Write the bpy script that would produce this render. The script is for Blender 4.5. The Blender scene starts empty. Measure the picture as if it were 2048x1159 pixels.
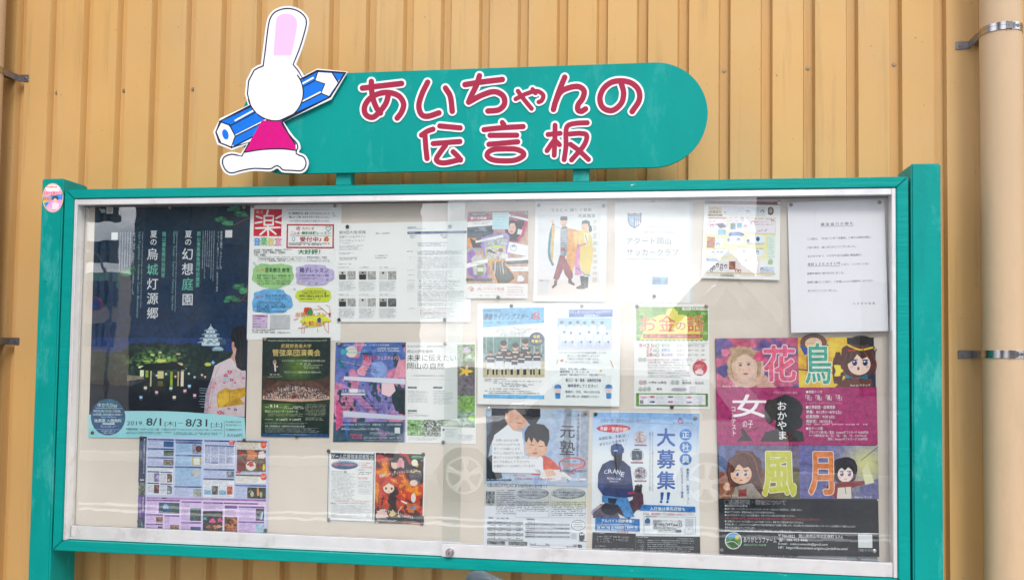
import bpy, bmesh, math, random
import numpy as np
from mathutils import Vector, Matrix
R_ = math.radians
random.seed(7); rng = np.random.default_rng(7)
SC = bpy.context.scene
COL = SC.collection

# ------------------------------------------------------------------ camera
ZO = 0.9                      # height of the board's lower edge above the ground
CAMPOS = np.array([1.841, -2.6, 0.6224 + ZO])
F_PX, CX, CY = 1759.05, 1024.0, 648.07
YAW, PITCH, ROLL = -0.1413, 0.0416, 0.0134
def cam_axes():
    sy, cy = math.sin(YAW), math.cos(YAW); sp, cp = math.sin(PITCH), math.cos(PITCH)
    fwd = np.array([sy*cp, cy*cp, sp]); right = np.array([cy, -sy, 0.0]); up = np.cross(right, fwd)
    cr, sr = math.cos(ROLL), math.sin(ROLL)
    return cr*right + sr*up, -sr*right + cr*up, fwd
AX, AY, AZ = cam_axes()
cam = bpy.data.cameras.new('camera'); camo = bpy.data.objects.new('camera', cam); COL.objects.link(camo)
M = Matrix(((AX[0], AY[0], -AZ[0], CAMPOS[0]), (AX[1], AY[1], -AZ[1], CAMPOS[1]), (AX[2], AY[2], -AZ[2], CAMPOS[2]), (0, 0, 0, 1)))
camo.matrix_world = M
cam.sensor_width = 36; cam.lens = 36*F_PX/2048; cam.shift_y = (CY-579.5)/2048; cam.clip_end = 500; cam.clip_start = 0.05
SC.camera = camo

# ------------------------------------------------------------------ world, sun, exposure
SUN_EL, SUN_ROT = 48, 163
w = bpy.data.worlds.new('World'); SC.world = w; w.use_nodes = True
nt = w.node_tree; nt.nodes.clear()
out = nt.nodes.new('ShaderNodeOutputWorld'); bg = nt.nodes.new('ShaderNodeBackground')
sky = nt.nodes.new('ShaderNodeTexSky'); sky.sky_type = 'NISHITA'; sky.sun_disc = False
sky.sun_elevation = R_(SUN_EL); sky.sun_rotation = R_(SUN_ROT); sky.air_density = 1.0; sky.dust_density = 2.0
tc = nt.nodes.new('ShaderNodeTexCoord'); mp = nt.nodes.new('ShaderNodeMapping'); mp.inputs['Scale'].default_value = (1.6, 1.6, 4.5)
nz = nt.nodes.new('ShaderNodeTexNoise'); nz.inputs['Scale'].default_value = 2.3; nz.inputs['Detail'].default_value = 8; nz.inputs['Roughness'].default_value = .55
cr = nt.nodes.new('ShaderNodeValToRGB'); cr.color_ramp.elements[0].position = .32; cr.color_ramp.elements[1].position = .62
cl = nt.nodes.new('ShaderNodeValToRGB'); cl.color_ramp.elements[0].position = .35; cl.color_ramp.elements[0].color = (16.5, 16.6, 18.0, 1)
cl.color_ramp.elements[1].position = .7; cl.color_ramp.elements[1].color = (28.0, 28.0, 29.0, 1)
mx = nt.nodes.new('ShaderNodeMix'); mx.data_type = 'RGBA'
lk = nt.links.new
lk(tc.outputs['Generated'], mp.inputs['Vector']); lk(mp.outputs[0], nz.inputs['Vector'])
lk(nz.outputs['Fac'], cr.inputs[0]); lk(nz.outputs['Fac'], cl.inputs[0])
lk(cr.outputs[0], mx.inputs['Factor']); lk(sky.outputs[0], mx.inputs['A']); lk(cl.outputs[0], mx.inputs['B'])
lk(mx.outputs['Result'], bg.inputs['Color']); bg.inputs['Strength'].default_value = 0.095
lk(bg.outputs[0], out.inputs['Surface'])
sun = bpy.data.lights.new('sun', 'SUN'); sun.energy = 1.7; sun.angle = R_(16); sun.color = (1, .95, .87)
so = bpy.data.objects.new('sun', sun); COL.objects.link(so)
_a = R_(SUN_ROT)   # sky: rotation 0 = +Y, clockwise seen from above
sd = Vector((math.sin(_a)*math.cos(R_(SUN_EL)), math.cos(_a)*math.cos(R_(SUN_EL)), math.sin(R_(SUN_EL))))
so.rotation_euler = sd.to_track_quat('Z', 'Y').to_euler()
SC.view_settings.view_transform = 'Standard'; SC.view_settings.look = 'None'; SC.view_settings.gamma = 1
SC.view_settings.exposure = 0.44
SC.cycles.max_bounces = 10; SC.cycles.transparent_max_bounces = 16

# ------------------------------------------------------------------ helpers
def lin1(c): return c/12.92 if c <= .04045 else ((c+.055)/1.055)**2.4
def hexc(h, k=1.0):
    h = h.lstrip('#'); h = ''.join(ch*2 for ch in h) if len(h) == 3 else h
    return tuple(min(.86, lin1(int(h[i:i+2], 16)/255)*k) for i in (0, 2, 4))
def px_ray(px, py):
    return (px-CX)/F_PX*AX - (py-CY)/F_PX*AY + AZ
def at(px, py, Y=0.0):
    d = px_ray(px, py); t = (Y-CAMPOS[1])/d[1]; return CAMPOS + t*d
def refl(px, py, D, G=0.015):
    h = at(px, py, G); d = px_ray(px, py).copy(); d[1] = -d[1]
    t = (D+G)/abs(d[1]); return h + t*d
MATS = {}
def mat(name, col, rough=.6, metal=0, bump=None, var=0, vscale=8, spec=.5, coat=0, dirt=None, stretch=(1, 1, 1), objvar=0):
    if name in MATS: return MATS[name]
    m = bpy.data.materials.new(name); m.use_nodes = True; n = m.node_tree; b = n.nodes['Principled BSDF']
    c = col if not isinstance(col, str) else hexc(col)
    b.inputs['Base Color'].default_value = (*c, 1); b.inputs['Roughness'].default_value = rough; b.inputs['Metallic'].default_value = metal
    b.inputs['Specular IOR Level'].default_value = spec; b.inputs['Coat Weight'].default_value = coat
    tcn = n.nodes.new('ShaderNodeTexCoord'); mpn = n.nodes.new('ShaderNodeMapping'); mpn.inputs['Scale'].default_value = stretch
    geo = n.nodes.new('ShaderNodeNewGeometry')
    n.links.new(geo.outputs['Position'], mpn.inputs['Vector'])
    if var:
        nz = n.nodes.new('ShaderNodeTexNoise'); nz.inputs['Scale'].default_value = vscale; nz.inputs['Detail'].default_value = 6
        n.links.new(mpn.outputs[0], nz.inputs['Vector'])
        mr = n.nodes.new('ShaderNodeMapRange'); mr.inputs['From Min'].default_value = .3; mr.inputs['From Max'].default_value = .7
        mr.inputs['To Min'].default_value = 1-var; mr.inputs['To Max'].default_value = 1+var
        n.links.new(nz.outputs['Fac'], mr.inputs['Value'])
        mm = n.nodes.new('ShaderNodeVectorMath'); mm.operation = 'SCALE'; mm.inputs[0].default_value = c
        n.links.new(mr.outputs[0], mm.inputs['Scale'])
        last = mm.outputs[0]
        if dirt:
            dcol, dscale, d0, d1 = dirt
            n2 = n.nodes.new('ShaderNodeTexNoise'); n2.inputs['Scale'].default_value = dscale; n2.inputs['Detail'].default_value = 8; n2.inputs['Roughness'].default_value = .7
            n.links.new(mpn.outputs[0], n2.inputs['Vector'])
            m2 = n.nodes.new('ShaderNodeMapRange'); m2.inputs['From Min'].default_value = d0; m2.inputs['From Max'].default_value = d1
            n.links.new(n2.outputs['Fac'], m2.inputs['Value'])
            mxn = n.nodes.new('ShaderNodeMix'); mxn.data_type = 'RGBA'
            n.links.new(m2.outputs[0], mxn.inputs['Factor']); n.links.new(last, mxn.inputs['A']); mxn.inputs['B'].default_value = (*dcol, 1)
            last = mxn.outputs['Result']
        n.links.new(last, b.inputs['Base Color'])
        mr2 = n.nodes.new('ShaderNodeMapRange'); mr2.inputs['To Min'].default_value = rough*.8; mr2.inputs['To Max'].default_value = min(1, rough*1.25)
        n.links.new(nz.outputs['Fac'], mr2.inputs['Value']); n.links.new(mr2.outputs[0], b.inputs['Roughness'])
    if objvar:
        oi = n.nodes.new('ShaderNodeObjectInfo'); mo = n.nodes.new('ShaderNodeMapRange'); mo.inputs['To Min'].default_value = 1-objvar; mo.inputs['To Max'].default_value = 1+objvar; n.links.new(oi.outputs['Random'], mo.inputs['Value'])
        vo = n.nodes.new('ShaderNodeVectorMath'); vo.operation = 'SCALE'; src = b.inputs['Base Color'].links[0].from_socket; n.links.new(src, vo.inputs[0]); n.links.new(mo.outputs[0], vo.inputs['Scale']); n.links.new(vo.outputs[0], b.inputs['Base Color'])
    if bump:
        bs, bstr, bst = bump
        mb = n.nodes.new('ShaderNodeMapping'); mb.inputs['Scale'].default_value = bst; n.links.new(geo.outputs['Position'], mb.inputs['Vector'])
        n3 = n.nodes.new('ShaderNodeTexNoise'); n3.inputs['Scale'].default_value = bs; n3.inputs['Detail'].default_value = 4
        n.links.new(mb.outputs[0], n3.inputs['Vector'])
        bn = n.nodes.new('ShaderNodeBump'); bn.inputs['Strength'].default_value = bstr; bn.inputs['Distance'].default_value = .003
        n.links.new(n3.outputs['Fac'], bn.inputs['Height']); n.links.new(bn.outputs[0], b.inputs['Normal'])
    MATS[name] = m; return m
def props(o, label=None, cat=None, group=None, kind=None):
    if label: o['label'] = label
    if cat: o['category'] = cat
    if group: o['group'] = group
    if kind: o['kind'] = kind
    return o
def empty(name, loc=(0, 0, 0), rz=0):
    o = bpy.data.objects.new(name, None); COL.objects.link(o); o.location = loc; o.rotation_euler = (0, 0, rz); o.empty_display_size = .1; return o
def meshobj(name, verts, faces, m, parent=None, smooth=False):
    me = bpy.data.meshes.new(name); me.from_pydata([tuple(v) for v in verts], [], faces); me.materials.append(m)
    if smooth: me.polygons.foreach_set('use_smooth', [True]*len(me.polygons))
    o = bpy.data.objects.new(name, me); COL.objects.link(o)
    if parent: o.parent = parent; o.matrix_parent_inverse = Matrix.Translation(-parent.location) if parent.rotation_euler.z == 0 else (Matrix.Translation(parent.location) @ Matrix.Rotation(parent.rotation_euler.z, 4, 'Z')).inverted()
    return o
def bmobj(name, bm, m, parent=None, smooth=False, local=False):
    me = bpy.data.meshes.new(name); bmesh.ops.recalc_face_normals(bm, faces=bm.faces[:]); bm.to_mesh(me); bm.free(); me.materials.append(m)
    if smooth:
        me.polygons.foreach_set('use_smooth', [True]*len(me.polygons))
        me.set_sharp_from_angle(angle=R_(35))
    o = bpy.data.objects.new(name, me); COL.objects.link(o)
    if parent:
        o.parent = parent
        if not local: o.matrix_parent_inverse = (Matrix.Translation(parent.location) @ Matrix.Rotation(parent.rotation_euler.z, 4, 'Z')).inverted()
    return o
def prism(bm, pts, y0, y1, bev=0):
    """pts: list of (x,z); solid from y0 to y1"""
    a = [bm.verts.new((p[0], y0, p[1])) for p in pts]; b = [bm.verts.new((p[0], y1, p[1])) for p in pts]
    n = len(pts); fs = [bm.faces.new(a), bm.faces.new(b[::-1])]
    for i in range(n): fs.append(bm.faces.new((a[i], b[i], b[(i+1) % n], a[(i+1) % n])))
    if bev: bmesh.ops.bevel(bm, geom=list({e for f in fs for e in f.edges}), offset=bev, segments=2, affect='EDGES', clamp_overlap=True)
def box(bm, x0, x1, y0, y1, z0, z1, bev=0):
    bm2 = bmesh.new() if bev else bm
    vs = [bm2.verts.new(p) for p in ((x0, y0, z0), (x1, y0, z0), (x1, y1, z0), (x0, y1, z0), (x0, y0, z1), (x1, y0, z1), (x1, y1, z1), (x0, y1, z1))]
    for f in ((0, 3, 2, 1), (4, 5, 6, 7), (0, 1, 5, 4), (1, 2, 6, 5), (2, 3, 7, 6), (3, 0, 4, 7)): bm2.faces.new([vs[i] for i in f])
    if bev:
        bmesh.ops.bevel(bm2, geom=bm2.edges[:], offset=bev, segments=3, affect='EDGES', clamp_overlap=True)
        me = bpy.data.meshes.new('t'); bm2.to_mesh(me); bm2.free(); bm.from_mesh(me); bpy.data.meshes.remove(me)
def tube(bm, p0, p1, r0, r1=None, n=24, caps=True):
    r1 = r0 if r1 is None else r1
    p0, p1 = Vector(p0), Vector(p1); d = (p1-p0).normalized(); u = d.orthogonal().normalized(); v = d.cross(u)
    A = [bm.verts.new(p0+(u*math.cos(2*math.pi*i/n)+v*math.sin(2*math.pi*i/n))*r0) for i in range(n)]
    B = [bm.verts.new(p1+(u*math.cos(2*math.pi*i/n)+v*math.sin(2*math.pi*i/n))*r1) for i in range(n)]
    for i in range(n): bm.faces.new((A[i], A[(i+1) % n], B[(i+1) % n], B[i]))
    if caps: bm.faces.new(A[::-1]); bm.faces.new(B)
def catmull(pts, k=6):
    if len(pts) < 3: 
        a, b = np.array(pts[0], float), np.array(pts[1], float); return [a+(b-a)*i/k for i in range(k+1)]
    P = [np.array(p, float) for p in pts]; P = [2*P[0]-P[1]]+P+[2*P[-1]-P[-2]]; o = []
    for i in range(1, len(P)-2):
        for j in range(k):
            t = j/k
            o.append(.5*((2*P[i])+(-P[i-1]+P[i+1])*t+(2*P[i-1]-5*P[i]+4*P[i+1]-P[i+2])*t*t+(-P[i-1]+3*P[i]-3*P[i+1]+P[i+2])*t**3))
    o.append(P[-2]); return o
def ribbon2d(pts, w, cap=7, closed=False):
    """centre line -> (left side, right side) with round caps, as a list of cross sections"""
    P = [np.array(p, float) for p in pts]; n = len(P); secs = []
    T = []
    for i in range(n):
        a = P[max(0, i-1)]; b = P[min(n-1, i+1)]
        if closed: a = P[(i-1) % (n-1)] if i in (0, n-1) else a; b = P[1] if i in (0, n-1) else b
        d = b-a; T.append(d/(np.linalg.norm(d)+1e-9))
    N = [np.array([-t[1], t[0]]) for t in T]
    h = w/2
    if not closed:
        for k in range(cap, 0, -1):
            a = math.pi/2*k/cap
            c = P[0]-T[0]*math.sin(a)*h*.999; hh = max(.02*h, math.cos(a)*h); secs.append((c+N[0]*hh, c-N[0]*hh))
    for i in range(n): secs.append((P[i]+N[i]*h, P[i]-N[i]*h))
    if not closed:
        for k in range(1, cap+1):
            a = math.pi/2*k/cap
            c = P[-1]+T[-1]*math.sin(a)*h*.999; hh = max(.02*h, math.cos(a)*h); secs.append((c+N[-1]*hh, c-N[-1]*hh))
    return secs
# smooth value noise on arrays
_G = rng.random((64, 64))
def vnoise(u, v, s=8, seed=0):
    x = (np.asarray(u)*s+seed*7.31) % 63; y = (np.asarray(v)*s+seed*3.77) % 63
    xi = x.astype(int); yi = y.astype(int); fx = x-xi; fy = y-yi; fx = fx*fx*(3-2*fx); fy = fy*fy*(3-2*fy)
    a = _G[yi, xi]; b = _G[yi, (xi+1) % 64]; c = _G[(yi+1) % 64, xi]; d = _G[(yi+1) % 64, (xi+1) % 64]
    return (a*(1-fx)+b*fx)*(1-fy)+(c*(1-fx)+d*fx)*fy
def fbm(u, v, s=6, seed=0): return (vnoise(u, v, s, seed)*.5+vnoise(u, v, s*2, seed+1)*.3+vnoise(u, v, s*4, seed+2)*.2)
# text
_TC = bpy.data.curves.new('glyphs', 'FONT'); _TC.resolution_u = 2; _TO = bpy.data.objects.new('glyphs', _TC); _CACHE = {}
def glyphs(s, bold=0.0):
    k = (s, bold)
    if k not in _CACHE:
        _TC.body = s; _TC.offset = bold; me = bpy.data.meshes.new_from_object(_TO)
        vs = np.zeros(len(me.vertices)*3); me.vertices.foreach_get('co', vs); vs = vs.reshape(-1, 3)[:, :2]
        _CACHE[k] = (vs, [tuple(p.vertices) for p in me.polygons]); bpy.data.meshes.remove(me)
    return _CACHE[k]

def ink_material(name='printed_paper', rough=.38, bumpk=.25, tone=2.2):
    m = bpy.data.materials.new(name); m.use_nodes = True; n = m.node_tree; b = n.nodes['Principled BSDF']
    at_ = n.nodes.new('ShaderNodeAttribute'); at_.attribute_name = 'Ink'
    nz = n.nodes.new('ShaderNodeTexNoise'); nz.inputs['Scale'].default_value = 9; nz.inputs['Detail'].default_value = 3
    g = n.nodes.new('ShaderNodeNewGeometry'); n.links.new(g.outputs['Position'], nz.inputs['Vector'])
    bn = n.nodes.new('ShaderNodeBump'); bn.inputs['Strength'].default_value = bumpk; bn.inputs['Distance'].default_value = .02
    n.links.new(nz.outputs['Fac'], bn.inputs['Height']); n.links.new(bn.outputs[0], b.inputs['Normal'])
    # printed tone: darker inks vary softly (halftone and blotchy shading of the artwork), white paper stays even
    n2 = n.nodes.new('ShaderNodeTexNoise'); n2.inputs['Scale'].default_value = 70; n2.inputs['Detail'].default_value = 5; n2.inputs['Roughness'].default_value = .62; n.links.new(g.outputs['Position'], n2.inputs['Vector'])
    bw = n.nodes.new('ShaderNodeRGBToBW'); n.links.new(at_.outputs['Color'], bw.inputs[0])
    am = n.nodes.new('ShaderNodeMapRange'); am.inputs['From Min'].default_value = .25; am.inputs['From Max'].default_value = .62; am.inputs['To Min'].default_value = tone; am.inputs['To Max'].default_value = 0; n.links.new(bw.outputs[0], am.inputs['Value'])
    ce = n.nodes.new('ShaderNodeMath'); ce.operation = 'SUBTRACT'; ce.inputs[1].default_value = .5; n.links.new(n2.outputs['Fac'], ce.inputs[0])
    mu = n.nodes.new('ShaderNodeMath'); mu.operation = 'MULTIPLY_ADD'; mu.inputs[2].default_value = 1; n.links.new(ce.outputs[0], mu.inputs[0]); n.links.new(am.outputs[0], mu.inputs[1])
    vm = n.nodes.new('ShaderNodeVectorMath'); vm.operation = 'SCALE'; n.links.new(at_.outputs['Color'], vm.inputs[0]); n.links.new(mu.outputs[0], vm.inputs['Scale'])
    n.links.new(vm.outputs[0], b.inputs['Base Color']); b.inputs['Roughness'].default_value = rough; b.inputs['Specular IOR Level'].default_value = .22
    return m
INK = ink_material(); INK_MATTE = ink_material('sign_print', .5, .02, .3)
PAPER_EDGE = 'paper'

class Sheet:
    """A flat sheet on the plane y = y0 whose corners and print are given where the photograph shows them (photo pixels)."""
    def __init__(s, name, quad, y0, label, cat, paper='#eef0f6', view=(0, 0, 1), tilt=0.0, thick=.0004, k=.92, parent=None, group=None, mat_=None):
        s.k = k; s.q = [np.array(p, float) for p in quad]; s.y0 = y0; s.tilt = tilt
        s.view(*view); s.V = []; s.F = []; s.C = []; s.nv = 0; s.layer = 0
        s.P3 = [at(p[0], p[1], y0) for p in s.q]; s.ztop = max(s.P3[0][2], s.P3[1][2]); s.zbot = min(s.P3[2][2], s.P3[3][2])
        s.P3 = [s.on(p[0], p[1], 0) for p in s.q]
        a = s.P3
        q = [tuple(p) for p in a]; bk = [(p[0], p[1]+thick, p[2]) for p in a]
        c = hexc(paper); 
        s.obj = meshobj(name, q+bk, [(0, 3, 2, 1), (4, 5, 6, 7), (0, 1, 5, 4), (1, 2, 6, 5), (2, 3, 7, 6), (3, 0, 4, 7)], mat('paper_'+paper.strip('#'), c, .5, bump=(9, .25, (1, 1, 1))), parent)
        if not parent: props(s.obj, label, cat, group)
        s.name = name; s.label = label
    def view(s, ox, oy, sc): s.ox, s.oy, s.sc = ox, oy, sc
    def on(s, px, py, lay):
        # point of the (possibly leaning) sheet under a photo pixel; lay = print layer
        d = px_ray(px, py); y0 = s.y0-lay
        # plane: y = y0 - tilt*(ztop - z)
        t = (y0-s.tilt*s.ztop-CAMPOS[1]+s.tilt*CAMPOS[2])/(d[1]-s.tilt*d[2])
        return CAMPOS+t*d
    def px(s, x, y): return np.array([s.ox+x/s.sc, s.oy+y/s.sc])
    def dirs(s, X, Y):
        q = s.q; tv = (Y-q[0][1])/(q[3][1]-q[0][1]+1e-9); tu = (X-q[0][0])/(q[1][0]-q[0][0]+1e-9)
        st = (q[1][1]-q[0][1])/(q[1][0]-q[0][0]); sb = (q[2][1]-q[3][1])/(q[2][0]-q[3][0])
        lt = (q[3][0]-q[0][0])/(q[3][1]-q[0][1]); rt = (q[2][0]-q[1][0])/(q[2][1]-q[1][1])
        return st+(sb-st)*tv, lt+(rt-lt)*tu
    def add(s, pts, faces, cols):
        """pts Nx2 photo px, cols: one rgb or Nx3"""
        pts = np.asarray(pts, float); n = len(pts)
        if n == 0: return
        s.layer += 1; lay = .00012+s.layer*.000009
        d = (pts[:, 0:1]-CX)/F_PX*AX[None]-(pts[:, 1:2]-CY)/F_PX*AY[None]+AZ[None]
        y0 = s.y0-lay
        t = (y0-s.tilt*s.ztop-CAMPOS[1]+s.tilt*CAMPOS[2])/(d[:, 1]-s.tilt*d[:, 2])
        s.V.append(CAMPOS[None]+t[:, None]*d)
        s.F.extend([tuple(i+s.nv for i in f) for f in faces]); s.nv += n
        c = np.asarray(cols, float); s.C.append(np.tile(c, (n, 1)) if c.ndim == 1 else c)
    def c(s, col): return np.array(hexc(col, s.k)) if isinstance(col, str) else np.array(col)
    def W(s, x0, y0, pts):
        """pts given as offsets from zoom point (x0,y0), following the sheet's own directions"""
        o = s.px(x0, y0); sx, sy = s.dirs(*o); pts = np.asarray(pts, float)/s.sc
        return np.stack([o[0]+pts[:, 0]+pts[:, 1]*sy, o[1]+pts[:, 1]+pts[:, 0]*sx], 1)
    def rect(s, x0, y0, x1, y1, col):
        s.add(s.W(x0, y0, [(0, 0), (0, y1-y0), (x1-x0, y1-y0), (x1-x0, 0)]), [(0, 1, 2, 3)], s.c(col))
    def frame(s, x0, y0, x1, y1, w, col):
        s.rect(x0, y0, x1, y0+w, col); s.rect(x0, y1-w, x1, y1, col); s.rect(x0, y0, x0+w, y1, col); s.rect(x1-w, y0, x1, y1, col)
    def poly(s, pts, col): s.add([s.px(*p) for p in pts], [tuple(range(len(pts)))[::-1]], s.c(col))
    def fan(s, c0, pts, col):
        P = [s.px(*c0)]+[s.px(*p) for p in pts]; n = len(pts)
        s.add(P, [(0, 1+(i+1) % n, 1+i) for i in range(n)], s.c(col))
    def ell(s, cx, cy, rx, ry, col, n=26, rot=0, a0=0, a1=360):
        cr_, sr_ = math.cos(R_(rot)), math.sin(R_(rot)); pts = []
        for i in range(n):
            a = R_(a0+(a1-a0)*i/(n-1 if a1-a0 < 360 else n)); x, y = rx*math.cos(a), ry*math.sin(a); pts.append((cx+x*cr_-y*sr_, cy+x*sr_+y*cr_))
        s.fan((cx, cy), pts, col)
    def blob(s, cx, cy, rx, ry, col, n=30, amp=.12, seed=0):
        r = np.random.default_rng(seed); ph = r.random(4)*6.28; pts = []
        for i in range(n):
            a = 2*math.pi*i/n; k = 1+amp*(math.sin(3*a+ph[0])*.4+math.sin(5*a+ph[1])*.35+math.sin(9*a+ph[2])*.35)
            e = 2.6; ca, sa = math.cos(a), math.sin(a)
            pts.append((cx+rx*k*math.copysign(abs(ca)**(2/e), ca), cy+ry*k*math.copysign(abs(sa)**(2/e), sa)))
        s.fan((cx, cy), pts, col)
    def line(s, pts, w, col, smooth=False):
        P = catmull(pts, 5) if smooth else [np.array(p, float) for p in pts]
        secs = ribbon2d(P, w, 2); V = []; Fs = []
        for a, b in secs: V += [s.px(*a), s.px(*b)]
        for i in range(len(secs)-1): Fs.append((2*i, 2*i+1, 2*i+3, 2*i+2))
        s.add(V, Fs, s.c(col))
    def text(s, t, x0, y0, x1, y1, col, b=0.0, outline=None, ow=.05, slant=0, rot=0):
        """em box y0..y1 (cap/kanji tops to bottoms), stretched to x0..x1"""
        hp = abs(y1-y0)/s.sc; kb = min(1.0, max(.25, (hp-2)/9)); b = b*kb; ow = ow*min(1.0, max(.45, hp/14))
        h_ = y1-y0
        if outline:
            r_ = (ow*.8+b*.7)*h_
            for i in range(10): s._text(t, x0+math.cos(i*.6283)*r_, y0+math.sin(i*.6283)*r_, x1+math.cos(i*.6283)*r_, y1+math.sin(i*.6283)*r_, outline, 0, slant, rot)
        if b > .012 and hp > 7:
            r_ = b*.75*h_
            for i in range(6): s._text(t, x0+math.cos(i*1.0472)*r_, y0+math.sin(i*1.0472)*r_, x1+math.cos(i*1.0472)*r_, y1+math.sin(i*1.0472)*r_, col, 0, slant, rot)
            s._text(t, x0, y0, x1, y1, col, 0, slant, rot)
        else: s._text(t, x0, y0, x1, y1, col, min(b, .014), slant, rot)
    def _text(s, t, x0, y0, x1, y1, col, b, slant, rot):
        vs, fs = glyphs(t, b)
        if len(vs) == 0: return
        latin = all(ord(ch) < 0x3000 for ch in t); lo, hi = (0, .73) if latin else (-.08, .84)
        xm, xM = vs[:, 0].min(), vs[:, 0].max()
        X = (vs[:, 0]-xm)/(xM-xm+1e-9)*(x1-x0); Y = (hi-vs[:, 1])/(hi-lo)*(y1-y0)
        X = X+slant*((y1-y0)-Y)
        if rot:
            c_, s_ = math.cos(R_(rot)), math.sin(R_(rot)); X, Y = X*c_-Y*s_, X*s_+Y*c_
        s.add(s.W(x0, y0, np.stack([X, Y], 1)), fs, s.c(col))
    def vtext(s, t, xc, y0, y1, w, col, b=0.0):
        n = len(t); st = (y1-y0)/n
        for i, ch in enumerate(t):
            if ch == ' ': continue
            vs, fs = glyphs(ch, b)
            if len(vs) == 0: continue
            h = min(st, w)*1.0
            X = (vs[:, 0]-.5)*w; Y = (.88-vs[:, 1])*st
            if ch in '／-ー～': 
                X, Y = (vs[:, 1]-.4)*w*-1, (vs[:, 0])*st
                if ch == '／': X = (vs[:, 0]-.5)*w; Y = (.88-vs[:, 1])*st
            o = s.px(xc, y0); _, sy = s.dirs(*o)
            s.add(s.W(xc, y0, np.stack([X, Y+i*st], 1)), fs, s.c(col))
    def rtext(s, t, xr, y0, y1, w, col, b=0.0):
        """latin text turned 90 degrees clockwise; xr = left edge of the glyph column, baseline left"""
        vs, fs = glyphs(t, b); xm, xM = vs[:, 0].min(), vs[:, 0].max()
        s.add(s.W(xr, y0, np.stack([vs[:, 1]/.73*w, (vs[:, 0]-xm)/(xM-xm)*(y1-y0)], 1)), fs, s.c(col))
    def fine(s, x0, y0, x1, y1, n, col, fill=.55, jit=.25, gap=.18, seed=None):
        """lines of print too small to read: rows of small marks"""
        r = np.random.default_rng(seed if seed is not None else int(x0*7+y0*13)); st = (y1-y0)/n; V = []; Fs = []
        h = st*fill; cw = max(h*.9, 2.0)
        for i in range(n):
            yy = i*st; end = (x1-x0)*(1-jit*r.random()*(1 if i % 3 else .2)); x = 0
            while x < end:
                ww = cw*(.5+.5*r.random())
                if r.random() > gap:
                    k = len(V); hh = h*(.55+.45*r.random()); o = (h-hh)*r.random()
                    V += [(x, yy+o), (x, yy+o+hh), (x+ww, yy+o+hh), (x+ww, yy+o)]; Fs.append((k, k+1, k+2, k+3))
                x += ww+cw*.28
        if V: s.add(s.W(x0, y0, V), Fs, s.c(col))
    def vfine(s, x0, y0, x1, y1, n, col, fill=.5, jit=.3, seed=3):
        r = np.random.default_rng(seed+int(x0)); st = (x1-x0)/n; V = []; Fs = []; w_ = st*fill
        for i in range(n):
            end = (y1-y0)*(1-jit*r.random()); y = 0
            while y < end:
                hh = w_*(.5+.5*r.random()); ww = w_*(.5+.5*r.random()); k = len(V); X = i*st
                V += [(X, y), (X, y+hh), (X+ww, y+hh), (X+ww, y)]; Fs.append((k, k+1, k+2, k+3)); y += hh+w_*.5
        s.add(s.W(x0, y0, V), Fs, s.c(col))
    def grid(s, x0, y0, x1, y1, fn, step=None, nx=None, ny=None):
        step = step or 1.6*s.sc
        nx = nx or max(2, int((x1-x0)/step)); ny = ny or max(2, int((y1-y0)/step))
        u, v = np.meshgrid(np.linspace(0, 1, nx+1), np.linspace(0, 1, ny+1)); rgb = np.clip(fn(u, v), 0, 1).reshape(-1, 3)
        lin = np.where(rgb <= .04045, rgb/12.92, ((rgb+.055)/1.055)**2.4)*s.k; lin = np.minimum(lin, .86)
        P = s.W(x0, y0, np.stack([u.ravel()*(x1-x0), v.ravel()*(y1-y0)], 1))
        F = []
        for j in range(ny):
            for i in range(nx):
                a = j*(nx+1)+i; F.append((a, a+nx+1, a+nx+2, a+1))
        s.add(P, F, lin)
    def photo(s, x0, y0, x1, y1, cols, seed=0, sc=5, top=None):
        """a small printed photograph: blotches of the given colours"""
        cs = [np.array([int(c.lstrip('#')[i:i+2], 16)/255 for i in (0, 2, 4)]) for c in cols]
        def fn(u, v):
            n = fbm(u*((x1-x0)/(y1-y0)), v, sc, seed); n = np.clip((n-.25)/.5, 0, .999)*(len(cs)-1); i = n.astype(int); f = (n-i)[..., None]; C = np.array(cs)
            r = C[i]*(1-f)+C[np.minimum(i+1, len(cs)-1)]*f
            return r+(rng.random(u.shape)[..., None]-.5)*.10
        s.grid(x0, y0, x1, y1, fn)
    def person(s, cx, y0, y1, w, top, skin='#d9a98c', hair='#2a211f', legs=None, legf=.5):
        H = y1-y0; hr = H*.085 if legs else H*.16
        yb = y0+hr*2
        if legs:
            ym = y0+H*legf
            s.poly([(cx-w*.33, ym), (cx-w*.36, y1), (cx-w*.08, y1), (cx, ym+H*.1), (cx+w*.08, y1), (cx+w*.36, y1), (cx+w*.33, ym)], legs)
        else: ym = y1
        s.poly([(cx-w*.18, yb), (cx-w*.5, yb+H*.07), (cx-w*.46, ym), (cx+w*.46, ym), (cx+w*.5, yb+H*.07), (cx+w*.18, yb)], top)
        s.ell(cx, y0+hr*1.15, hr*.85, hr*1.1, skin, 14); s.ell(cx, y0+hr*.75, hr*.95, hr*.75, hair, 12)
    def done(s, matx=None):
        if not s.V: return s.obj
        V = np.concatenate(s.V); C = np.concatenate(s.C)
        me = bpy.data.meshes.new('print'); me.from_pydata(V.tolist(), [], s.F); me.materials.append(matx or INK)
        a = me.attributes.new('Ink', 'FLOAT_COLOR', 'POINT'); a.data.foreach_set('color', np.concatenate([C, np.ones((len(C), 1))], 1).ravel())
        o = bpy.data.objects.new('print', me); COL.objects.link(o); o.parent = s.obj
        return s.obj

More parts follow.
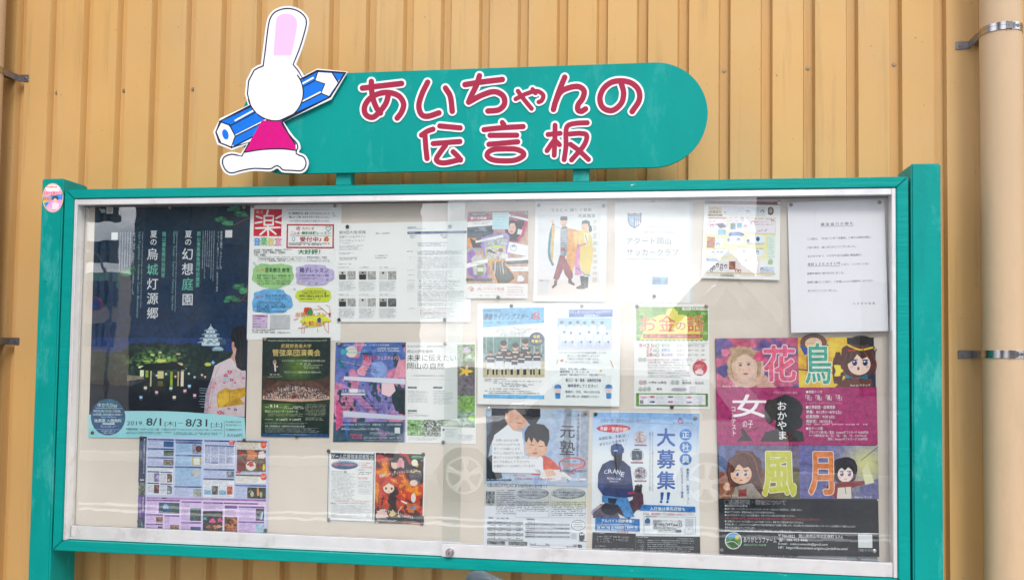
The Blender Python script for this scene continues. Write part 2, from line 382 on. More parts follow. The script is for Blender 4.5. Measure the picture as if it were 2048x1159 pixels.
# ------------------------------------------------------------------ materials
TEAL = (0.0, .27, .245)
M_teal = mat('teal_paint', TEAL, .42, var=.06, vscale=14, bump=(60, .25, (1, 1, 1)), dirt=((.10, .45, .43), 9, .52, .78), stretch=(1, 1, .35), spec=.2)
M_tealrail = mat('teal_rail_paint', TEAL, .4, var=.05, vscale=30, bump=(40, .5, (.15, 1, 3)), dirt=((.62, .66, .62), 26, .665, .685), stretch=(.35, 1, 1), spec=.18)
M_sign = mat('teal_sign_face', (0.0, .265, .24), .5, var=.07, vscale=6, dirt=((.05, .36, .34), 14, .55, .85), stretch=(1, 1, .4), bump=(90, .1, (1, 1, 1)), spec=.12)
M_wall = mat('yellow_siding', (.585, .345, .122), .55, spec=.25, objvar=.035, var=.05, vscale=3.0, bump=(120, .12, (1, 1, 1)), dirt=((.16, .10, .05), 62, .675, .70), stretch=(1, 1, .8))
def weather(m, col, scale, st, lo, hi, amt):
    n = m.node_tree; b = n.nodes['Principled BSDF']; src = b.inputs['Base Color'].links[0].from_socket
    g = n.nodes.new('ShaderNodeNewGeometry'); mpn = n.nodes.new('ShaderNodeMapping'); mpn.inputs['Scale'].default_value = st; n.links.new(g.outputs['Position'], mpn.inputs['Vector'])
    nz = n.nodes.new('ShaderNodeTexNoise'); nz.inputs['Scale'].default_value = scale; nz.inputs['Detail'].default_value = 7; nz.inputs['Roughness'].default_value = .65; n.links.new(mpn.outputs[0], nz.inputs['Vector'])
    mr = n.nodes.new('ShaderNodeMapRange'); mr.inputs['From Min'].default_value = lo; mr.inputs['From Max'].default_value = hi; mr.inputs['To Max'].default_value = amt; n.links.new(nz.outputs['Fac'], mr.inputs['Value'])
    mx = n.nodes.new('ShaderNodeMix'); mx.data_type = 'RGBA'; n.links.new(mr.outputs[0], mx.inputs['Factor']); n.links.new(src, mx.inputs['A']); mx.inputs['B'].default_value = (*col, 1); n.links.new(mx.outputs['Result'], b.inputs['Base Color'])
weather(M_wall, (.50, .39, .25), 1.6, (1, 1, .6), .38, .68, .32)
weather(M_wall, (.26, .17, .08), 9, (2.2, 1, .12), .56, .78, .5)
weather(M_teal, (.0, .16, .15), 7, (1.5, 1, .3), .55, .8, .5)
weather(M_tealrail, (.0, .17, .16), 10, (.3, 1, 2), .55, .8, .5)
M_alu = mat('aluminium', (.84, .83, .84), .3, metal=.5, var=.04, vscale=22, bump=(60, .12, (.1, 1, 1)), dirt=((.62, .60, .58), 9, .55, .75))
M_steel = mat('stainless_steel', (.42, .41, .42), .22, metal=1, var=.12, vscale=40)
M_darksteel = mat('dull_steel', (.26, .25, .26), .38, metal=.9, var=.15, vscale=60)
M_pin = mat('pinboard_cloth', (.73, .645, .575), .85, var=.03, vscale=8, bump=(420, .22, (.12, 1, 1)))
M_brown = mat('brown_edge_strip', (.22, .14, .07), .6, var=.1, vscale=30)
M_darkstrip = mat('dark_grey_strip', (.05, .05, .055), .6)  # even dark grey for the lower filler and the case ceiling
M_pipe = mat('beige_pipe', (.52, .375, .235), .5, var=.06, vscale=5, bump=(80, .08, (1, 1, 1)), dirt=((.40, .29, .20), 5, .5, .85), stretch=(1, 1, .3), spec=.3)
M_white = mat('white_vinyl', (.80, .80, .83), .45)
M_crim = mat('crimson_vinyl', (.33, .018, .055), .5, spec=.2, var=.04, vscale=20)
M_asph = mat('asphalt', (.075, .075, .08), .9, var=.2, vscale=3, bump=(200, .5, (1, 1, 1)))
M_conc = mat('concrete', (.52, .50, .47), .85, var=.1, vscale=4, bump=(60, .3, (1, 1, 1)))
M_black = mat('black_plastic', (.02, .022, .026), .45)
def glass_material():
    m = bpy.data.materials.new('window_glass'); m.use_nodes = True; n = m.node_tree; n.nodes.clear()
    o = n.nodes.new('ShaderNodeOutputMaterial'); t = n.nodes.new('ShaderNodeBsdfTransparent'); g = n.nodes.new('ShaderNodeBsdfGlossy')
    t.inputs['Color'].default_value = (.975, .99, .985, 1); g.inputs['Roughness'].default_value = 0.0
    nzz = n.nodes.new('ShaderNodeTexNoise'); nzz.inputs['Scale'].default_value = 3; nzz.inputs['Detail'].default_value = 4
    ge = n.nodes.new('ShaderNodeNewGeometry'); n.links.new(ge.outputs['Position'], nzz.inputs['Vector'])
    f = n.nodes.new('ShaderNodeFresnel'); 
    io = n.nodes.new('ShaderNodeMapRange'); io.inputs['To Min'].default_value = 1.9; io.inputs['To Max'].default_value = 1/1.9
    n.links.new(ge.outputs['Backfacing'], io.inputs['Value']); n.links.new(io.outputs[0], f.inputs['IOR'])
    bn = n.nodes.new('ShaderNodeBump'); bn.inputs['Strength'].default_value = .12; bn.inputs['Distance'].default_value = .004
    n.links.new(nzz.outputs['Fac'], bn.inputs['Height']); n.links.new(bn.outputs[0], g.inputs['Normal'])
    mx = n.nodes.new('ShaderNodeMixShader'); n.links.new(f.outputs[0], mx.inputs[0]); n.links.new(t.outputs[0], mx.inputs[1]); n.links.new(g.outputs[0], mx.inputs[2])
    # thin dust film
    d = n.nodes.new('ShaderNodeBsdfDiffuse'); d.inputs['Color'].default_value = (.7, .68, .66, 1)
    n2 = n.nodes.new('ShaderNodeTexNoise'); n2.inputs['Scale'].default_value = 7; n2.inputs['Detail'].default_value = 9; n.links.new(ge.outputs['Position'], n2.inputs['Vector'])
    mr = n.nodes.new('ShaderNodeMapRange'); mr.inputs['From Min'].default_value = .4; mr.inputs['From Max'].default_value = .75; mr.inputs['To Min'].default_value = .001; mr.inputs['To Max'].default_value = .016
    n.links.new(n2.outputs['Fac'], mr.inputs['Value'])
    mx2 = n.nodes.new('ShaderNodeMixShader'); n.links.new(mr.outputs[0], mx2.inputs[0]); n.links.new(mx.outputs[0], mx2.inputs[1]); n.links.new(d.outputs[0], mx2.inputs[2])
    n.links.new(mx2.outputs[0], o.inputs['Surface']); return m
M_glass = glass_material()

# ------------------------------------------------------------------ setting: ground
bm = bmesh.new()
for (x0, x1, y0, y1, z) in ((-120, 120, -160, 30, 0),):
    bm.faces.new([bm.verts.new(p) for p in ((x0, y0, z), (x1, y0, z), (x1, y1, z), (x0, y1, z))])
props(bmobj('ground', bm, M_asph), kind='structure')
bm = bmesh.new(); box(bm, -6, 9, -1.1, .4, 0.0, .12, .01); props(bmobj('pavement', bm, M_conc), kind='structure')

# ------------------------------------------------------------------ corrugated wall
PITCH = .12835; X0 = 1.833; WY = .2; GD = .024; ZB, ZT = .12, 3.9
wall = empty('metal_wall', (X0, WY, ZB)); props(wall, 'yellow corrugated metal siding wall behind the green notice board', 'wall')
prof = [(0, 0), (.0075, GD), (.033, GD), (.0368, 0), (PITCH, 0)]
nzs = 2
vs = []; fs = []
for j in range(nzs):
    for (x, y) in prof: vs.append((x, y, (ZT-ZB)*j))
for j in range(nzs-1):
    for i in range(len(prof)-1): fs.append((j*5+i, j*5+i+1, (j+1)*5+i+1, (j+1)*5+i))
pme = bpy.data.meshes.new('panel'); pme.from_pydata(vs, [], fs); pme.materials.append(M_wall)
bm = bmesh.new(); tube(bm, (0, 0, 0), (0, -.003, 0), .0048, .0042, 6); tube(bm, (0, -.0001, 0), (0, -.0012, 0), .0075, .007, 12); sme = bpy.data.meshes.new('screw'); bm.to_mesh(sme); bm.free(); sme.materials.append(mat('screw_head', (.34, .25, .16), .4, metal=.5))
for k in range(-30, 30):
    o = bpy.data.objects.new('panel', pme); COL.objects.link(o); o.parent = wall; o.location = (k*PITCH, 0, 0)
    if k % 2 == 0 and -22 <= k <= 16:
        for zz in (1.55+ZO, .62+ZO, .3):
            s = bpy.data.objects.new('screw', sme); COL.objects.link(s); s.parent = o; s.location = (.0195, GD-.0002, zz-ZB+random.uniform(-.006, .006))
# backing wall body so the sheets have a building behind them
bm = bmesh.new(); box(bm, X0-30*PITCH-.02, X0+30*PITCH+.02, WY+.05, WY+.25, 0, ZT+.1)
bmobj('wall_core', bm, M_conc, wall)
bm = bmesh.new(); box(bm, X0-30*PITCH-.02, X0+30*PITCH+.02, WY-.03, WY+.05, 0, ZB)
bmobj('base_flashing', bm, mat('flashing', (.33, .26, .17), .5, metal=.2, var=.1), wall)

# unseen wall added left of the board, outside the frame, to darken that end
bm = bmesh.new(); box(bm, -1.05, -.74, -1.15, WY-.035, 0, ZT)
wing = bmobj('shade_wall', bm, mat('shade_wall_brown', (.16, .11, .07), .8, var=.08)); props(wing, 'added brown wall out of view beyond the left rain pipe, shading that end', 'wall')

# ------------------------------------------------------------------ rain pipes
def pipe(x, label, bands, side, gname='rain pipes on the siding'):
    r = .0555; y = .098
    root = empty('rain_pipe', (x, y, .12)); props(root, label, 'pipe', gname)
    bm = bmesh.new(); tube(bm, (x, y, .12), (x, y, ZT), r, r, 64); bmobj('pipe_body', bm, M_pipe, root, True)
    for zb in bands:
        z = zb+ZO; bm = bmesh.new(); n = 64; h = .011
        for (dz0, dz1, rr) in ((-h, -.0025, r+.0022), (-.0025, .0025, r+.0012), (.0025, h, r+.0022)):
            A = [[bm.verts.new((x+math.cos(2*math.pi*i/n)*q, y+math.sin(2*math.pi*i/n)*q, z+dz)) for i in range(n)] for (q, dz) in ((r-.0005, dz0), (rr, dz0), (rr, dz1), (r-.0005, dz1))]
            for a in range(3):
                for i in range(n): bm.faces.new((A[a][i], A[a][(i+1) % n], A[a+1][(i+1) % n], A[a+1][i]))
        b = bmobj('clamp_band', bm, M_steel, root, True)
        bm = bmesh.new(); fx = x+side*-.0; 
        # buckle on the front of the band
        for (dx, w_, hh, p) in ((-.004, .004, .0115, .006), (.006, .010, .0105, .0045), (.016, .004, .008, .006), (.024, .016, .004, .0035)):
            yy = y-math.sqrt(max(0, r*r-(dx)**2)); box(bm, x+dx-w_/2, x+dx+w_/2, yy-p, yy+.001, z-hh, z+hh, .0006)
        bmobj('buckle', bm, M_steel, b)
        bm = bmesh.new()
        xs = x+side*r; tw = .034
        # wall foot: plate on the siding, arm to the band
        box(bm, min(xs-side*.004, xs+side*tw), max(xs-side*.004, xs+side*tw), WY-.0032, WY-.0004, z-.0125, z+.0125, .0012)
        box(bm, min(xs-side*.006, xs-side*.002), max(xs-side*.006, xs-side*.002), y+.02, WY-.002, z-.0115, z+.0115, .0008)
        box(bm, xs-side*.03-.012, xs-side*.03+.012, y+.045, WY-.002, z-.004, z+.004, .001)
        ft = bmobj('bracket', bm, M_darksteel, root)
        bm = bmesh.new(); tube(bm, (xs+side*.022, WY-.003, z), (xs+side*.022, WY-.0065, z), .0042, .0036, 12); bmobj('bolt', bm, M_steel, ft)
pipe(2.883, 'thick beige rain pipe with steel clamps right of the notice board', (1.597, .660), -1)
pipe(-.383, 'beige rain pipe cut by the left edge of the photo, steel bracket beside it', (1.597, .668), 1)

# ------------------------------------------------------------------ notice board
BW, BH = 2.598, 1.158
def Z(z): return z+ZO
nb = empty('notice_board', (BW/2, .06, 0)); props(nb, 'long green framed outdoor notice board with sliding glass doors on two posts', 'notice board')
# posts
for (xa, xb, lab) in ((-.082, -.006, 'left post with a round sticker near its top'), (2.605, 2.685, 'right post, plain green')):
    bm = bmesh.new(); box(bm, xa, xb, -.001, .13, .121, Z(1.194), .0045); p = bmobj('post', bm, M_teal, nb, True); p['label'] = lab
    bm = bmesh.new(); xx = (xa+xb)/2
    rz = at(93, 561, 0)[2] if xa < 0 else .6
    tube(bm, (xx-.012, -.001, rz), (xx-.012, -.0035, rz), .0042, .0035, 14); bmobj('rivet', bm, M_teal, p, True)
# frame rails, mitred
fw = .0325
O = [(0.0, Z(0)), (BW, Z(0)), (BW, Z(BH)), (0.0, Z(BH))]; I = [(fw, Z(fw-.001)), (BW-fw, Z(fw-.001)), (BW-fw, Z(BH-fw+.002)), (fw, Z(BH-fw+.002))]
g = .0006
for i, nm in enumerate(('bottom', 'right', 'top', 'left')):
    a, b, c, d = O[i], O[(i+1) % 4], I[(i+1) % 4], I[i]
    pts = [list(a), list(b), list(c), list(d)]
    ax = 0 if i % 2 == 0 else 1; sgn = 1 if i in (0, 1) else -1
    pts[0][ax] += sgn*g*1.5; pts[3][ax] += sgn*g*1.5; pts[1][ax] -= sgn*g*1.5; pts[2][ax] -= sgn*g*1.5
    bm = bmesh.new(); prism(bm, pts, 0, .052, .0022); bmobj('frame_rail', bm, M_tealrail, nb, True)
bm = bmesh.new(); box(bm, .006, BW-.006, .0522, .168, Z(.006), Z(BH-.004)); bmobj('case_back', bm, M_teal, nb)  # depth extended toward the wall to block light from below
bm = bmesh.new(); box(bm, .012, BW-.012, .004, .05, Z(.012), Z(.03)); bmobj('lower_filler', bm, M_darkstrip, nb)
# aluminium inner trim
ax0, ax1, az0, az1 = fw+.0015, BW-fw-.0015, Z(fw+.001), Z(BH-fw+.0005)
for (x0, x1, y0, y1, z0, z1) in ((ax0+.0105, ax1-.0105, .004, .024, az1-.0175, az1), (ax0, ax0+.010, .003, .0445, az0, az1), (ax1-.010, ax1, .003, .0445, az0, az1),
                                 (ax0+.0105, ax1-.0105, .022, .0445, az0, az0+.0035), (ax0+.0105, ax1-.0105, .020, .0215, az0, az0+.0075)):
    bm = bmesh.new(); box(bm, x0, x1, y0, y1, z0, z1, .0008); bmobj('trim_rail', bm, M_alu, nb, True)
# inner case sides and ceiling, pinboard
for (x0, x1) in ((ax0+.0005, ax0+.0055), (ax1-.0055, ax1-.0005)):
    bm = bmesh.new(); box(bm, x0, x1, .0448, .0475, az0+.0005, az1-.0185); bmobj('edge_strip', bm, M_brown, nb)
    bm = bmesh.new(); box(bm, x0, x1, .0478, .0518, az0+.0005, az1-.0185); bmobj('case_side', bm, M_teal, nb)
bm = bmesh.new(); box(bm, ax0+.012, ax1-.012, .0255, .0515, az1-.0178, az1-.0125); bmobj('case_ceiling', bm, M_darkstrip, nb)
BY = .0500
bm = bmesh.new(); box(bm, ax0+.006, ax1-.006, BY, .0517, az0+.001, az1-.018); bmobj('pinboard', bm, M_pin, nb)
# sliding doors
def door(x0, x1, yg, yr0, yr1, z0, z1, lab):
    bm = bmesh.new(); box(bm, x0, x1, yg, yg+.004, z1-.004, az1-.012); p = bmobj('glass_pane', bm, M_glass, nb); p['label'] = lab
    bm = bmesh.new(); box(bm, x0+(.001 if yr0 > .015 else 0), x1, yr0, yr1, z0, z1, .0009); bmobj('sash_rail', bm, M_alu, p, True)
    bm = bmesh.new(); box(bm, x0, x1, yr0+.0012, yr1-.0012, z1+.0002, z1+.0022, .0004); bmobj('sash_lip', bm, mat('bright_alu', (.86, .86, .88), .2, metal=1), p)
door(ax0+.011, 1.3165, .0300, .0250, .0370, az0+.0045, Z(.076), 'left sliding pane, sits behind the other')
door(1.2665, ax1-.011, .0120, .0065, .0190, az0+.0005, Z(.0735), 'right sliding pane, in front, with the lock')
# lock
lp = at(897, 1106, 0); lx, lz = lp[0]+.004, lp[2]+.003
bm = bmesh.new(); tube(bm, (lx, .0064, lz), (lx, -.004, lz), .0125, .0122, 32); lk_ = bmobj('lock', bm, M_steel, nb, True)
bm = bmesh.new(); tube(bm, (lx, -.0041, lz), (lx, -.0135, lz), .0098, .0092, 32); bmobj('lock_barrel', bm, mat('lock_face', (.55, .5, .48), .3, metal=.9), lk_, True)
bm = bmesh.new(); box(bm, lx-.001, lx+.001, -.0142, -.0136, lz-.0045, lz+.004); bmobj('keyhole', bm, M_black, lk_)

# ------------------------------------------------------------------ sign panel with cut letters
def stadium(x0, x1, z0, z1, n=40):
    r = (z1-z0)/2; zc = (z0+z1)/2; P = []
    for i in range(n+1): a = -math.pi/2+math.pi*i/n; P.append((x1-r+math.cos(a)*r, zc+math.sin(a)*r))
    for i in range(n+1): a = math.pi/2+math.pi*i/n; P.append((x0+r+math.cos(a)*r, zc+math.sin(a)*r))
    return P
sg = empty('sign_board', (1.32, 0, Z(1.19))); props(sg, 'long green rounded sign with crimson letters outlined in white above the notice board', 'sign')
bm = bmesh.new(); prism(bm, stadium(.597, 2.041, Z(1.1955), Z(1.507)), -.006, .006, 0); bmesh.ops.bevel(bm, geom=[e for e in bm.edges if abs(e.verts[0].co.y-e.verts[1].co.y) < 1e-6], offset=.0008, segments=2, affect='EDGES'); bmobj('sign_panel', bm, M_sign, sg, True)
for (x0, x1) in ((.911, .960), (1.648, 1.697)):
    bm = bmesh.new(); box(bm, x0, x1, .0075, .045, Z(BH+.0005), Z(1.42), .002); bmobj('bracket', bm, M_teal, sg, True)
def solid_ribbon(bm, P, wpx, yf, yb, rise=0.0, closed=False):
    secs = ribbon2d(P, wpx, 8, closed); n = len(secs); L, R = [], []; Lb, Rb = [], []
    for i, (a, b) in enumerate(secs):
        y = yf-rise*i/n
        L.append(bm.verts.new(at(a[0], a[1], y))); R.append(bm.verts.new(at(b[0], b[1], y)))
        Lb.append(bm.verts.new(at(a[0], a[1], yb))); Rb.append(bm.verts.new(at(b[0], b[1], yb)))
    for i in range(n-1):
        bm.faces.new((L[i], R[i], R[i+1], L[i+1])); bm.faces.new((L[i], L[i+1], Lb[i+1], Lb[i])); bm.faces.new((R[i+1], R[i], Rb[i], Rb[i+1]))
    bm.faces.new((L[0], Lb[0], Rb[0], R[0])); bm.faces.new((L[-1], R[-1], Rb[-1], Lb[-1]))
LET = [
 ('letter', 'あ', 38, [[(85, 192), (200, 178), (352, 160)], [(146, 147), (147, 200), (156, 260), (180, 325), (208, 362)],
    [(262, 238), (245, 295), (205, 350), (155, 391), (108, 372), (99, 322), (130, 268), (190, 232), (265, 222), (335, 247), (366, 300), (352, 355), (322, 396)]]),
 ('letter', 'い', 38, [[(530, 152), (492, 230), (470, 310), (487, 370), (530, 384), (607, 361)], [(652, 192), (685, 250), (698, 350)]]),
 ('letter', 'ち', 38, [[(785, 168), (900, 150), (1040, 133)], [(884, 108), (862, 175), (830, 240), (810, 288)], [(814, 286), (900, 240), (985, 216), (1045, 245), (1054, 300), (1015, 340), (942, 348)]]),
 ('letter', 'ゃ', 30, [[(1131, 266), (1200, 232), (1272, 212), (1318, 238), (1310, 275), (1288, 287)], [(1146, 212), (1190, 272), (1240, 332)], [(1246, 200), (1266, 226)]]),
 ('letter', 'ん', 38, [[(1466, 118), (1430, 205), (1403, 285), (1389, 337)], [(1397, 300), (1435, 222), (1500, 188), (1562, 182), (1598, 212), (1588, 262), (1558, 305), (1556, 340), (1580, 350), (1608, 334)]]),
 ('letter', 'の', 38, [[(1852, 160), (1868, 225), (1852, 295), (1792, 344), (1728, 326), (1706, 265), (1728, 200), (1780, 155), (1850, 142), (1922, 158), (1970, 205), (1974, 275), (1926, 352)]]),
 ('letter', '伝', 36, [[(566, 472), (530, 485), (488, 512)], [(512, 515), (518, 600), (526, 672)], [(613, 450), (752, 463)], [(568, 570), (750, 556)], [(652, 582), (612, 636), (590, 682), (640, 702), (755, 678)], [(704, 626), (735, 655), (754, 682)]]),
 ('letter', '言', 36, [[(1040, 427), (1050, 440)], [(915, 475), (1040, 462), (1182, 454)], [(956, 514), (1138, 513)], [(948, 575), (1145, 558)],
    [(1060, 606), (1130, 608), (1178, 628), (1182, 655), (1130, 682), (1060, 688), (980, 682), (938, 658), (945, 628), (985, 610), (1060, 606)]]),
 ('letter', '板', 34, [[(1352, 508), (1435, 500)], [(1400, 445), (1398, 560), (1394, 650)], [(1392, 550), (1365, 588), (1345, 618)], [(1408, 555), (1430, 578)],
    [(1620, 428), (1540, 432), (1488, 448), (1474, 490), (1474, 590), (1462, 680)], [(1500, 505), (1570, 500), (1616, 515), (1595, 585), (1512, 682)], [(1505, 575), (1560, 615), (1628, 678)]]),
]
for (nm, ch, w_, strokes) in LET:
    bw = bmesh.new(); bc = bmesh.new()
    for i, st in enumerate(strokes):
        P = [np.array([700+x/3.4133, 120+y/3.4133]) for x, y in catmull(st, 7)]
        cl_ = (st[0] == st[-1])
        solid_ribbon(bw, P, (w_+26)/3.4133, -.0085-.00006*i, -.0061, .00005, cl_)
        solid_ribbon(bc, P, w_/3.4133, -.0094-.00006*i, -.0088, .00005, cl_)
    o = bmobj('letter', bw, M_white, sg); o['label'] = 'cut letter '+ch
    bmobj('letter_face', bc, M_crim, o)

# ------------------------------------------------------------------ die-cut plate with the pencil (plain stand-in, no mascot drawn)
def Zm(pts): return [(400+x/3.05, y/3.05) for x, y in pts]
outline = [(372, 392), (384, 300), (396, 200), (410, 120), (440, 70), (490, 44), (545, 38), (600, 52), (645, 86), (664, 130), (655, 190), (622, 300), (585, 392),
 (612, 425), (634, 462), (715, 419), (900, 438), (800, 606), (650, 676), (508, 742), (540, 790), (570, 830), (604, 868), (612, 905), (602, 928), (642, 946), (662, 990), (650, 1034), (618, 1056), (560, 1054), (500, 1050), (470, 1026), (430, 1045), (330, 1042), (250, 1056), (190, 1070),
 (146, 1048), (122, 994), (136, 948), (190, 926), (248, 936), (288, 880), (195, 915), (105, 880), (80, 805), (122, 722), (210, 682), (293, 642), (274, 575), (282, 490), (318, 420), (350, 400)]
i0 = outline.index((508, 742)); i1 = outline.index((248, 936)); outline = [tuple(p) for p in catmull(outline[:13], 3)]+outline[13:i0]+[tuple(p) for p in catmull(outline[i0:i1+1], 3)]+outline[i1+1:]
OP = Zm(outline)
bm = bmesh.new(); prism(bm, [(lambda p: (p[0], p[2]))(at(x, y, -.018)) for x, y in OP], -.018, -.014)
cp = bmobj('cutout_plate', bm, M_white)
props(cp, 'white die-cut plate with a big blue pencil on the left end of the green sign', 'sign plate')
for (xx, zz) in ((.70, Z(1.34)), (.74, Z(1.24))):
    bm = bmesh.new(); tube(bm, (xx, -.0138, zz), (xx, -.0062, zz), .006, .006, 12); bmobj('spacer', bm, M_steel, cp)
class Free(Sheet):
    """print applied straight onto an existing part"""
    def __init__(s, obj, y0, view, quad, k=1.0):
        s.k = k; s.q = [np.array(p, float) for p in quad]; s.y0 = y0; s.tilt = 0; s.ztop = 0; s.view(*view); s.V = []; s.F = []; s.C = []; s.nv = 0; s.layer = 0; s.obj = obj
pl = Free(cp, -.018, (400, 0, 3.05), [(400, 0), (720, 0), (720, 350), (400, 350)])
NV = '#142238'
def ring(s, pts, w, col):
    s.line(list(pts)+[pts[0]], w, col)
# keyline following the plate's own edge, inset
def inset(pts, d):
    P = [np.array(p, float) for p in pts]; n = len(P); out_ = []
    area = sum(P[i][0]*P[(i+1) % n][1]-P[(i+1) % n][0]*P[i][1] for i in range(n))
    sg_ = 1 if area > 0 else -1
    for i in range(n):
        a, b, c = P[i-1], P[i], P[(i+1) % n]; t1 = (b-a)/np.linalg.norm(b-a); t2 = (c-b)/np.linalg.norm(c-b)
        m_ = t1+t2; m_ = m_/(np.linalg.norm(m_)+1e-9); nn = np.array([-m_[1], m_[0]])*sg_
        out_.append(tuple(b+nn*min(d*1.5, d/max(.55, float(np.dot(np.array([-t1[1], t1[0]])*sg_, nn))))))
    return out_
BL = '#0a6fd6'
pl.poly([(118, 745), (180, 770), (715, 500), (705, 440), (718, 432)], BL)
pl.poly([(118, 745), (718, 430), (800, 440), (885, 447), (835, 505), (795, 590), (215, 895), (105, 805)], BL)
pl.poly([(118, 745), (180, 768), (212, 832), (190, 898), (128, 872), (100, 808)], '#f4f2fb')
pl.ell(155, 820, 19, 32, BL, rot=-15)
pl.poly([(718, 442), (808, 447), (842, 502), (785, 588), (738, 570), (762, 512), (702, 492)], '#f4f2fb')
pl.line([(215, 735), (690, 475)], 10, '#ffffff'); pl.line([(218, 826), (735, 562)], 9, '#ffffff')
for P_ in ([(180, 762), (215, 830), (190, 900), (128, 874), (98, 806), (120, 742), (180, 762)], [(118, 742), (715, 430), (888, 444)], [(190, 902), (795, 592), (888, 444)], [(180, 770), (700, 492)], [(215, 832), (738, 570)],
           [(718, 438), (702, 492), (762, 512), (738, 568), (790, 592)], [(808, 447), (842, 502)]):
    pl.line(P_, 8, NV)
# plain colour fields in place of the figure
pl.poly([(378, 735), (500, 738), (548, 832), (582, 880), (585, 912), (500, 905), (380, 910), (272, 926), (302, 868)], '#c9007a')
pl.ell(460, 565, 166, 170, '#f6f2f8', 60)
pl.poly([(383, 420), (560, 420), (585, 340), (420, 330), (395, 340)], '#f6f2f8')
pl.line([(460+170*math.cos(R_(a)), 565+172*math.sin(R_(a))) for a in range(-38, 136, 6)], 8, NV)
pl.line([(460+170*math.cos(R_(a)), 565+172*math.sin(R_(a))) for a in range(136, 170, 6)], 8, NV)
pl.line([(500, 742), (548, 832), (582, 880)], 8, NV); pl.line([(302, 868), (268, 930)], 8, NV); pl.line([(275, 928), (380, 912), (500, 908), (590, 918)], 8, NV, True)
pl.poly([tuple(p) for p in catmull([(462, 150), (472, 105), (520, 84), (570, 98), (592, 140), (580, 230), (556, 340)], 4)]+[(448, 340)], '#eab8dc')
ring(pl, inset(outline, 15), 8, NV)
pl.done(INK_MATTE)

# sticker on the left post
st = Sheet('round_sticker', [(82, 363), (132, 363), (132, 428), (82, 428)], -.0014, '', '', view=(60, 340, 10.24), thick=.0002)
bpy.data.objects.remove(st.obj)
cc = at(105.5, 395.5, -.0014)
bm = bmesh.new(); NN = 40; rr = .0375
top = [bm.verts.new((cc[0]+math.cos(2*math.pi*i/NN)*rr, -.0014, cc[2]+math.sin(2*math.pi*i/NN)*rr)) for i in range(NN)]; bm.faces.new(top)
st.obj = bmobj('round_sticker', bm, mat('sticker_edge', (.45, .55, .30), .4)); props(st.obj, 'round colourful shop sticker at the top of the left green post', 'sticker')
st.view(60, 340, 10.24); cx, cy = 466, 568; KX = 1.0
st.ell(cx, cy, 215, 300, '#f3cf7a'); st.ell(cx, cy, 205, 290, '#f2b7d6')
st.poly([(cx-205, cy-20), (cx+205, cy-80), (cx+200, cy+40), (cx-205, cy+60)], '#3f8fe0')
st.poly([(cx-200, cy+60), (cx+200, cy+30), (cx+160, cy+190), (cx-150, cy+200)], '#f0a9dc')
st.ell(cx, cy-190, 150, 80, '#fdeef4')
st.text('おかやま愛カード', cx-190, cy-140, cx+195, cy-50, '#e8352f', .03, outline='#ffffff', ow=.03)
st.text('協賛店', cx-190, cy-25, cx-30, cy+70, '#f08a1d', .03, outline='#fff7c8', ow=.03)
st.ell(cx+50, cy+10, 62, 52, '#42506b'); st.ell(cx+50, cy+60, 40, 50, '#f0c7a8'); st.poly([(cx-20, cy+120), (cx+50, cy+85), (cx+130, cy+120), (cx+110, cy+230), (cx-10, cy+235)], '#fbe6f3')
st.fine(cx-130, cy-235, cx+120, cy-185, 1, '#d8622a'); st.poly([(cx-190, cy+90), (cx-60, cy+80), (cx-150, cy+190)], '#3c9fd0'); st.poly([(cx-200, cy+60), (cx-120, cy+55), (cx-175, cy+120)], '#e8d23c')
st.done()

# ------------------------------------------------------------------ posters pinned on the board
YA, YB, YC = .0490, .0468, .0446
GB, GM = None, None
# 1 garden night poster
s = Sheet('poster', [(190.5, 407), (501.5, 404.5), (491, 876), (177, 873)], YA, 'large dark blue night garden and castle poster filling the left end of the board', 'poster', '#16264a', view=(150, 390, 4.457))
def sky1(u, v):
    t = np.clip(v, 0, 1)[..., None]; a = np.array([.03, .15, .22]); b = np.array([.08, .22, .42])
    c = a*(1-t)+b*t; return c+(fbm(u, v, 5, 2)[..., None]-.5)*.035
s.grid(180, 80, 1566, 2092, sky1, step=22)
s.view(150, 630, 4.457)
def trees1(u, v):
    edge = .16-.13*np.exp(-((u-.42)/.16)**2)-.06*np.exp(-((u-.28)/.05)**2)-.10*np.exp(-((u-.66)/.10)**2)+.05*fbm(u, u*0, 30, 4)
    n = fbm(u*2.2, v, 22, 5); tr = np.stack([.05+.11*n, .11+.15*n, .14+.10*n], -1)
    lit = np.exp(-((u-.42)/.17)**2-((v-.30)/.13)**2)[..., None]; sp = np.clip(fbm(u*2, v, 30, 9)-.42, 0, 1)[..., None]*3.2
    tr = tr+lit*sp*np.array([.62, .80, .18])
    sky = np.array([.11, .23, .45]); m = (v > edge)[..., None]
    r = np.where(m, tr, sky)
    wat = (v > .56)[..., None]; dk = np.array([.045, .085, .14])*np.ones_like(r); dk = dk+(np.exp(-((u-.42)/.16)**2-((v-.64)/.12)**2)*.12*vnoise(u*50, v*2, 3, 1))[..., None]*np.array([1.6, 1.6, .5])
    return np.where(wat, dk, r)
s.grid(148, 200, 1533, 862, trees1, step=5.5)
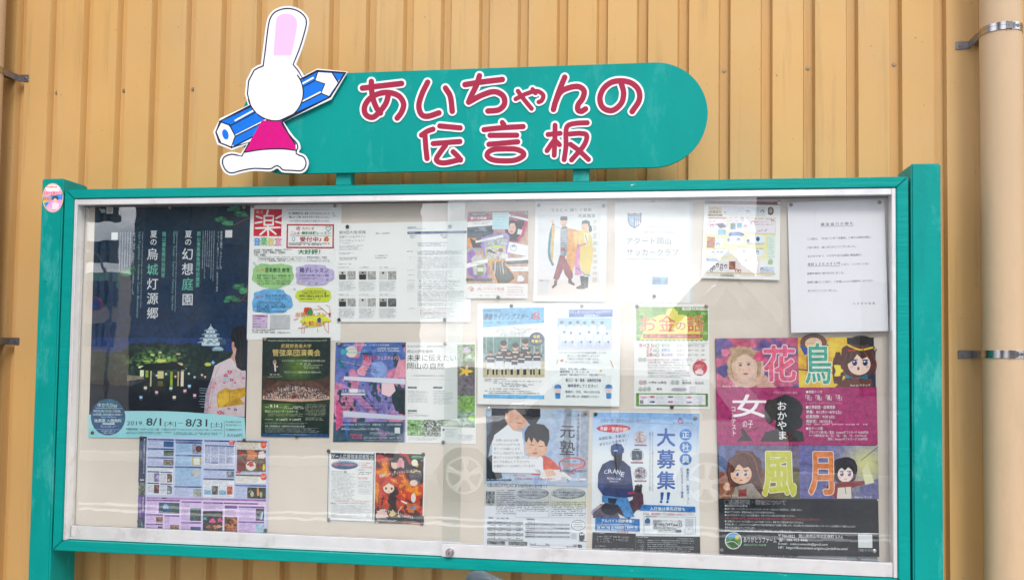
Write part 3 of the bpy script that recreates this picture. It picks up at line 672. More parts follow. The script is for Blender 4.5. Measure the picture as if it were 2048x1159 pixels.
# stone shore, lanterns, castle, hall
s.poly([(465, 530), (600, 545), (620, 565), (465, 585)], '#8b8678'); s.poly([(465, 585), (560, 572), (640, 578), (465, 640)], '#3b4048')
for (x, y, a, b_, c_) in ((605, 463, 42, 14, '#e9f0c0'), (965, 478, 34, 12, '#ffffff'), (770, 405, 45, 15, '#dbe27a'), (870, 398, 40, 12, '#8fae48'), (1185, 437, 30, 16, '#c9d84a'), (935, 437, 28, 14, '#e8c987'), (690, 352, 20, 9, '#cfe08a'), (760, 330, 14, 8, '#d8e6a0'), (920, 345, 22, 8, '#c9b97a'), (785, 441, 12, 8, '#f4f2c8'), (640, 408, 34, 9, '#9fbf55')):
    s.ell(x, y, a, b_, c_, 14)
s.poly([(560, 485), (640, 430), (900, 418), (1010, 487)], '#0f1a20')
s.ell(1230, 420, 13, 13, '#5f9bff', 12); s.ell(1230, 420, 4, 24, '#9fc4ff', 8); s.ell(1230, 420, 22, 4, '#9fc4ff', 8)
for (x0, x1, y0, y1, c_) in ((580, 614, 488, 545, '#f3f6cf'), (630, 655, 492, 552, '#9db33c'), (672, 684, 495, 632, '#d8cfa8'), (736, 790, 497, 562, '#ded79a'), (850, 872, 500, 632, '#9bb52c'), (915, 928, 500, 630, '#c9b48a'), (945, 970, 497, 632, '#efe6cf'), (740, 782, 585, 630, '#6f6b2c')):
    s.rect(x0, y0, x1, y1, c_)
for x, y, c_ in ((628, 647, '#e8d9c8'), (588, 731, '#7fb4e0'), (727, 686, '#e98fb0'), (855, 650, '#8ad0cf'), (980, 674, '#e99ab8'), (1020, 631, '#86c4ea'), (885, 731, '#f0dcc0'), (1067, 714, '#e7a0bf'), (1132, 532, '#f0c9a0'), (1160, 549, '#e9a79a'), (1066, 551, '#bfe0e0'), (895, 546, '#f4b9a8'), (812, 524, '#e8e8d0'), (1015, 520, '#dfe8c0'), (728, 537, '#f0d9b0')):
    w_ = 14 if y > 600 else 9
    s.rect(x-w_, y-w_, x+w_, y+w_*.8, c_); s.rect(x-w_*.8, y+w_*1.2, x+w_*.8, y+w_*1.7, '#5a6e86'); s.rect(x-w_*.45, y-w_*.4, x+w_*.45, y+w_*.4, '#ffffff')
for (yy, w_, h_) in ((235, 190, 32), (200, 160, 26), (165, 125, 26), (130, 90, 24)):
    cxx = 1210
    s.rect(cxx-w_*.42, yy, cxx+w_*.42, yy+h_+4, '#cfe0ea'); s.poly([(cxx-w_*.62, yy+6), (cxx-w_*.45, yy-8), (cxx+w_*.45, yy-8), (cxx+w_*.62, yy+6)], '#5d7f9c'); s.line([(cxx-w_*.62, yy+7), (cxx+w_*.62, yy+7)], 3, '#e6f2f8')
    s.rect(cxx-w_*.2, yy+12, cxx-w_*.05, yy+20, '#56708c'); s.rect(cxx+w_*.1, yy+12, cxx+w_*.25, yy+20, '#56708c')
s.poly([(1180, 130), (1210, 90), (1242, 130)], '#c2d6e4'); s.line([(1210, 90), (1212, 78)], 3, '#e8f2f8'); s.poly([(1140, 245), (1205, 202), (1262, 245)], '#d9e8f0'); s.poly([(1165, 242), (1205, 215), (1240, 242)], '#6f90a8')
s.poly([(1220, 300), (1250, 280), (1300, 282), (1330, 305)], '#a9c6d2'); s.rect(1225, 303, 1320, 316, '#8fb4c0'); s.rect(1290, 215, 1345, 260, '#3c586e')
# woman in a yukata seen from behind
s.poly([(1165, 700), (1150, 868), (1280, 885), (1512, 905), (1522, 500), (1490, 420), (1440, 340), (1385, 380), (1285, 425), (1245, 450), (1215, 560)], '#d6c3cc')
s.poly([(1285, 425), (1385, 380), (1440, 470), (1340, 500), (1240, 560), (1215, 560), (1245, 450)], '#e0d0d8')
s.poly([(1395, 280), (1415, 250), (1470, 270), (1440, 430), (1385, 382), (1410, 330)], '#d2a898')
s.poly([(1400, 250), (1388, 190), (1400, 130), (1440, 98), (1490, 88), (1530, 110), (1524, 490), (1485, 495), (1440, 460), (1425, 380), (1440, 300)], '#161a22')
s.line([(1450, 130), (1475, 250), (1470, 400), (1490, 470)], 5, '#2e3640', True); s.line([(1410, 150), (1440, 220)], 6, '#262d38'); s.line([(1500, 120), (1508, 300), (1500, 460)], 4, '#2b333e', True)
s.ell(1408, 258, 12, 24, '#d4917c', 12)
s.poly([(1270, 690), (1345, 645), (1400, 665), (1515, 640), (1522, 720), (1470, 745), (1515, 790), (1420, 805), (1300, 820), (1275, 820), (1265, 750)], '#c79a25')
s.poly([(1285, 700), (1370, 680), (1378, 760), (1290, 830), (1272, 760)], '#e2b93c'); s.poly([(1375, 685), (1465, 665), (1475, 730), (1380, 760)], '#d9ac2e'); s.line([(1375, 682), (1380, 762)], 4, '#9c7414'); s.line([(1400, 700), (1450, 690)], 3, '#a87e1a')
for P_, c_, w_ in (([(1440, 470), (1410, 560), (1400, 640)], '#c4aeb9', 5), ([(1290, 440), (1250, 540), (1225, 690), (1200, 850)], '#bfa8b4', 6), ([(1330, 830), (1320, 900)], '#c2acb8', 5), ([(1240, 560), (1270, 640)], '#bda6b2', 5), ([(1470, 500), (1500, 620)], '#c8b4be', 5), ([(1395, 395), (1440, 480), (1500, 500)], '#f0e6ea', 6), ([(1190, 640), (1175, 760)], '#ece2e6', 5), ([(1420, 820), (1440, 890)], '#bfa8b4', 5)): s.line(P_, w_, c_, True)
s.poly([(1150, 868), (1165, 700), (1215, 560), (1235, 560), (1200, 720), (1190, 872)], '#b7a3b0')
for x, y, r_, c_ in ((1345, 535, 18, '#c4476a'), (1378, 505, 20, '#cc5a7c'), (1395, 575, 16, '#c24a66'), (1352, 572, 26, '#a9c4d8'), (1245, 610, 16, '#d87a92'), (1235, 640, 14, '#cf6a86'), (1330, 600, 11, '#d05a7a'), (1425, 600, 10, '#cc4d6c'), (1200, 820, 12, '#cf5e80'), (1290, 865, 22, '#d25a78'), (1370, 830, 12, '#b84a66'), (1500, 560, 14, '#c8607a'), (1195, 700, 8, '#c46a88'), (1430, 840, 14, '#6b4a78'), (1320, 870, 12, '#a84a70')):
    s.blob(x, y, r_, r_*.8, c_, 12, .3, int(x)); s.ell(x, y, r_*.3, r_*.3, '#e8c9d0', 8)
for yy in (650, 668, 690, 718, 745, 765, 790, 815): s.line([(1105+yy % 17, yy), (1180, yy+3)], 4, '#8fa9bd')
# pale blue base and round badge
arc = [(118, 885)]+[(118+i*14.0*1.0, 850+ (abs(i-28)/70)**2*330*(1 if i > 28 else 1.1)) for i in range(0, 101)]
s.poly([(118, 885), (300, 866), (450, 852), (600, 851), (800, 853), (1000, 862), (1200, 876), (1400, 895), (1512, 910), (1521, 1093), (122, 1084)], '#a9e3ec')
s.grid(120, 1000, 1517, 1088, lambda u, v: np.stack([.60+.10*u-.04*v, .86+.02*u, .90+.03*u], -1), step=30)
s.ell(295, 906, 154, 163, '#2a5c86', 48); 
s.grid(215, 760, 380, 1045, lambda u, v: np.stack([.16-.0*v, .42-.12*v, .52+.02*v], -1), step=12)
s.text('ゆかたDay', 203, 778, 378, 818, '#e6f3f6'); s.line([(185, 826), (420, 830)], 3, '#cfe6ee')
s.text('8月2日(金),9日(金),16日(金),', 165, 840, 412, 862, '#dfeef4', .01); s.text('23日(金),30日(金)の18:00～', 160, 870, 425, 893, '#dfeef4', .01)
s.fine(232, 902, 375, 914, 1, '#b9d3e2'); s.text('後楽園 入園無料', 172, 920, 415, 952, '#e6f3f6', .005); s.rect(247, 957, 353, 972, '#dcebf1'); s.fine(255, 960, 345, 970, 1, '#2c5f86')
s.fine(230, 980, 370, 1004, 2, '#b9d3e2'); s.line([(180, 1014), (405, 1018)], 2, '#cfe6ee'); s.text('岡山城天守閣への', 235, 1022, 360, 1036, '#cfe3ec'); s.text('入場時に特典あり', 240, 1040, 352, 1054, '#cfe3ec')
DK = '#2f3a4a'
s.text('2019.', 462, 940, 612, 978, DK); s.text('8/1', 636, 912, 770, 980, DK, .012); s.text('[木]', 800, 942, 900, 984, DK); s.line([(918, 958), (962, 959)], 4, DK)
s.text('8/31', 986, 920, 1180, 988, DK, .012); s.text('[土]', 1212, 950, 1312, 994, DK)
s.rect(458, 1006, 470, 1018, DK); s.text('開催時間／18:00～21:30 入園・入場は21:00まで', 474, 1002, 925, 1024, DK, .01); s.text('(中秋の名月および岡山城天守閣への入場は別途)', 930, 1010, 1318, 1026, DK)
s.fine(458, 1036, 860, 1060, 2, DK, .6); s.fine(878, 1040, 1320, 1068, 2, DK, .6); s.line([(1330, 938), (1332, 1082)], 3, '#4a5a68')
s.text('岡山後楽園と岡山城', 1344, 940, 1480, 957, DK); s.text('岡山城天守閣とセット', 1344, 968, 1488, 985, DK); s.text('共通券販売中！', 1344, 1008, 1490, 1030, DK); s.text('大人560円', 1354, 1052, 1490, 1082, DK, .012)
# upper lettering
s.view(150, 390, 4.457); WT, GN = '#e9eef5', '#6fc7b2'
s.vtext('夏の', 1012, 312, 452, 66, WT, .005)
for ch, y0, y1, c_ in (('幻', 468, 582, WT), ('想', 600, 716, WT), ('庭', 735, 850, GN), ('園', 872, 985, WT)): s.vtext(ch, 1005, y0, y1, 106, c_, .006)
s.vtext('夏の', 703, 312, 452, 66, WT, .005)
for ch, y0, y1, c_ in (('烏', 468, 582, WT), ('城', 608, 716, GN), ('灯', 735, 845, WT), ('源', 865, 975, WT), ('郷', 995, 1106, WT)): s.vtext(ch, 692, y0, y1, 106, c_, .006)
s.vtext('岡山後楽園夜間特別開園', 1104, 322, 820, 34, GN, .006); s.vtext('岡山城夜間特別開館', 795, 326, 735, 34, GN, .006)
s.rtext('Genso Teien - Summer Fantasy Garden', 878, 320, 1022, 20, '#7fb9bb', 0); s.rtext('Okayama Korakuen Special Late-Night Garden Opening and Illumination Event', 906, 322, 1040, 10, '#b5c6d2', 0)
s.rtext('Ujo-Togenkyo - Summer Castle Illumination', 568, 330, 1092, 20, '#7fb9bb', 0); s.rtext('Okayama Castle Special Late-Night Castle Opening and Illumination Event', 600, 326, 1000, 10, '#b5c6d2', 0)
s.vtext('後楽園入園料／大人400円', 1306, 318, 660, 20, '#c8d4e0'); s.vtext('シニア（65歳以上）140円、高校生以下無料', 1278, 318, 860, 16, '#c8d4e0')
s.vfine(1140, 318, 1256, 770, 6, '#9db0c4', .45); s.vtext('天守閣入場料／大人300円、小中学生120円', 530, 334, 888, 17, '#c8d4e0'); s.vfine(400, 334, 515, 700, 5, '#9db0c4', .4)
s.rect(1340, 312, 1402, 378, '#dfe2e6'); s.rect(325, 332, 383, 398, '#e6e8ee'); s.rect(281, 108, 340, 166, '#dfe0e2'); s.ell(310, 136, 22, 22, '#c9c4b8', 12); s.rect(232, 124, 272, 158, '#9fc4d6'); s.poly([(212, 120), (232, 118), (232, 150)], '#d8a68c')
for i, (x, y, rx, ry) in enumerate(((1425, 120, 52, 26), (1470, 165, 55, 26), (1380, 130, 26, 14), (1510, 180, 30, 16), (1300, 215, 56, 24), (1365, 250, 50, 22), (1275, 220, 26, 16), (1460, 815, 52, 28), (1500, 850, 40, 28), (1390, 915, 52, 20), (1440, 935, 38, 18), (1350, 945, 26, 12), (460, 690, 60, 30), (510, 660, 36, 20))):
    s.blob(x, y, rx, ry, ('#2f7a55', '#276b4a', '#3a8560')[i % 3], 18, .25, i); s.blob(x-rx*.2, y-ry*.3, rx*.5, ry*.35, '#4a9670', 12, .3, i+5)
s.line([(1420, 270), (1480, 235), (1550, 205)], 7, '#6b4a48', True); s.line([(1535, 800), (1530, 880), (1480, 945)], 7, '#7a4a3c', True); s.line([(1410, 925), (1530, 940)], 6, '#6b4438')
for i in range(70): 
    x, y = rng.random()*1300+230, rng.random()*1000+90; s.ell(x, y, 1.6, 1.6, '#8fb0cf', 5)
s.done()

# 2 music school flyer
s = Sheet('flyer', [(501.5, 404), (683, 405), (681, 681), (493, 679)], YA-.0001, 'white music school flyer with a big red square character at its top left', 'flyer', view=(490, 400, 4.138))
s.rect(76, 74, 306, 298, '#d52039'); s.text('らく', 95, 84, 148, 110, '#ffffff', .01)
for P_ in ([(190, 86), (180, 120)], [(160, 130), (160, 205)], [(160, 130), (235, 130), (232, 205)], [(160, 168), (232, 168)], [(160, 205), (232, 205)], [(95, 135), (140, 150)], [(85, 190), (140, 180)], [(258, 150), (300, 130)], [(255, 178), (300, 190)], [(88, 232), (290, 226)], [(190, 210), (192, 292)], [(180, 240), (125, 285)], [(205, 240), (255, 280)]):
    s.line(P_, 15, '#ffffff')
for ch, x, c_ in (('音', 74, '#2a7fd0'), ('楽', 130, '#58b748'), ('教', 188, '#ead24a'), ('室', 248, '#e87f9f')): s.text(ch, x, 312 if x != 130 else 305, x+54, 375, c_, .03, outline='#d7eef6' , ow=.05)
s.line([(352, 80), (700, 78)], 2, '#5aa88a')
for i, t in enumerate(('楽・音楽教室では、音楽・ピアノなどのレッスンを', '"楽しい・丁寧・わかりやすい" をモットーにし、', '一人一人のペースにあわせて大切に行っています。')): s.text(t, 362, 100+i*31, 700, 119+i*31, '#333', .02)
s.frame(346, 198, 736, 396, 11, '#c02a35'); s.text('ただいま', 476, 222, 572, 246, '#c8323c', .02); s.text('ご入会・', 378, 260, 470, 284, '#c8323c', .02); s.text('無料体験レッスン', 470, 258, 708, 284, '#1f8a50', .03)
s.line([(372, 294), (715, 296)], 2, '#444'); s.text('受付中♪', 455, 304, 632, 344, '#c8202c', .03); s.fine(362, 352, 705, 376, 2, '#333', .65)
s.line(catmull([(690, 258), (668, 232), (676, 216), (690, 226), (704, 214), (712, 230), (690, 258)], 4), 4, '#1f8a50'); s.ell(402, 322, 12, 18, '#4a90c8', 12); s.ell(402, 322, 8, 13, '#f2f4f8', 12); s.blob(674, 322, 20, 20, '#d8702a', 12, .5, 3); s.blob(440, 234, 18, 16, '#d9a4b0', 12, .5, 4)
s.text('北の内・西市(駅前)・東島田', 72, 404, 300, 420, '#222', .03); s.fine(302, 404, 396, 416, 1, '#444'); s.text('矢坂町・大供・津島山・広瀬町', 72, 422, 334, 440, '#222', .03); s.text('江崎・奉還町', 72, 444, 172, 460, '#222', .03)
s.text('大好評！', 440, 406, 622, 446, '#1f8a50', .035)
for i, t in enumerate(('ピアノ(ポピュラー・ジャズ・クラシック・リハビリピアノ)・音楽療法(就業士・幼稚園', '小学校受験音楽指導)・音楽療法(老人・児童)・ボイストレーニング・ソルフェージュ', 'リトミック・音楽理論・受験対策・グループレッスン・ハンドベルを行っています。')): s.text(t, 106, 462+i*16, 676, 474+i*16, '#2a2a2a', .02)
s.blob(232, 622, 172, 102, '#9fd08a', seed=1); s.blob(570, 620, 160, 88, '#c3b6df', seed=2); s.blob(220, 838, 166, 100, '#6fb3e6', seed=3); s.blob(568, 786, 148, 60, '#d3e03c', seed=4)
s.text('大人気', 92, 574, 160, 596, '#c8323c', .01, rot=-6); s.text('音楽療法 療育', 166, 558, 370, 596, '#1c3328', .03)
for i, t in enumerate(('楽器や歌などを使って精神訓練、精', '神面、肉体的に音楽ケアをしていき', 'ながら、前向きに、元気に生活出来', 'るようお手伝いさせて頂く講座です。')): s.text(t, 98, 614+i*22, 376, 632+i*22, '#20301c', .02)
s.text('親子レッスン', 452, 558, 690, 598, '#2b2a5a', .03); s.text('お好みの曲を親子で楽しく連弾', 450, 612, 695, 630, '#2b2a4a', .02); s.text('してみませんか？', 450, 638, 588, 655, '#2b2a4a', .02)
for x, y, c_ in ((468, 690, '#d8c04a'), (528, 692, '#6fae5a'), (590, 690, '#6fae5a'), (680, 660, '#4fa88a')): s.ell(x, y, 9, 7, c_, 10); s.line([(x+8, y), (x+8, y-22)], 3, c_)
s.text('大人気', 88, 792, 152, 816, '#c8323c', .01, rot=-6); s.text('大人のための', 166, 776, 328, 800, '#163a66', .02); s.text('ピアノレッスン', 166, 802, 350, 826, '#163a66', .02)
for i, t in enumerate(('お好みの曲を初めての方にも、', 'やさしく、楽しくお教えします。', '弾語士、保険、運動等の育成講', '座も開催します。', '　20時以内お越しで行られます。')): s.text(t, 96, 838+i*18, (322, 340, 334, 222, 350)[i], 853+i*18, '#143050', .02)
s.text('すべてのお問い合わせはコチラ！', 470, 744, 678, 760, '#2a3010', .02); s.text('お気軽にお問い合わせ下さい♥', 476, 762, 672, 776, '#2a3010', .02); s.text('090-2862-0419', 448, 781, 646, 803, '#1a2a10', .03); s.text('堀井', 654, 781, 696, 803, '#1a2a10', .03); s.fine(456, 812, 630, 824, 1, '#1a2a10', .8)
s.rect(62, 948, 188, 966, '#c78ab8'); s.rect(62, 966, 188, 1056, '#dcc4e6'); s.text('上級者対応', 80, 950, 166, 964, '#402040', .02)
for i, t in enumerate(('毎回開催', '全チケット制', '毎週1回コース', '第1回通コース')): s.text(t, 64, 972+i*22, 64+28*(len(t)*.6), 986+i*22, '#3a2238', .02)
s.rect(208, 948, 374, 1064, '#c4c5c9'); s.text('第１回30分開講15分枠です', 58, 1066, 248, 1080, '#222', .02); s.text('※その他、初級・継続・短期等、ご相談に応じます。', 58, 1084, 378, 1098, '#222', .02)
s.blob(520, 915, 36, 30, '#c8402a', seed=8); s.blob(540, 930, 22, 26, '#3a9a4a', seed=9); s.blob(560, 1000, 95, 46, '#cfe04a', seed=7); s.poly([(470, 985), (640, 940), (720, 1000), (500, 1040)], '#e3e832')
for P_ in ([(560, 905), (640, 900), (690, 940)], [(600, 872), (650, 905)], [(470, 1055), (470, 1100), (490, 1100), (492, 1050)], [(600, 1060), (604, 1096)], [(655, 1005), (660, 1060), (690, 1100)], [(690, 1005), (692, 1095)], [(640, 1005), (700, 1005)], [(670, 865), (700, 880), (706, 950)]): s.line(P_, 3.5, '#c8503c')
s.text('出張レッスン', 420, 925, 672, 962, '#e06a18', .035, outline='#fff3b0', ow=.03); s.text('！', 690, 930, 712, 968, '#c83a2a', .03); s.text('大歓迎！', 470, 998, 652, 1038, '#e05a18', .035, outline='#fff3b0', ow=.03)
s.line([(404, 990), (440, 976)], 5, '#c83a2a'); s.line([(440, 1060), (520, 1048)], 5, '#c83a2a'); s.blob(614, 992, 16, 22, '#2a4a9a', 12, .4, 4)
for x, y in ((730, 110), (738, 130), (690, 500), (410, 735), (76, 520), (90, 540)): s.ell(x, y, 11, 9, '#bfe0d2', 12)
s.done()

# 3 orchestra poster
s = Sheet('poster', [(526.7, 674.5), (661.2, 674.5), (658.4, 872.8), (523.3, 871.4)], YB, 'dark green orchestra concert poster with gold title, below the music school flyer', 'poster', '#15302c', view=(510, 665, 5.27))
def g3(u, v):
    gl = np.exp(-((u-.25)/.25)**2-((v-.66)/.2)**2)[..., None]+.8*np.exp(-((u-.55)/.22)**2-((v-.30)/.13)**2)[..., None]
    n = fbm(u, v, 5, 3)[..., None]; return np.array([.07, .16, .15])+gl*np.array([.33, .37, .02])*(.6+.8*n)
s.grid(80, 52, 790, 1090, g3, step=14)
s.text('Musashino Academia Musicae Symphony Orchestra Concert 2019', 134, 70, 754, 90, '#c8d0b8', 0, slant=.2)
GD_ = '#e3c877'
s.text('武蔵野音楽大学', 274, 118, 594, 160, GD_, .004); s.text('管弦楽団演奏会', 184, 174, 692, 244, GD_, .01)
def hall(u, v):
    top = .03+.16*(1-np.abs(u*2-1))*0+.02; n = vnoise(u*3, v*.3, 30, 2)
    wall_ = np.stack([.34+.12*n, .22+.08*n, .18+.06*n], -1); fl = np.stack([.82+.06*n, .66+.05*n, .58+.05*n], -1)
    d = np.abs(u-.5)*2; fe = .28+.48*d**1.6
    r = np.where((v > fe)[..., None], fl, wall_)
    pe = (v > .18) & (v < .88) & (d < .80+.2*v) & (v > fe-.12)
    q = vnoise(u*4.4, v*1.6, 26, 6); q2 = vnoise(u*4.4, v*1.6, 31, 9)
    r = np.where((pe & (q > .42))[..., None], np.array([.12, .13, .18]), r); return np.where((pe & (q2 > .80))[..., None], np.array([.92, .88, .86]), r)
s.grid(84, 500, 788, 722, hall, step=4.2)
s.poly([(84, 440), (200, 470), (330, 492), (540, 496), (690, 478), (790, 446), (790, 505), (84, 505)], '#2c3a22'); s.poly([(84, 472), (240, 500), (240, 515), (84, 600)], '#4a3128'); s.poly([(790, 470), (640, 502), (640, 515), (790, 620)], '#4a3128')
s.poly([(80, 700), (250, 715), (430, 726), (620, 718), (790, 700), (790, 745), (80, 745)], '#24361f'); s.rect(392, 655, 440, 690, '#7c2a30')
s.rect(158, 284, 258, 424, '#0f1820'); s.person(207, 285, 422, 90, '#20242e', hair='#8a7f70'); s.poly([(200, 330), (216, 330), (222, 400), (208, 410)], '#e8e4e0'); s.ell(232, 356, 12, 8, '#d9a98c', 10)
s.text('指揮：北原　幸男', 158, 430, 255, 446, '#e0e0d0', .01); s.fine(136, 456, 290, 476, 2, '#a8b090')
LT = '#dfe3d6'
s.text('チャイコフスキー／ピアノ協奏曲 第1番 変ロ短調 Op.23', 285, 284, 735, 304, LT, .01); s.text('ピアノ独奏：高橋　礼恵', 434, 316, 586, 332, LT); s.fine(512, 336, 715, 382, 3, '#b4bca0')
s.text('プロコフィエフ／交響曲 第5番 変ロ長調 Op.100', 305, 404, 690, 424, LT, .01)
s.text('2019', 106, 774, 148, 788, LT, .01); s.text('9.14', 158, 752, 246, 790, '#f2f2e8', .02); s.text('(土)', 254, 774, 290, 790, LT); s.fine(304, 772, 510, 808, 2, LT); s.text('岡山シンフォニーホール 大ホール', 106, 812, 452, 838, '#f2f2e8', .012)
s.fine(140, 848, 510, 880, 3, '#aab39a'); s.fine(106, 908, 190, 920, 1, LT); s.text('￥1,500円', 222, 898, 340, 926, '#eef0e6', .015); s.text('￥1,000円', 360, 898, 482, 926, '#eef0e6', .015)
s.fine(106, 944, 560, 962, 2, '#a9b3b0'); s.text('主催：武蔵野音楽大学・武蔵野音楽大学同窓会岡山県支部', 106, 972, 520, 990, LT, .01); s.fine(106, 996, 690, 1052, 5, '#8f9c9c'); s.fine(528, 752, 756, 880, 9, '#a9b394', .45); s.fine(528, 890, 745, 925, 3, '#a9b394')
s.rect(78, 1056, 782, 1092, '#1f4a7c'); s.fine(270, 1066, 580, 1080, 1, '#8fb0d0')
s.done()

# 4 A3 notice: art and design competition
s = Sheet('notice', [(668.5, 447), (944, 441.5), (941, 643.5), (673, 643.5)], YB-.0002, 'white landscape art competition notice with six small grey portraits, held by black tacks', 'notice', view=(660, 395, 4.457))
T = '#5a5f6a'
s.text('第9回大阪成蹊', 80, 296, 318, 326, '#3a3f48', 0); s.text('全国アート＆デザイン', 80, 338, 316, 362, '#3f444e', 0); s.text('コンペティション', 80, 374, 300, 394, '#4a4f58', 0); s.text('募集・出品要項', 406, 312, 530, 326, T)
s.fine(82, 404, 200, 414, 1, '#8a909c'); s.fine(82, 426, 300, 472, 4, '#9aa0ac'); s.fine(78, 490, 210, 512, 2, '#8a909c'); s.fine(78, 532, 250, 562, 2, '#767c88'); s.fine(404, 512, 515, 552, 2, '#8a8f9a'); s.fine(78, 590, 190, 602, 1, '#555')
for r_, (y0, y1) in enumerate(((655, 730), (897, 970))):
    for c_, x in enumerate((76, 256, 438)):
        s.fine(x, y0-38, x+90, y0-24, 1, '#666c76'); s.fine(x, y0-24, x+150, y0-18, 1, '#9aa')
        s.rect(x, y0, x+70, y1, ('#d4d4d2', '#a9a9a8')[(r_+c_) % 2]); s.person(x+35, y0+6, y1, 62, ('#4a4a4a', '#2c2c2c', '#d8d8d8')[(c_+r_) % 3], skin='#b4b0ac', hair='#2c2c2c')
        s.photo(x+78, y0, x+152, y1, ('#d8d8d6', '#9a9a98', '#c4c4c0', '#7a7a78') if (r_, c_) != (1, 2) else ('#3c3c44', '#8a8a90', '#4a4a50'), seed=r_*3+c_, sc=4)
        s.fine(x, y1+16, x+150, y1+105, 9, '#8c929e', .5)
s.text('募集要項', 690, 258, 765, 274, '#6a86ac'); s.line([(690, 277), (845, 276)], 3, '#9ab0cc'); s.rect(690, 304, 1255, 326, '#5a6c94'); s.text('SCHEDULE', 700, 306, 756, 320, '#dfe6f0', .01)
s.fine(712, 338, 765, 370, 2, '#888'); s.fine(986, 330, 1050, 370, 2, '#888'); s.fine(780, 400, 1040, 440, 3, '#a6abb6'); s.fine(686, 476, 735, 488, 1, '#777'); s.fine(780, 474, 1180, 515, 4, '#8f8f98', .6, .1)
for i, y in enumerate((530, 645, 685, 735, 762, 778, 792, 810, 832, 984)): s.fine(686, y, 752, y+9, 1, '#7a7f8a', gap=.4)
s.fine(780, 528, 1200, 640, 11, '#a9a6ae', .45); s.fine(780, 650, 1100, 735, 9, '#9aa0aa', .45); s.fine(790, 738, 1160, 825, 6, '#8a8f98', .5); s.fine(780, 832, 1200, 930, 9, '#959aa4', .45); s.fine(780, 935, 1130, 970, 4, '#9aa0aa', .45); s.fine(806, 982, 1110, 1080, 8, '#8d8f98', .5); s.fine(806, 1022, 1060, 1036, 1, '#c87878')
s.done()

# 5 comic festival poster
s = Sheet('poster', [(675.5, 684.3), (811.6, 683.9), (809.2, 883.9), (669.9, 882.7)], YA, 'pink and blue cosplay festival poster at the middle of the board', 'poster', '#5a6aa0', view=(660, 670, 5.04))
def g5(u, v):
    n = fbm(u, v, 4, 11)[..., None]; n2 = fbm(u, v, 9, 17)[..., None]
    a = np.array([.27, .42, .70]); b = np.array([.86, .52, .68]); c = np.array([.70, .55, .80]); d = np.array([.16, .28, .36])
    t = v[..., None]; r = a*(1-t)+c*t; r = np.where(n > .52, b*.9+n2*.12, r); r = np.where((n2 > .66) & (t > .1), d, r); r = np.where(t > .80, d+n2*.12, r); return r
s.grid(58, 72, 760, 1075, g5, step=9)
# soft colour shapes standing in for the drawn figures
for (pts, c_) in (([(75, 235), (130, 250), (140, 320), (100, 330)], '#1f7a8c'), ([(640, 480), (700, 540), (740, 640), (760, 790), (660, 760), (620, 640)], '#1c3a44'), ([(700, 560), (755, 545), (755, 800), (690, 790)], '#163038'),
                  ([(270, 350), (330, 300), (380, 330), (350, 410), (280, 400)], '#f0a6b8'), ([(520, 480), (640, 470), (660, 560), (600, 620), (520, 590)], '#f6d4dc'), ([(95, 470), (260, 560), (470, 770), (430, 800), (120, 520)], '#c98ec4'), ([(340, 470), (420, 600), (540, 770), (500, 790), (350, 560)], '#7f78c0'),
                  ([(420, 280), (520, 260), (580, 330), (560, 450), (470, 440), (410, 380)], '#8aa4dc'), ([(690, 250), (760, 240), (760, 420), (640, 440)], '#e79ab0'), ([(60, 640), (110, 700), (130, 900), (60, 960)], '#d2588a'), ([(140, 880), (200, 870), (170, 1050)], '#3a6ab4'), ([(470, 940), (600, 970), (520, 1060)], '#8a6a9c')):
    s.poly(pts, c_)
s.ell(215, 165, 60, 58, '#f0d8cf', 20); s.line([(105, 260), (300, 300), (420, 330)], 4, '#c8c4d0', True)
s.text('Comic', 160, 118, 272, 148, '#5fd0d8', .03, outline='#ffffff', ow=.03); s.text('Fortune', 168, 152, 308, 182, '#5fd0d8', .03, outline='#ffffff', ow=.03); s.text('BluePrint', 330, 128, 480, 168, '#6f96dc', .01)
s.blob(140, 165, 34, 28, '#3ab0b4', 14, .4, 2); s.text('＆', 388, 172, 426, 198, '#1c2030', .02); s.text('Red', 342, 196, 465, 246, '#c8304a', .03); s.text('フェスティバル', 478, 208, 708, 248, '#f6b0a0', .02, outline='#ffffff', ow=.02)
s.text('コクサイコミック 学園祭　１０月２０日(日)開催', 132, 90, 598, 108, '#e8ecf8', .01); s.fine(480, 124, 710, 168, 3, '#eef2fa')
for i, t in enumerate(('コスプレパフォーマンス', 'イベント・フード・体験', '企画いっぱい')): s.text(t, 318+i*18, 290+i*28, 470, 306+i*28, '#23263c', .02, rot=8)
s.rect(112, 536, 356, 578, '#2a5a9a'); s.rect(196, 538, 278, 576, '#e8eaf2'); s.text('コスプレ天国前橋', 116, 540, 352, 574, '#ffffff', .02); s.rect(112, 584, 356, 602, '#dfe2ee'); s.line([(112, 604), (356, 606)], 4, '#333')
for i, t in enumerate(('フタヤアニメ2019で', 'Comic FortuneコスプレパフォーマンスステージＢ開催！', 'グループのメンバーとコス天の舞台へ立とう！', '栄えある優勝トロフィーと賞品を掴み取れ！！')): s.text(t, 110, 628+i*34, (305, 655, 550, 550)[i], 652+i*34, '#1b1d2a', .025)
for i, t in enumerate(('Comic Fortune は フタヤアニメ　全国大会！！・コス天の詳細は', '順次Comic Fortune公式HPにてご案内予定')): s.text(t, 116, 885+i*46, (720, 498)[i], 906+i*46, '#e8ecf2', .02)
s.text('Princess', 210, 986, 322, 1012, '#e8508a', .03, outline='#ffd8e6', ow=.03); s.text('Cafe', 222, 1016, 320, 1038, '#e8508a', .03, outline='#ffd8e6', ow=.03); s.rect(652, 928, 706, 988, '#e6e8ec'); s.fine(400, 976, 710, 1010, 2, '#c8ccd8'); s.frame(346, 1022, 722, 1058, 3, '#b8bcc8'); s.fine(356, 1030, 712, 1050, 1, '#b8bcc8')
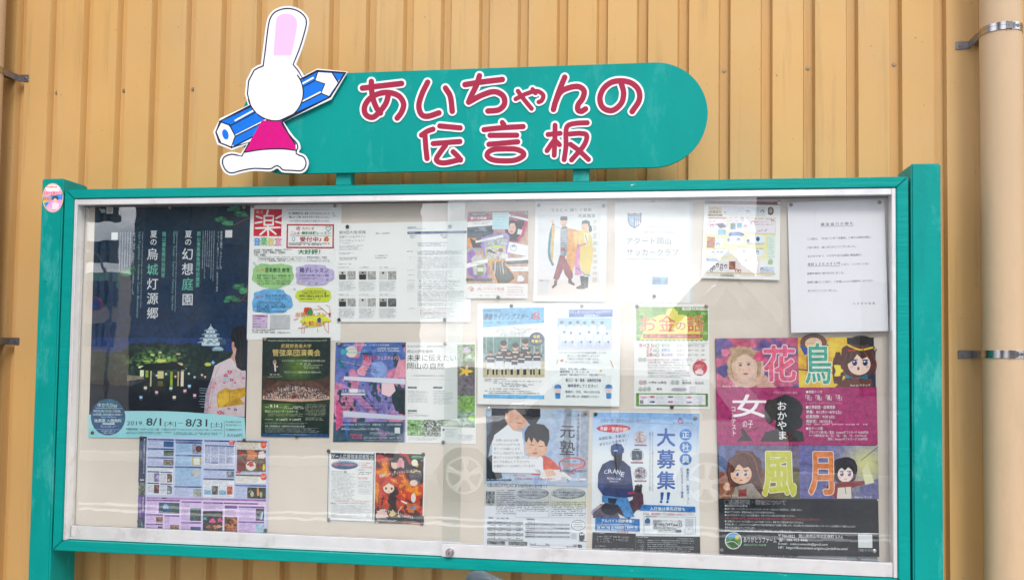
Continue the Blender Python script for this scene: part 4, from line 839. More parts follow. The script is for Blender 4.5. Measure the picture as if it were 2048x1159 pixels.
s.poly([(140, 412), (760, 440), (760, 495), (140, 448)], '#dfe3f2'); s.poly([(134, 760), (760, 812), (760, 850), (134, 822)], '#d4d8ea')
s.done()

# 6 wild plants leaflet
s = Sheet('leaflet', [(812.4, 683.9), (951.7, 684), (951.7, 886.7), (812.4, 884)], YA-.0001, 'white wild plants exhibition leaflet with a column of green photos on its right side', 'leaflet', view=(660, 670, 5.04))
s.text('岡山県自然保護センター・倉敷市立自然史博物館', 780, 100, 1140, 122, '#7f8690'); s.text('岡山の野生植物', 780, 146, 1034, 178, '#2b2f36'); s.text('未来に伝えたい', 778, 194, 1272, 260, '#23262c', .004); s.text('岡山の自然', 778, 276, 1148, 340, '#23262c', .004)
s.text('し 半田山植物園会館 展示室へのご案内', 818, 398, 1150, 412, '#555a62'); s.line([(784, 442), (1250, 446)], 2, '#b4b8c0')
for i, (x, y) in enumerate(((784, 516), (1040, 516), (784, 750))): s.rect(x, y, x+90, y+18, '#5a5f68'); s.fine(x+8, y+5, x+80, y+14, 1, '#e8eaee')
s.text('草花観察会「半田山の花のあて」', 784, 560, 985, 574, '#6f747e'); s.fine(784, 582, 985, 680, 7, '#9aa0a8', .45); s.text('水下水に親しむ自然', 1042, 556, 1160, 570, '#6f747e'); s.fine(1042, 578, 1240, 700, 8, '#9aa0a8', .45); s.text('園内ガイド', 784, 776, 886, 790, '#4a4f58', .01); s.fine(784, 798, 1000, 820, 2, '#8a9098')
s.photo(1285, 92, 1460, 262, ('#3f6a3a', '#6f9a4c', '#a9c48a', '#5a8048', '#2c4a2a'), 3, 6); s.blob(1375, 150, 38, 30, '#d8c4e0', 16, .5, 3); s.blob(1405, 215, 24, 18, '#e6e2ec', 12, .5, 5)
s.photo(1285, 262, 1460, 405, ('#4a4a30', '#6f6a44', '#3a4a2c', '#8a8a6a'), 5, 5)
for a in range(5): s.ell(1365+35*math.cos(a*1.256), 362+26*math.sin(a*1.256), 40, 14, '#f2c234', 12, rot=a*72)
s.photo(1285, 405, 1460, 610, ('#3c4a4a', '#5f6a66', '#7a5a78', '#2c3a34'), 7, 7); s.photo(1285, 610, 1460, 760, ('#5f9a34', '#8fc04c', '#46802a', '#b0d86a'), 8, 8); s.photo(1285, 760, 1460, 925, ('#8fa4b4', '#5a7a58', '#b4c8c8', '#6f9a5a'), 9, 5); s.ell(1430, 835, 38, 26, '#a9d84a', 18)
s.photo(780, 850, 950, 1010, ('#3f6a34', '#8fc07a', '#b4d8a4', '#5f8a4c', '#c8d8c0'), 10, 4); s.photo(950, 850, 1118, 1016, ('#2c3a30', '#4a5a48', '#e8ecec', '#3a4a3c', '#f4f4f4'), 11, 12); s.photo(1118, 850, 1285, 915, ('#5a6a54', '#9ab08a', '#6a8a5a'), 12, 5)
s.rect(1125, 936, 1285, 1040, '#eef0f4'); s.rect(1134, 940, 1156, 962, '#3a3f48'); s.fine(1165, 942, 1270, 1030, 6, '#9aa0a8', .45); s.fine(790, 1024, 1110, 1060, 3, '#9aa0a8', .5); s.fine(1290, 1000, 1450, 1060, 5, '#8f949e', .5)
s.done()

# 7 event schedule, landscape
s = Sheet('schedule', [(279.2, 871.7), (537.4, 878.3), (535.4, 1072), (273.4, 1066)], YB, 'blue and purple event schedule sheet with small photos at the lower left of the board', 'schedule', '#c4cbec', view=(265, 865, 5.653))
s.rect(80, 40, 162, 560, '#26345c'); s.photo(70, 560, 148, 700, ('#1c2c24', '#4a5a44', '#8a8a74', '#2c3a30'), 2, 4); s.rect(66, 700, 148, 980, '#5a3f86'); s.photo(58, 960, 140, 1140, ('#1c3050', '#26486a', '#1a2a3c', '#6a84a0'), 4, 4)
s.vtext('夏の幻想庭園イベントスケジュール', 137, 62, 460, 26, '#c8d4e8', .01); s.vfine(92, 82, 122, 300, 2, '#8fa4c8', .5, .1); s.rect(84, 524, 130, 534, '#dfe6f0'); s.vtext('夏の烏城灯源郷', 122, 722, 880, 24, '#d8c8ec', .01); s.vfine(78, 722, 108, 960, 2, '#b8a4d8', .5, .1)
def blk(x0, y0, x1, y1, bg_, hd, ph=None, hh=18, title=None):
    s.rect(x0, y0, x1, y1, bg_); s.rect(x0, y0, x1, y0+hh, hd)
    if x1-x0 > 60: s.fine(x0+6, y0+5, x0+(x1-x0)*.5, y0+hh-4, 1, '#c8d4ec')
    px1 = ph[0]-8 if ph else x1-8
    n = max(2, int((y1-y0-hh-14)/14))
    s.fine(x0+8, y0+hh+8, px1, y1-6, n, '#6a74a0' if hd != '#7a4a9c' else '#8a6aa8', .45)
    if ph: s.photo(ph[0], ph[1], ph[2], ph[3], ph[4], seed=int(x0+y0), sc=ph[5] if len(ph) > 5 else 4)
NB_, PB, LB, BB, PP = '#1f4a8c', '#7a4a9c', '#c8d0f2', '#a9cdf0', '#dcc4ee'
blk(172, 62, 470, 160, LB, NB_, (352, 92, 466, 158, ('#24508c', '#2c64a4', '#1c4478'), 3)); blk(172, 168, 468, 262, LB, NB_, (352, 196, 466, 260, ('#1c3a30', '#3a6a3c', '#16302c'), 8)); blk(170, 268, 466, 368, LB, NB_, (350, 298, 464, 364, ('#3a2c24', '#a08a74', '#4a4038', '#c4b4a4'), 8))
blk(168, 372, 462, 690, '#eef0fa', NB_); 
for (x, y, cs) in ((246, 452, ('#8a7ab8', '#5a4a7c', '#c8c0e0')), (392, 460, ('#c49a7c', '#4a3428', '#e8d4c0')), (244, 582, ('#7c1f2c', '#2c2024', '#c46a74')), (392, 592, ('#d8dce0', '#4a5460', '#e8eaec'))):
    s.photo(x, y, x+58, y+98, cs, int(x), 3); s.rect(x-76, y-22, x+58, y-10, NB_); s.fine(x-74, y+4, x-6, y+90, 8, '#8a90a8', .45)
blk(484, 70, 790, 90, BB, NB_); blk(490, 98, 786, 238, BB, NB_, (674, 126, 780, 236, ('#8a8ea8', '#b4b0c0', '#6a6a84'), 4)); s.ell(748, 178, 34, 34, '#2c1c20', 20); s.ell(748, 178, 20, 20, '#a83440', 16)
blk(486, 242, 782, 366, BB, NB_, (674, 272, 776, 364, ('#b8a44a', '#d0c06a', '#a8943c'), 3)); s.rect(690, 284, 760, 356, '#e4e4e0'); blk(482, 374, 778, 596, BB, NB_); s.ell(722, 448, 46, 46, '#c8c8c4', 28); s.line([(676, 480), (700, 462)], 5, '#8a6a3c')
blk(472, 596, 782, 716, LB, NB_, (688, 630, 780, 716, ('#a4b0a0', '#8a9a8c', '#b8c0b0'), 5))
blk(812, 78, 1162, 400, '#d4daf4', NB_, None); s.rect(1092, 84, 1152, 130, '#e04a3c'); s.fine(1098, 90, 1146, 124, 2, '#fff0ec', .6); s.frame(812, 132, 1156, 352, 5, '#ffffff'); s.rect(820, 134, 1150, 146, NB_); s.fine(822, 152, 1140, 340, 14, '#5f6a94', .5, .1); s.rect(866, 328, 966, 342, '#5a6cac')
for x in (880, 970, 1050): s.rect(x, 150, x+10, 340, '#d4daf4')
blk(806, 402, 1152, 505, LB, NB_, (1064, 432, 1148, 502, ('#3a4450', '#6a7480', '#b4bcc4'), 4)); blk(804, 510, 1148, 725, '#f0f2fa', NB_)
s.photo(896, 598, 966, 694, ('#1c1c20', '#4a4a50', '#b0a8a0'), 2, 4); s.photo(1068, 602, 1132, 694, ('#b43a24', '#d86a4a', '#8a2c1c'), 3, 6); s.rect(812, 644, 888, 690, '#4aa4d8'); s.rect(980, 648, 1056, 694, '#4aa4d8'); s.fine(816, 650, 884, 686, 3, '#d8ecf8', .5); s.fine(984, 654, 1052, 690, 3, '#d8ecf8', .5)
s.rect(1176, 84, 1522, 180, '#ede6dc'); s.rect(1176, 84, 1522, 104, '#7c6a30'); s.fine(1186, 112, 1420, 176, 5, '#6a5c50', .5); s.ell(1482, 134, 33, 40, '#e8503c', 26); s.fine(1458, 118, 1506, 150, 2, '#ffe8e0', .5)
s.photo(1182, 188, 1508, 430, ('#4a2c24', '#8a6a54', '#3a4a34', '#b47a5a', '#2c2c2c', '#a4442c'), 5, 7); s.blob(1345, 245, 58, 56, '#d8865a', 18, .35, 2); s.blob(1462, 250, 44, 42, '#e8d8dc', 16, .3, 3); s.ell(1338, 370, 56, 56, '#e6e0dc', 26); s.blob(1338, 350, 36, 32, '#c4503c', 14, .4, 5); s.blob(1228, 232, 30, 20, '#c43a3c', 12, .4, 6); s.ell(1485, 388, 14, 38, '#e8d23c', 14); s.blob(1225, 370, 44, 60, '#7c2c30', 16, .4, 8)
s.rect(1168, 434, 1222, 450, '#c43a6a'); s.fine(1230, 438, 1420, 448, 1, '#7a5a50'); s.rect(1168, 466, 1504, 486, '#7c6a30'); s.rect(1168, 486, 1504, 566, '#f2f0ee'); s.fine(1176, 494, 1440, 560, 5, '#7a746c', .45); s.ell(1482, 494, 36, 40, '#e8503c', 26); s.fine(1458, 480, 1506, 512, 2, '#ffe8e0', .5)
blk(1160, 582, 1510, 738, LB, NB_, (1298, 612, 1508, 738, ('#101c18', '#1c2c24', '#4a4a30', '#0f1814'), 4)); s.ell(1418, 665, 13, 50, '#e89a5a', 14); s.ell(1352, 690, 20, 30, '#c4bca0', 14); s.ell(1452, 695, 16, 32, '#b0b48a', 14); s.line([(1312, 670), (1335, 645), (1360, 670)], 4, '#dfe6e0')
s.rect(150, 724, 1520, 1160, '#e4cdf2'); s.rect(162, 722, 1510, 742, '#a86ab8'); s.fine(172, 728, 900, 738, 1, '#f0e0f8'); s.rect(330, 728, 386, 740, '#3a2450')
blk(160, 748, 536, 908, PP, PB, (298, 784, 532, 906, ('#1c3f78', '#24508c', '#2c5a44', '#1c3a2c'), 3)); s.blob(375, 832, 32, 26, '#8fb0dc', 14, .4, 3)
blk(152, 912, 346, 1012, PP, PB, (266, 944, 342, 1010, ('#6a4a30', '#c49a6a', '#3a2c20'), 3)); blk(150, 1020, 344, 1130, PP, PB, (286, 1052, 340, 1130, ('#24445c', '#3a6a84'), 3)); blk(360, 924, 530, 1130, PP, PB, (426, 1036, 526, 1130, ('#2c1c18', '#a4846a', '#3a2820'), 3))
blk(552, 768, 780, 990, PP, PB, (652, 846, 776, 990, ('#0f2a30', '#3a7a84', '#1a3a34', '#5a4a3c'), 5)); blk(548, 1002, 776, 1130, PP, PB, (656, 1058, 772, 1130, ('#1c3a6a', '#3a6ab0', '#14284a'), 4))
blk(800, 778, 1022, 1130, PP, PB); s.photo(798, 878, 1020, 1130, ('#0f1c20', '#16282c', '#0c181c'), 4, 4); 
for x, y, r_, c_ in ((905, 992, 34, '#e85a9a'), (990, 985, 30, '#d84a8a'), (820, 965, 24, '#3aa0a4'), (860, 1060, 26, '#a85a3c'), (940, 1060, 30, '#c47a4a'), (985, 1055, 24, '#d89a6a')): s.blob(x, y, r_, r_*.7, c_, 14, .5, int(x))
s.rect(1030, 784, 1420, 800, PB); s.frame(1034, 806, 1500, 1160, 6, '#ffffff'); s.rect(1042, 818, 1184, 852, PB); s.fine(1048, 864, 1180, 936, 6, '#8a6aa8', .45); s.photo(1040, 944, 1184, 1140, ('#2c1c1c', '#a8442c', '#d8864a', '#1c1418', '#6a3024'), 6, 5)
blk(1202, 826, 1492, 988, PP, PB, (1394, 854, 1490, 990, ('#4a4450', '#2c2830', '#8a8490'), 3)); s.ell(1462, 935, 12, 46, '#9ad0ec', 12, rot=12); blk(1202, 996, 1492, 1130, PP, PB, (1396, 1026, 1494, 1130, ('#9ac0d8', '#b8d4e4', '#8ab0cc'), 3))
s.done()

# 8 halloween illustration contest pair
s = Sheet('flyer', [(656.4, 899.4), (851.3, 905.6), (847, 1048.6), (654, 1040.8)], YA, 'landscape illustration contest flyer, text on the left half, orange artwork on the right', 'flyer', '#edeff8', view=(640, 890, 6.4))
s.frame(106, 92, 702, 960, 8, '#3f4c68'); s.frame(124, 106, 688, 946, 3, '#3f4c68'); s.rect(146, 98, 690, 172, '#2b3f4e'); s.text('ゲーム応援倶楽部展覧会', 150, 104, 684, 166, '#e8eef2', .0)
s.ell(316, 248, 178, 60, '#b8c4dc', 40); s.ell(316, 256, 168, 48, '#4a6a90', 40); s.text('城～Castle～', 172, 212, 470, 258, '#d8304a', .03, outline='#ffffff', ow=.03); s.text('第一回 イラストコンテスト', 184, 266, 400, 284, '#1c2a4a', .02); s.text('お題：ハロウィン', 230, 186, 395, 206, '#2c4a7a', .01)
s.frame(506, 210, 676, 290, 2, '#d8a0b0'); s.text('イラスト募集中！', 520, 216, 650, 232, '#c85a74'); s.text('応募期間', 524, 240, 600, 256, '#d84a64', .02); s.text('10/31(木)必着', 524, 262, 662, 284, '#d84a64', .02)
s.text('イラストコンテスト概要', 138, 320, 342, 344, '#222a3a', .03); s.fine(140, 350, 460, 470, 8, '#7a8296', .42); s.fine(140, 470, 456, 690, 13, '#7a8296', .42); s.frame(476, 300, 672, 540, 2, '#b8bed0'); s.text('主要協賛企業', 490, 308, 570, 322, '#444'); s.fine(492, 336, 660, 380, 2, '#666'); s.fine(486, 402, 625, 436, 3, '#c84a5a', .55); s.fine(490, 450, 660, 535, 5, '#8a90a0', .4)
s.frame(494, 556, 660, 620, 2, '#b8bed0'); s.fine(500, 562, 650, 612, 4, '#8a90a0', .4); s.fine(130, 690, 650, 722, 2, '#c86a74', .45); s.text('応募方法', 128, 726, 210, 746, '#222a3a', .03); s.fine(220, 728, 640, 744, 1, '#7a8296'); s.fine(134, 752, 660, 870, 9, '#7a8296', .42); s.fine(134, 878, 560, 925, 4, '#9a8296', .42); s.rect(588, 870, 648, 930, '#e2e4ea')
def g8(u, v):
    n = fbm(u*.7, v, 4, 21); n2 = fbm(u*.7, v, 9, 25)
    C = np.array([[.95, .72, .16], [.93, .55, .12], [.80, .26, .14], [.35, .14, .12], [.14, .12, .15], [.95, .80, .45]])
    i = (np.clip((n*.6+n2*.4-.22)/.56, 0, .999)*6).astype(int); return C[i]
s.grid(716, 92, 1330, 990, g8, step=7)
s.poly([(930, 100), (1080, 110), (1160, 200), (1150, 290), (1020, 330), (880, 300), (900, 200)], '#2c2a34'); s.poly([(1020, 92), (1130, 130), (1180, 230), (1150, 250), (1100, 150), (1010, 108)], '#b8322c'); s.ell(960, 240, 50, 60, '#f0d0b8', 24); s.blob(1030, 230, 50, 60, '#e8a0a8', 18, .4, 4); s.poly([(905, 190), (960, 170), (1010, 215), (930, 220)], '#3a2420')
s.text('全国アマチュアイラストコンテスト', 752, 372, 1250, 410, '#e8e8e4', .02, outline='#2a2a30', ow=.04, rot=-11)
s.blob(845, 520, 95, 120, '#c8403a', 22, .2, 2); s.ell(880, 545, 70, 66, '#f6dcc8', 26); s.poly([(790, 480), (860, 440), (960, 470), (950, 520), (880, 480), (800, 540)], '#d8583c'); s.ell(845, 548, 13, 18, '#6a3420', 12); s.ell(918, 552, 13, 18, '#6a3420', 12); s.line([(872, 588), (892, 590)], 4, '#a84a3c')
s.blob(1225, 420, 75, 90, '#6a6470', 20, .2, 6); s.ell(1200, 480, 50, 40, '#f2d8cc', 20); s.poly([(1150, 440), (1200, 360), (1290, 380), (1290, 480), (1230, 430)], '#57525e')
s.poly([(900, 600), (990, 620), (970, 760), (920, 780), (860, 720)], '#2c1f22'); s.poly([(950, 640), (1010, 640), (1140, 730), (1110, 750)], '#c83a30'); s.poly([(1040, 700), (1120, 735), (1110, 750), (1035, 715)], '#f4f0ea'); s.blob(1180, 790, 80, 60, '#d86a2c', 18, .4, 8); s.blob(1190, 800, 40, 26, '#8a9098', 14, .4, 9); s.line([(1050, 780), (1000, 860), (1050, 960)], 10, '#e8c8a8', True); s.ell(1195, 670, 30, 60, '#ece4e0', 18); s.blob(790, 880, 75, 60, '#e8c4bc', 18, .3, 10)
s.poly([(710, 930), (1330, 900), (1330, 990), (705, 975)], '#232834'); s.text('全国アマチュアイラストコンテスト', 790, 802, 1210, 842, '#e8e8e4', .02, outline='#2a2a30', ow=.04, rot=12); s.text('イラストコンテスト', 724, 918, 860, 938, '#ffffff', .02); s.fine(724, 944, 980, 966, 2, '#e8e8ea', .6); s.blob(770, 150, 48, 34, '#d84a54', 14, .3, 2); s.blob(1240, 145, 75, 24, '#2a8a54', 16, .2, 3); s.fine(1180, 134, 1310, 160, 2, '#d8ecd8', .5)
s.rtext('imagination illustration', 1290, 250, 500, 22, '#2a2620', .02); s.rtext('Halloween', 744, 620, 760, 22, '#2a2620', .02); s.ell(1210, 220, 40, 44, '#fdf6e0', 18)
s.done()

# 9 renovation flyer
s = Sheet('flyer', [(933.8, 422.7), (1056.8, 421.7), (1054.4, 596.3), (931.8, 596.3)], YC, 'colourful building company flyer with tilted photo strips and a pale blue note', 'flyer', tilt=0.0, view=(910, 390, 5.04))
s.photo(124, 165, 738, 892, ('#c49a8a', '#c8a48a', '#b88a74', '#d0a684'), 1, 3)
s.rect(124, 165, 738, 262, '#a45a64'); s.ell(240, 196, 106, 19, '#3a4254', 26); s.text('ご応援ありがとうございます', 170, 188, 310, 204, '#e8ecf2', .01); s.text('選べる特典', 154, 220, 318, 246, '#ffffff', .03, outline='#e83a7a', ow=.05)
s.poly([(124, 320), (385, 290), (385, 400), (270, 500), (150, 520), (124, 430)], '#4a545e'); s.poly([(240, 318), (300, 312), (310, 360), (240, 365)], '#8a949c'); s.poly([(124, 350), (390, 350), (390, 380), (124, 372)], '#2c4458'); s.fine(200, 354, 330, 370, 1, '#a8b8c4')
s.poly([(124, 430), (210, 430), (265, 540), (124, 530)], '#e8943a'); s.poly([(150, 430), (240, 480), (270, 530), (180, 530)], '#1f1f26'); s.ell(228, 492, 22, 18, '#3a3438', 16); s.line([(124, 545), (270, 548)], 16, '#7fb0e0')
s.poly([(500, 320), (560, 240), (730, 262), (700, 400), (640, 480), (520, 470)], '#c83a6a'); s.poly([(505, 340), (560, 250), (690, 270), (660, 400), (600, 465), (520, 450)], '#2a3038'); s.ell(572, 330, 42, 62, '#f0c4b4', 28); s.poly([(520, 330), (545, 262), (590, 252), (625, 290), (618, 340), (600, 280), (560, 285), (530, 340)], '#1c1a1e'); s.ell(556, 322, 6, 4, '#2a2224', 8); s.ell(590, 322, 6, 4, '#2a2224', 8); s.ell(572, 368, 16, 6, '#c84a54', 10); s.poly([(545, 400), (610, 398), (640, 470), (530, 462)], '#1c2026'); s.poly([(635, 340), (680, 350), (665, 400), (625, 392)], '#e8e4e4'); s.rect(640, 250, 700, 310, '#3a3034')
s.poly([(540, 192), (738, 240), (738, 262), (540, 215)], '#f4f4f6'); s.fine(560, 200, 700, 230, 1, '#6a6a74'); s.poly([(124, 272), (376, 250), (376, 305), (124, 325)], '#f4f4f6'); s.fine(170, 270, 370, 300, 2, '#5a5f6a', .45)
s.rect(378, 176, 545, 346, '#c3e6ee'); s.fine(392, 190, 520, 330, 5, '#7fb0c0', .25, .2)
s.poly([(262, 430), (400, 380), (520, 378), (552, 410), (540, 640), (330, 660), (300, 620), (270, 520)], '#a97ad8'); s.poly([(275, 440), (400, 396), (510, 392), (538, 420), (530, 500), (310, 520)], '#9aa4a8'); s.photo(330, 440, 535, 500, ('#c4ccd0', '#8a9498', '#e0e4e6', '#5a6468'), 4, 5)
s.poly([(205, 462), (485, 398), (488, 422), (208, 482)], '#f4f4f6'); s.fine(250, 450, 440, 462, 1, '#8a8f9a')
s.poly([(302, 530), (400, 505), (510, 512), (515, 600), (490, 650), (360, 670), (310, 640)], '#c8d84a'); s.photo(318, 528, 505, 650, ('#d8d0c8', '#a89c94', '#e8e4e0', '#8a8480'), 6, 4); s.poly([(340, 540), (410, 580), (400, 590), (335, 565)], '#23262c'); s.blob(460, 555, 26, 20, '#8a4a44', 12, .4, 3); s.rect(475, 590, 534, 640, '#e2e4e8')
s.poly([(548, 470), (738, 508), (738, 620), (525, 575)], '#f2f2f8'); s.ell(590, 530, 33, 33, '#3a5a8a', 24); s.ell(590, 530, 29, 29, '#f0f2f8', 24); s.ell(590, 520, 17, 15, '#3a5a8a', 14); s.ell(590, 530, 13, 12, '#f0f2f8', 14)
s.poly([(510, 640), (738, 615), (738, 650), (510, 675)], '#f4f4f6'); s.fine(600, 628, 690, 642, 1, '#6a6a74'); s.poly([(490, 665), (738, 655), (738, 685), (500, 700)], '#3a4450'); s.fine(520, 668, 720, 684, 1, '#a8b0b8'); s.poly([(480, 722), (738, 720), (738, 765), (480, 765)], '#f4f4f6'); s.fine(500, 736, 700, 752, 1, '#6a6a74')
s.poly([(124, 580), (180, 560), (330, 690), (330, 830), (200, 840), (124, 790)], '#8f5ab8'); s.poly([(165, 640), (215, 590), (270, 620), (320, 740), (290, 815), (190, 800)], '#c4c0b8'); s.rect(222, 700, 290, 810, '#7c8a3a'); s.rect(226, 730, 286, 770, '#e0e4d0'); s.poly([(116, 690), (330, 640), (330, 680), (116, 735)], '#f4f4f6'); s.fine(160, 680, 310, 705, 2, '#5a5f6a', .45)
s.poly([(335, 680), (360, 660), (480, 640), (600, 800), (605, 850), (580, 888), (420, 890)], '#f0a03a'); s.poly([(365, 690), (470, 660), (590, 800), (600, 840), (540, 885), (430, 885)], '#2c3428'); 
for i in range(6): s.line([(385+i*22, 670), (370+i*30, 790)], 13, ('#8a8078', '#c4bcb4', '#6a625c')[i % 3])
s.rect(112, 838, 374, 866, '#2c3440'); s.fine(140, 846, 370, 860, 1, '#a8b0b8'); s.rect(606, 770, 738, 892, '#c08a6a'); s.blob(660, 842, 34, 32, '#dfe6ea', 18, .25, 3); s.fine(640, 876, 690, 886, 1, '#333')
s.rect(112, 894, 734, 1038, '#f6f2f2'); s.line([(130, 945), (158, 918), (190, 945)], 5, '#c84a34'); s.line([(180, 930), (186, 965), (150, 965)], 5, '#c84a34'); s.text('樹', 152, 934, 182, 964, '#d0503a', .01); s.fine(236, 908, 420, 918, 1, '#c89a94'); s.text('(有)フクシマ若健', 222, 928, 496, 962, '#d06a54', .0); s.fine(240, 974, 498, 984, 1, '#d0a49c'); s.text('担当：ウキモト・ニシザト', 248, 1002, 440, 1018, '#4a4040'); s.text('岡山市北区東古松4-1-1', 526, 920, 700, 934, '#c87a6c'); s.text('TEL086-252-3748', 526, 946, 684, 960, '#c87a6c'); s.text('FAX086-252-3758', 526, 970, 686, 984, '#c87a6c'); s.text('LINE ID fukushima1058', 526, 995, 700, 1009, '#c87a6c')
s.done()

# 10 dance group poster
s = Sheet('poster', [(1071, 401.5), (1214.6, 400), (1211.6, 603.3), (1066.3, 602)], YA, 'white dance group poster showing two dancers in wide colourful sleeves', 'poster', '#eef0f8', tilt=0.02, view=(910, 390, 5.04))
s.grid(840, 200, 1470, 1010, lambda u, v: np.stack([.90-.03*u+.02*v, .91-.02*v-.0*u, .93-.03*v], -1), step=40)
s.poly([(840, 860), (1470, 860), (1480, 1010), (836, 1010)], '#ecdcd6'); s.vfine(1395, 250, 1450, 850, 1, '#d8c4b4', 1)
s.text('うらじゃ 踊り子募集', 970, 134, 1380, 168, '#2a2a30', 0); s.text('天真爛漫', 1240, 190, 1412, 228, '#23242a', .008, rot=0)
sk = '#e8b99c'
# left dancer
s.line([(985, 265), (985, 310)], 20, sk); s.line([(990, 300), (960, 420), (950, 600), (985, 700)], 26, '#1f7a8c', True); s.poly([(975, 300), (1010, 310), (1000, 440), (985, 680), (965, 640), (972, 430)], '#d8b45a'); s.line([(1005, 315), (1060, 330)], 14, '#cfd4d8')
for a in (-28, -10, 8, 25): s.line([(985, 285), (985+math.sin(R_(a))*36, 285-math.cos(R_(a))*36)], 5, sk)
s.poly([(1065, 330), (1140, 330), (1150, 360), (1130, 610), (1062, 610), (1062, 400)], '#8a94a0'); 
for i in range(9): s.line([(1066, 350+i*24), (1140, 350+i*24)], 4, '#b8c0c8')
s.poly([(1140, 330), (1260, 360), (1250, 460), (1190, 770), (1115, 755), (1130, 520)], '#e09a3c'); s.poly([(1190, 370), (1265, 355), (1245, 460), (1215, 560)], '#e8c068'); s.line([(1108, 530), (1105, 700)], 9, '#2a5a9a'); s.poly([(1065, 530), (1110, 530), (1108, 560), (1065, 565)], '#a43a38')
s.poly([(1056, 605), (1100, 608), (1190, 790), (1185, 840), (1150, 852), (1108, 800), (1090, 740), (1050, 840), (1030, 860), (990, 840), (1010, 770)], '#8c2f34'); s.poly([(1000, 858), (1028, 858), (1028, 905), (985, 942), (974, 925), (1000, 895)], '#1c2e30'); s.poly([(1142, 848), (1170, 842), (1180, 870), (1212, 900), (1195, 910), (1142, 885)], '#1c2e30')
s.rect(1080, 300, 1116, 332, sk); s.ell(1097, 272, 34, 44, sk, 24); s.poly([(1060, 232), (1065, 215), (1130, 215), (1134, 240), (1130, 256), (1064, 256)], '#2c3a44'); s.ell(1084, 274, 4, 3, '#2a2020', 6); s.ell(1110, 274, 4, 3, '#2a2020', 6); s.line([(1086, 296), (1108, 296)], 4, '#b44a44'); s.rect(1078, 318, 1130, 336, '#4a6470')
# right dancer
s.poly([(1255, 360), (1330, 345), (1380, 420), (1392, 600), (1355, 812), (1290, 800), (1262, 700), (1240, 560), (1258, 430)], '#e6cd62'); s.poly([(1240, 480), (1262, 520), (1255, 700), (1280, 800), (1210, 805), (1205, 700), (1218, 590)], '#d888b8'); s.line([(1222, 730), (1300, 790)], 9, '#3a6ab4'); s.poly([(1300, 380), (1345, 385), (1345, 470), (1320, 520), (1305, 450)], '#e8e4d0'); s.line([(1315, 400), (1335, 480)], 6, '#5a5a3c'); s.line([(1240, 515), (1320, 490)], 14, '#d8709a')
s.poly([(1260, 812), (1306, 815), (1310, 945), (1225, 945), (1222, 925), (1270, 905)], '#232a30'); s.poly([(1306, 822), (1345, 820), (1340, 935), (1312, 935)], '#2a3238'); s.line([(1300, 800), (1358, 808)], 12, '#6a9ac8'); s.rect(1300, 318, 1335, 352, sk); s.ell(1305, 310, 34, 40, sk, 24); s.poly([(1275, 300), (1280, 262), (1320, 250), (1358, 265), (1362, 310), (1345, 320), (1340, 290), (1300, 285)], '#4a3430'); s.blob(1364, 340, 16, 34, '#4a3430', 14, .2, 3); s.ell(1290, 312, 4, 3, '#2a2020', 6); s.line([(1285, 334), (1300, 336)], 4, '#c4504c')
s.text('詳細はこちら', 846, 850, 950, 868, '#4a4a54'); s.rect(844, 880, 944, 980, '#d9dade')
s.done()

# 11 soccer club notice in a clear sleeve
s = Sheet('notice', [(1229.8, 404), (1384.5, 404), (1385.6, 605.3), (1229.8, 603.3)], YA, 'white football club notice with a small blue shield crest, in a clear sleeve', 'notice', '#eef1f9', view=(1210, 390, 5.04))
s.rect(885-32, 60, 885-6, 1080, '#dfe4f0')
s.poly([(228, 178), (262, 190), (298, 180), (334, 190), (368, 178), (366, 270), (345, 306), (298, 338), (250, 306), (230, 270)], '#2a4a7c'); s.poly([(238, 212), (296, 212), (296, 326), (254, 300), (238, 268)], '#86b8dc'); s.poly([(302, 212), (358, 212), (356, 268), (342, 298), (302, 326)], '#8cbfe0'); s.text('ACUTE OKAYAMA', 236, 194, 360, 206, '#e8f0f8', .02)
for x in (306, 324, 342): s.rect(x, 262, x+8, 312-(x-306)*.5, '#ffffff'); s.rect(x+9, 262, x+15, 308-(x-306)*.6, '#a84a64')
s.ell(328, 236, 13, 13, '#3a6a9c', 14); s.ell(328, 236, 7, 7, '#dceaf4', 10); s.poly([(248, 250), (280, 232), (282, 268)], '#c4dcec')
s.fine(430, 318, 680, 332, 1, '#b8bfcc'); s.fine(384, 370, 716, 386, 1, '#a4abb8'); s.text('アクート岡山', 218, 426, 664, 494, '#5f6c7c', -.008); s.text('サッカークラブ', 218, 540, 742, 610, '#5f6c7c', -.008)
s.fine(212, 640, 640, 654, 1, '#9aa2b0'); s.fine(384, 682, 570, 694, 1, '#b8bfcc'); s.fine(384, 734, 520, 748, 1, '#a4abb8'); s.photo(476, 822, 636, 902, ('#5a9ac4', '#8cc4e0', '#3a7aa8', '#b4d8ec'), 4, 5); s.text('Football Club', 486, 846, 626, 880, '#5a4a8c', .02); s.fine(210, 895, 450, 960, 3, '#b4bbc8', .3); s.fine(474, 938, 710, 952, 1, '#8a92a0')
s.done()
bm = bmesh.new(); q = [at(p[0], p[1], YA-.0025) for p in ((1227.5, 396), (1387, 396), (1388.5, 607.5), (1227.5, 606))]; bm.faces.new([bm.verts.new(p) for p in q])
ms = bpy.data.materials.new('clear_film'); ms.use_nodes = True; n_ = ms.node_tree; n_.nodes.clear(); o_ = n_.nodes.new('ShaderNodeOutputMaterial'); t_ = n_.nodes.new('ShaderNodeBsdfTransparent'); g_ = n_.nodes.new('ShaderNodeBsdfGlossy'); g_.inputs['Roughness'].default_value = .12; m_ = n_.nodes.new('ShaderNodeMixShader'); m_.inputs[0].default_value = .06; n_.links.new(t_.outputs[0], m_.inputs[1]); n_.links.new(g_.outputs[0], m_.inputs[2]); n_.links.new(m_.outputs[0], o_.inputs[0])
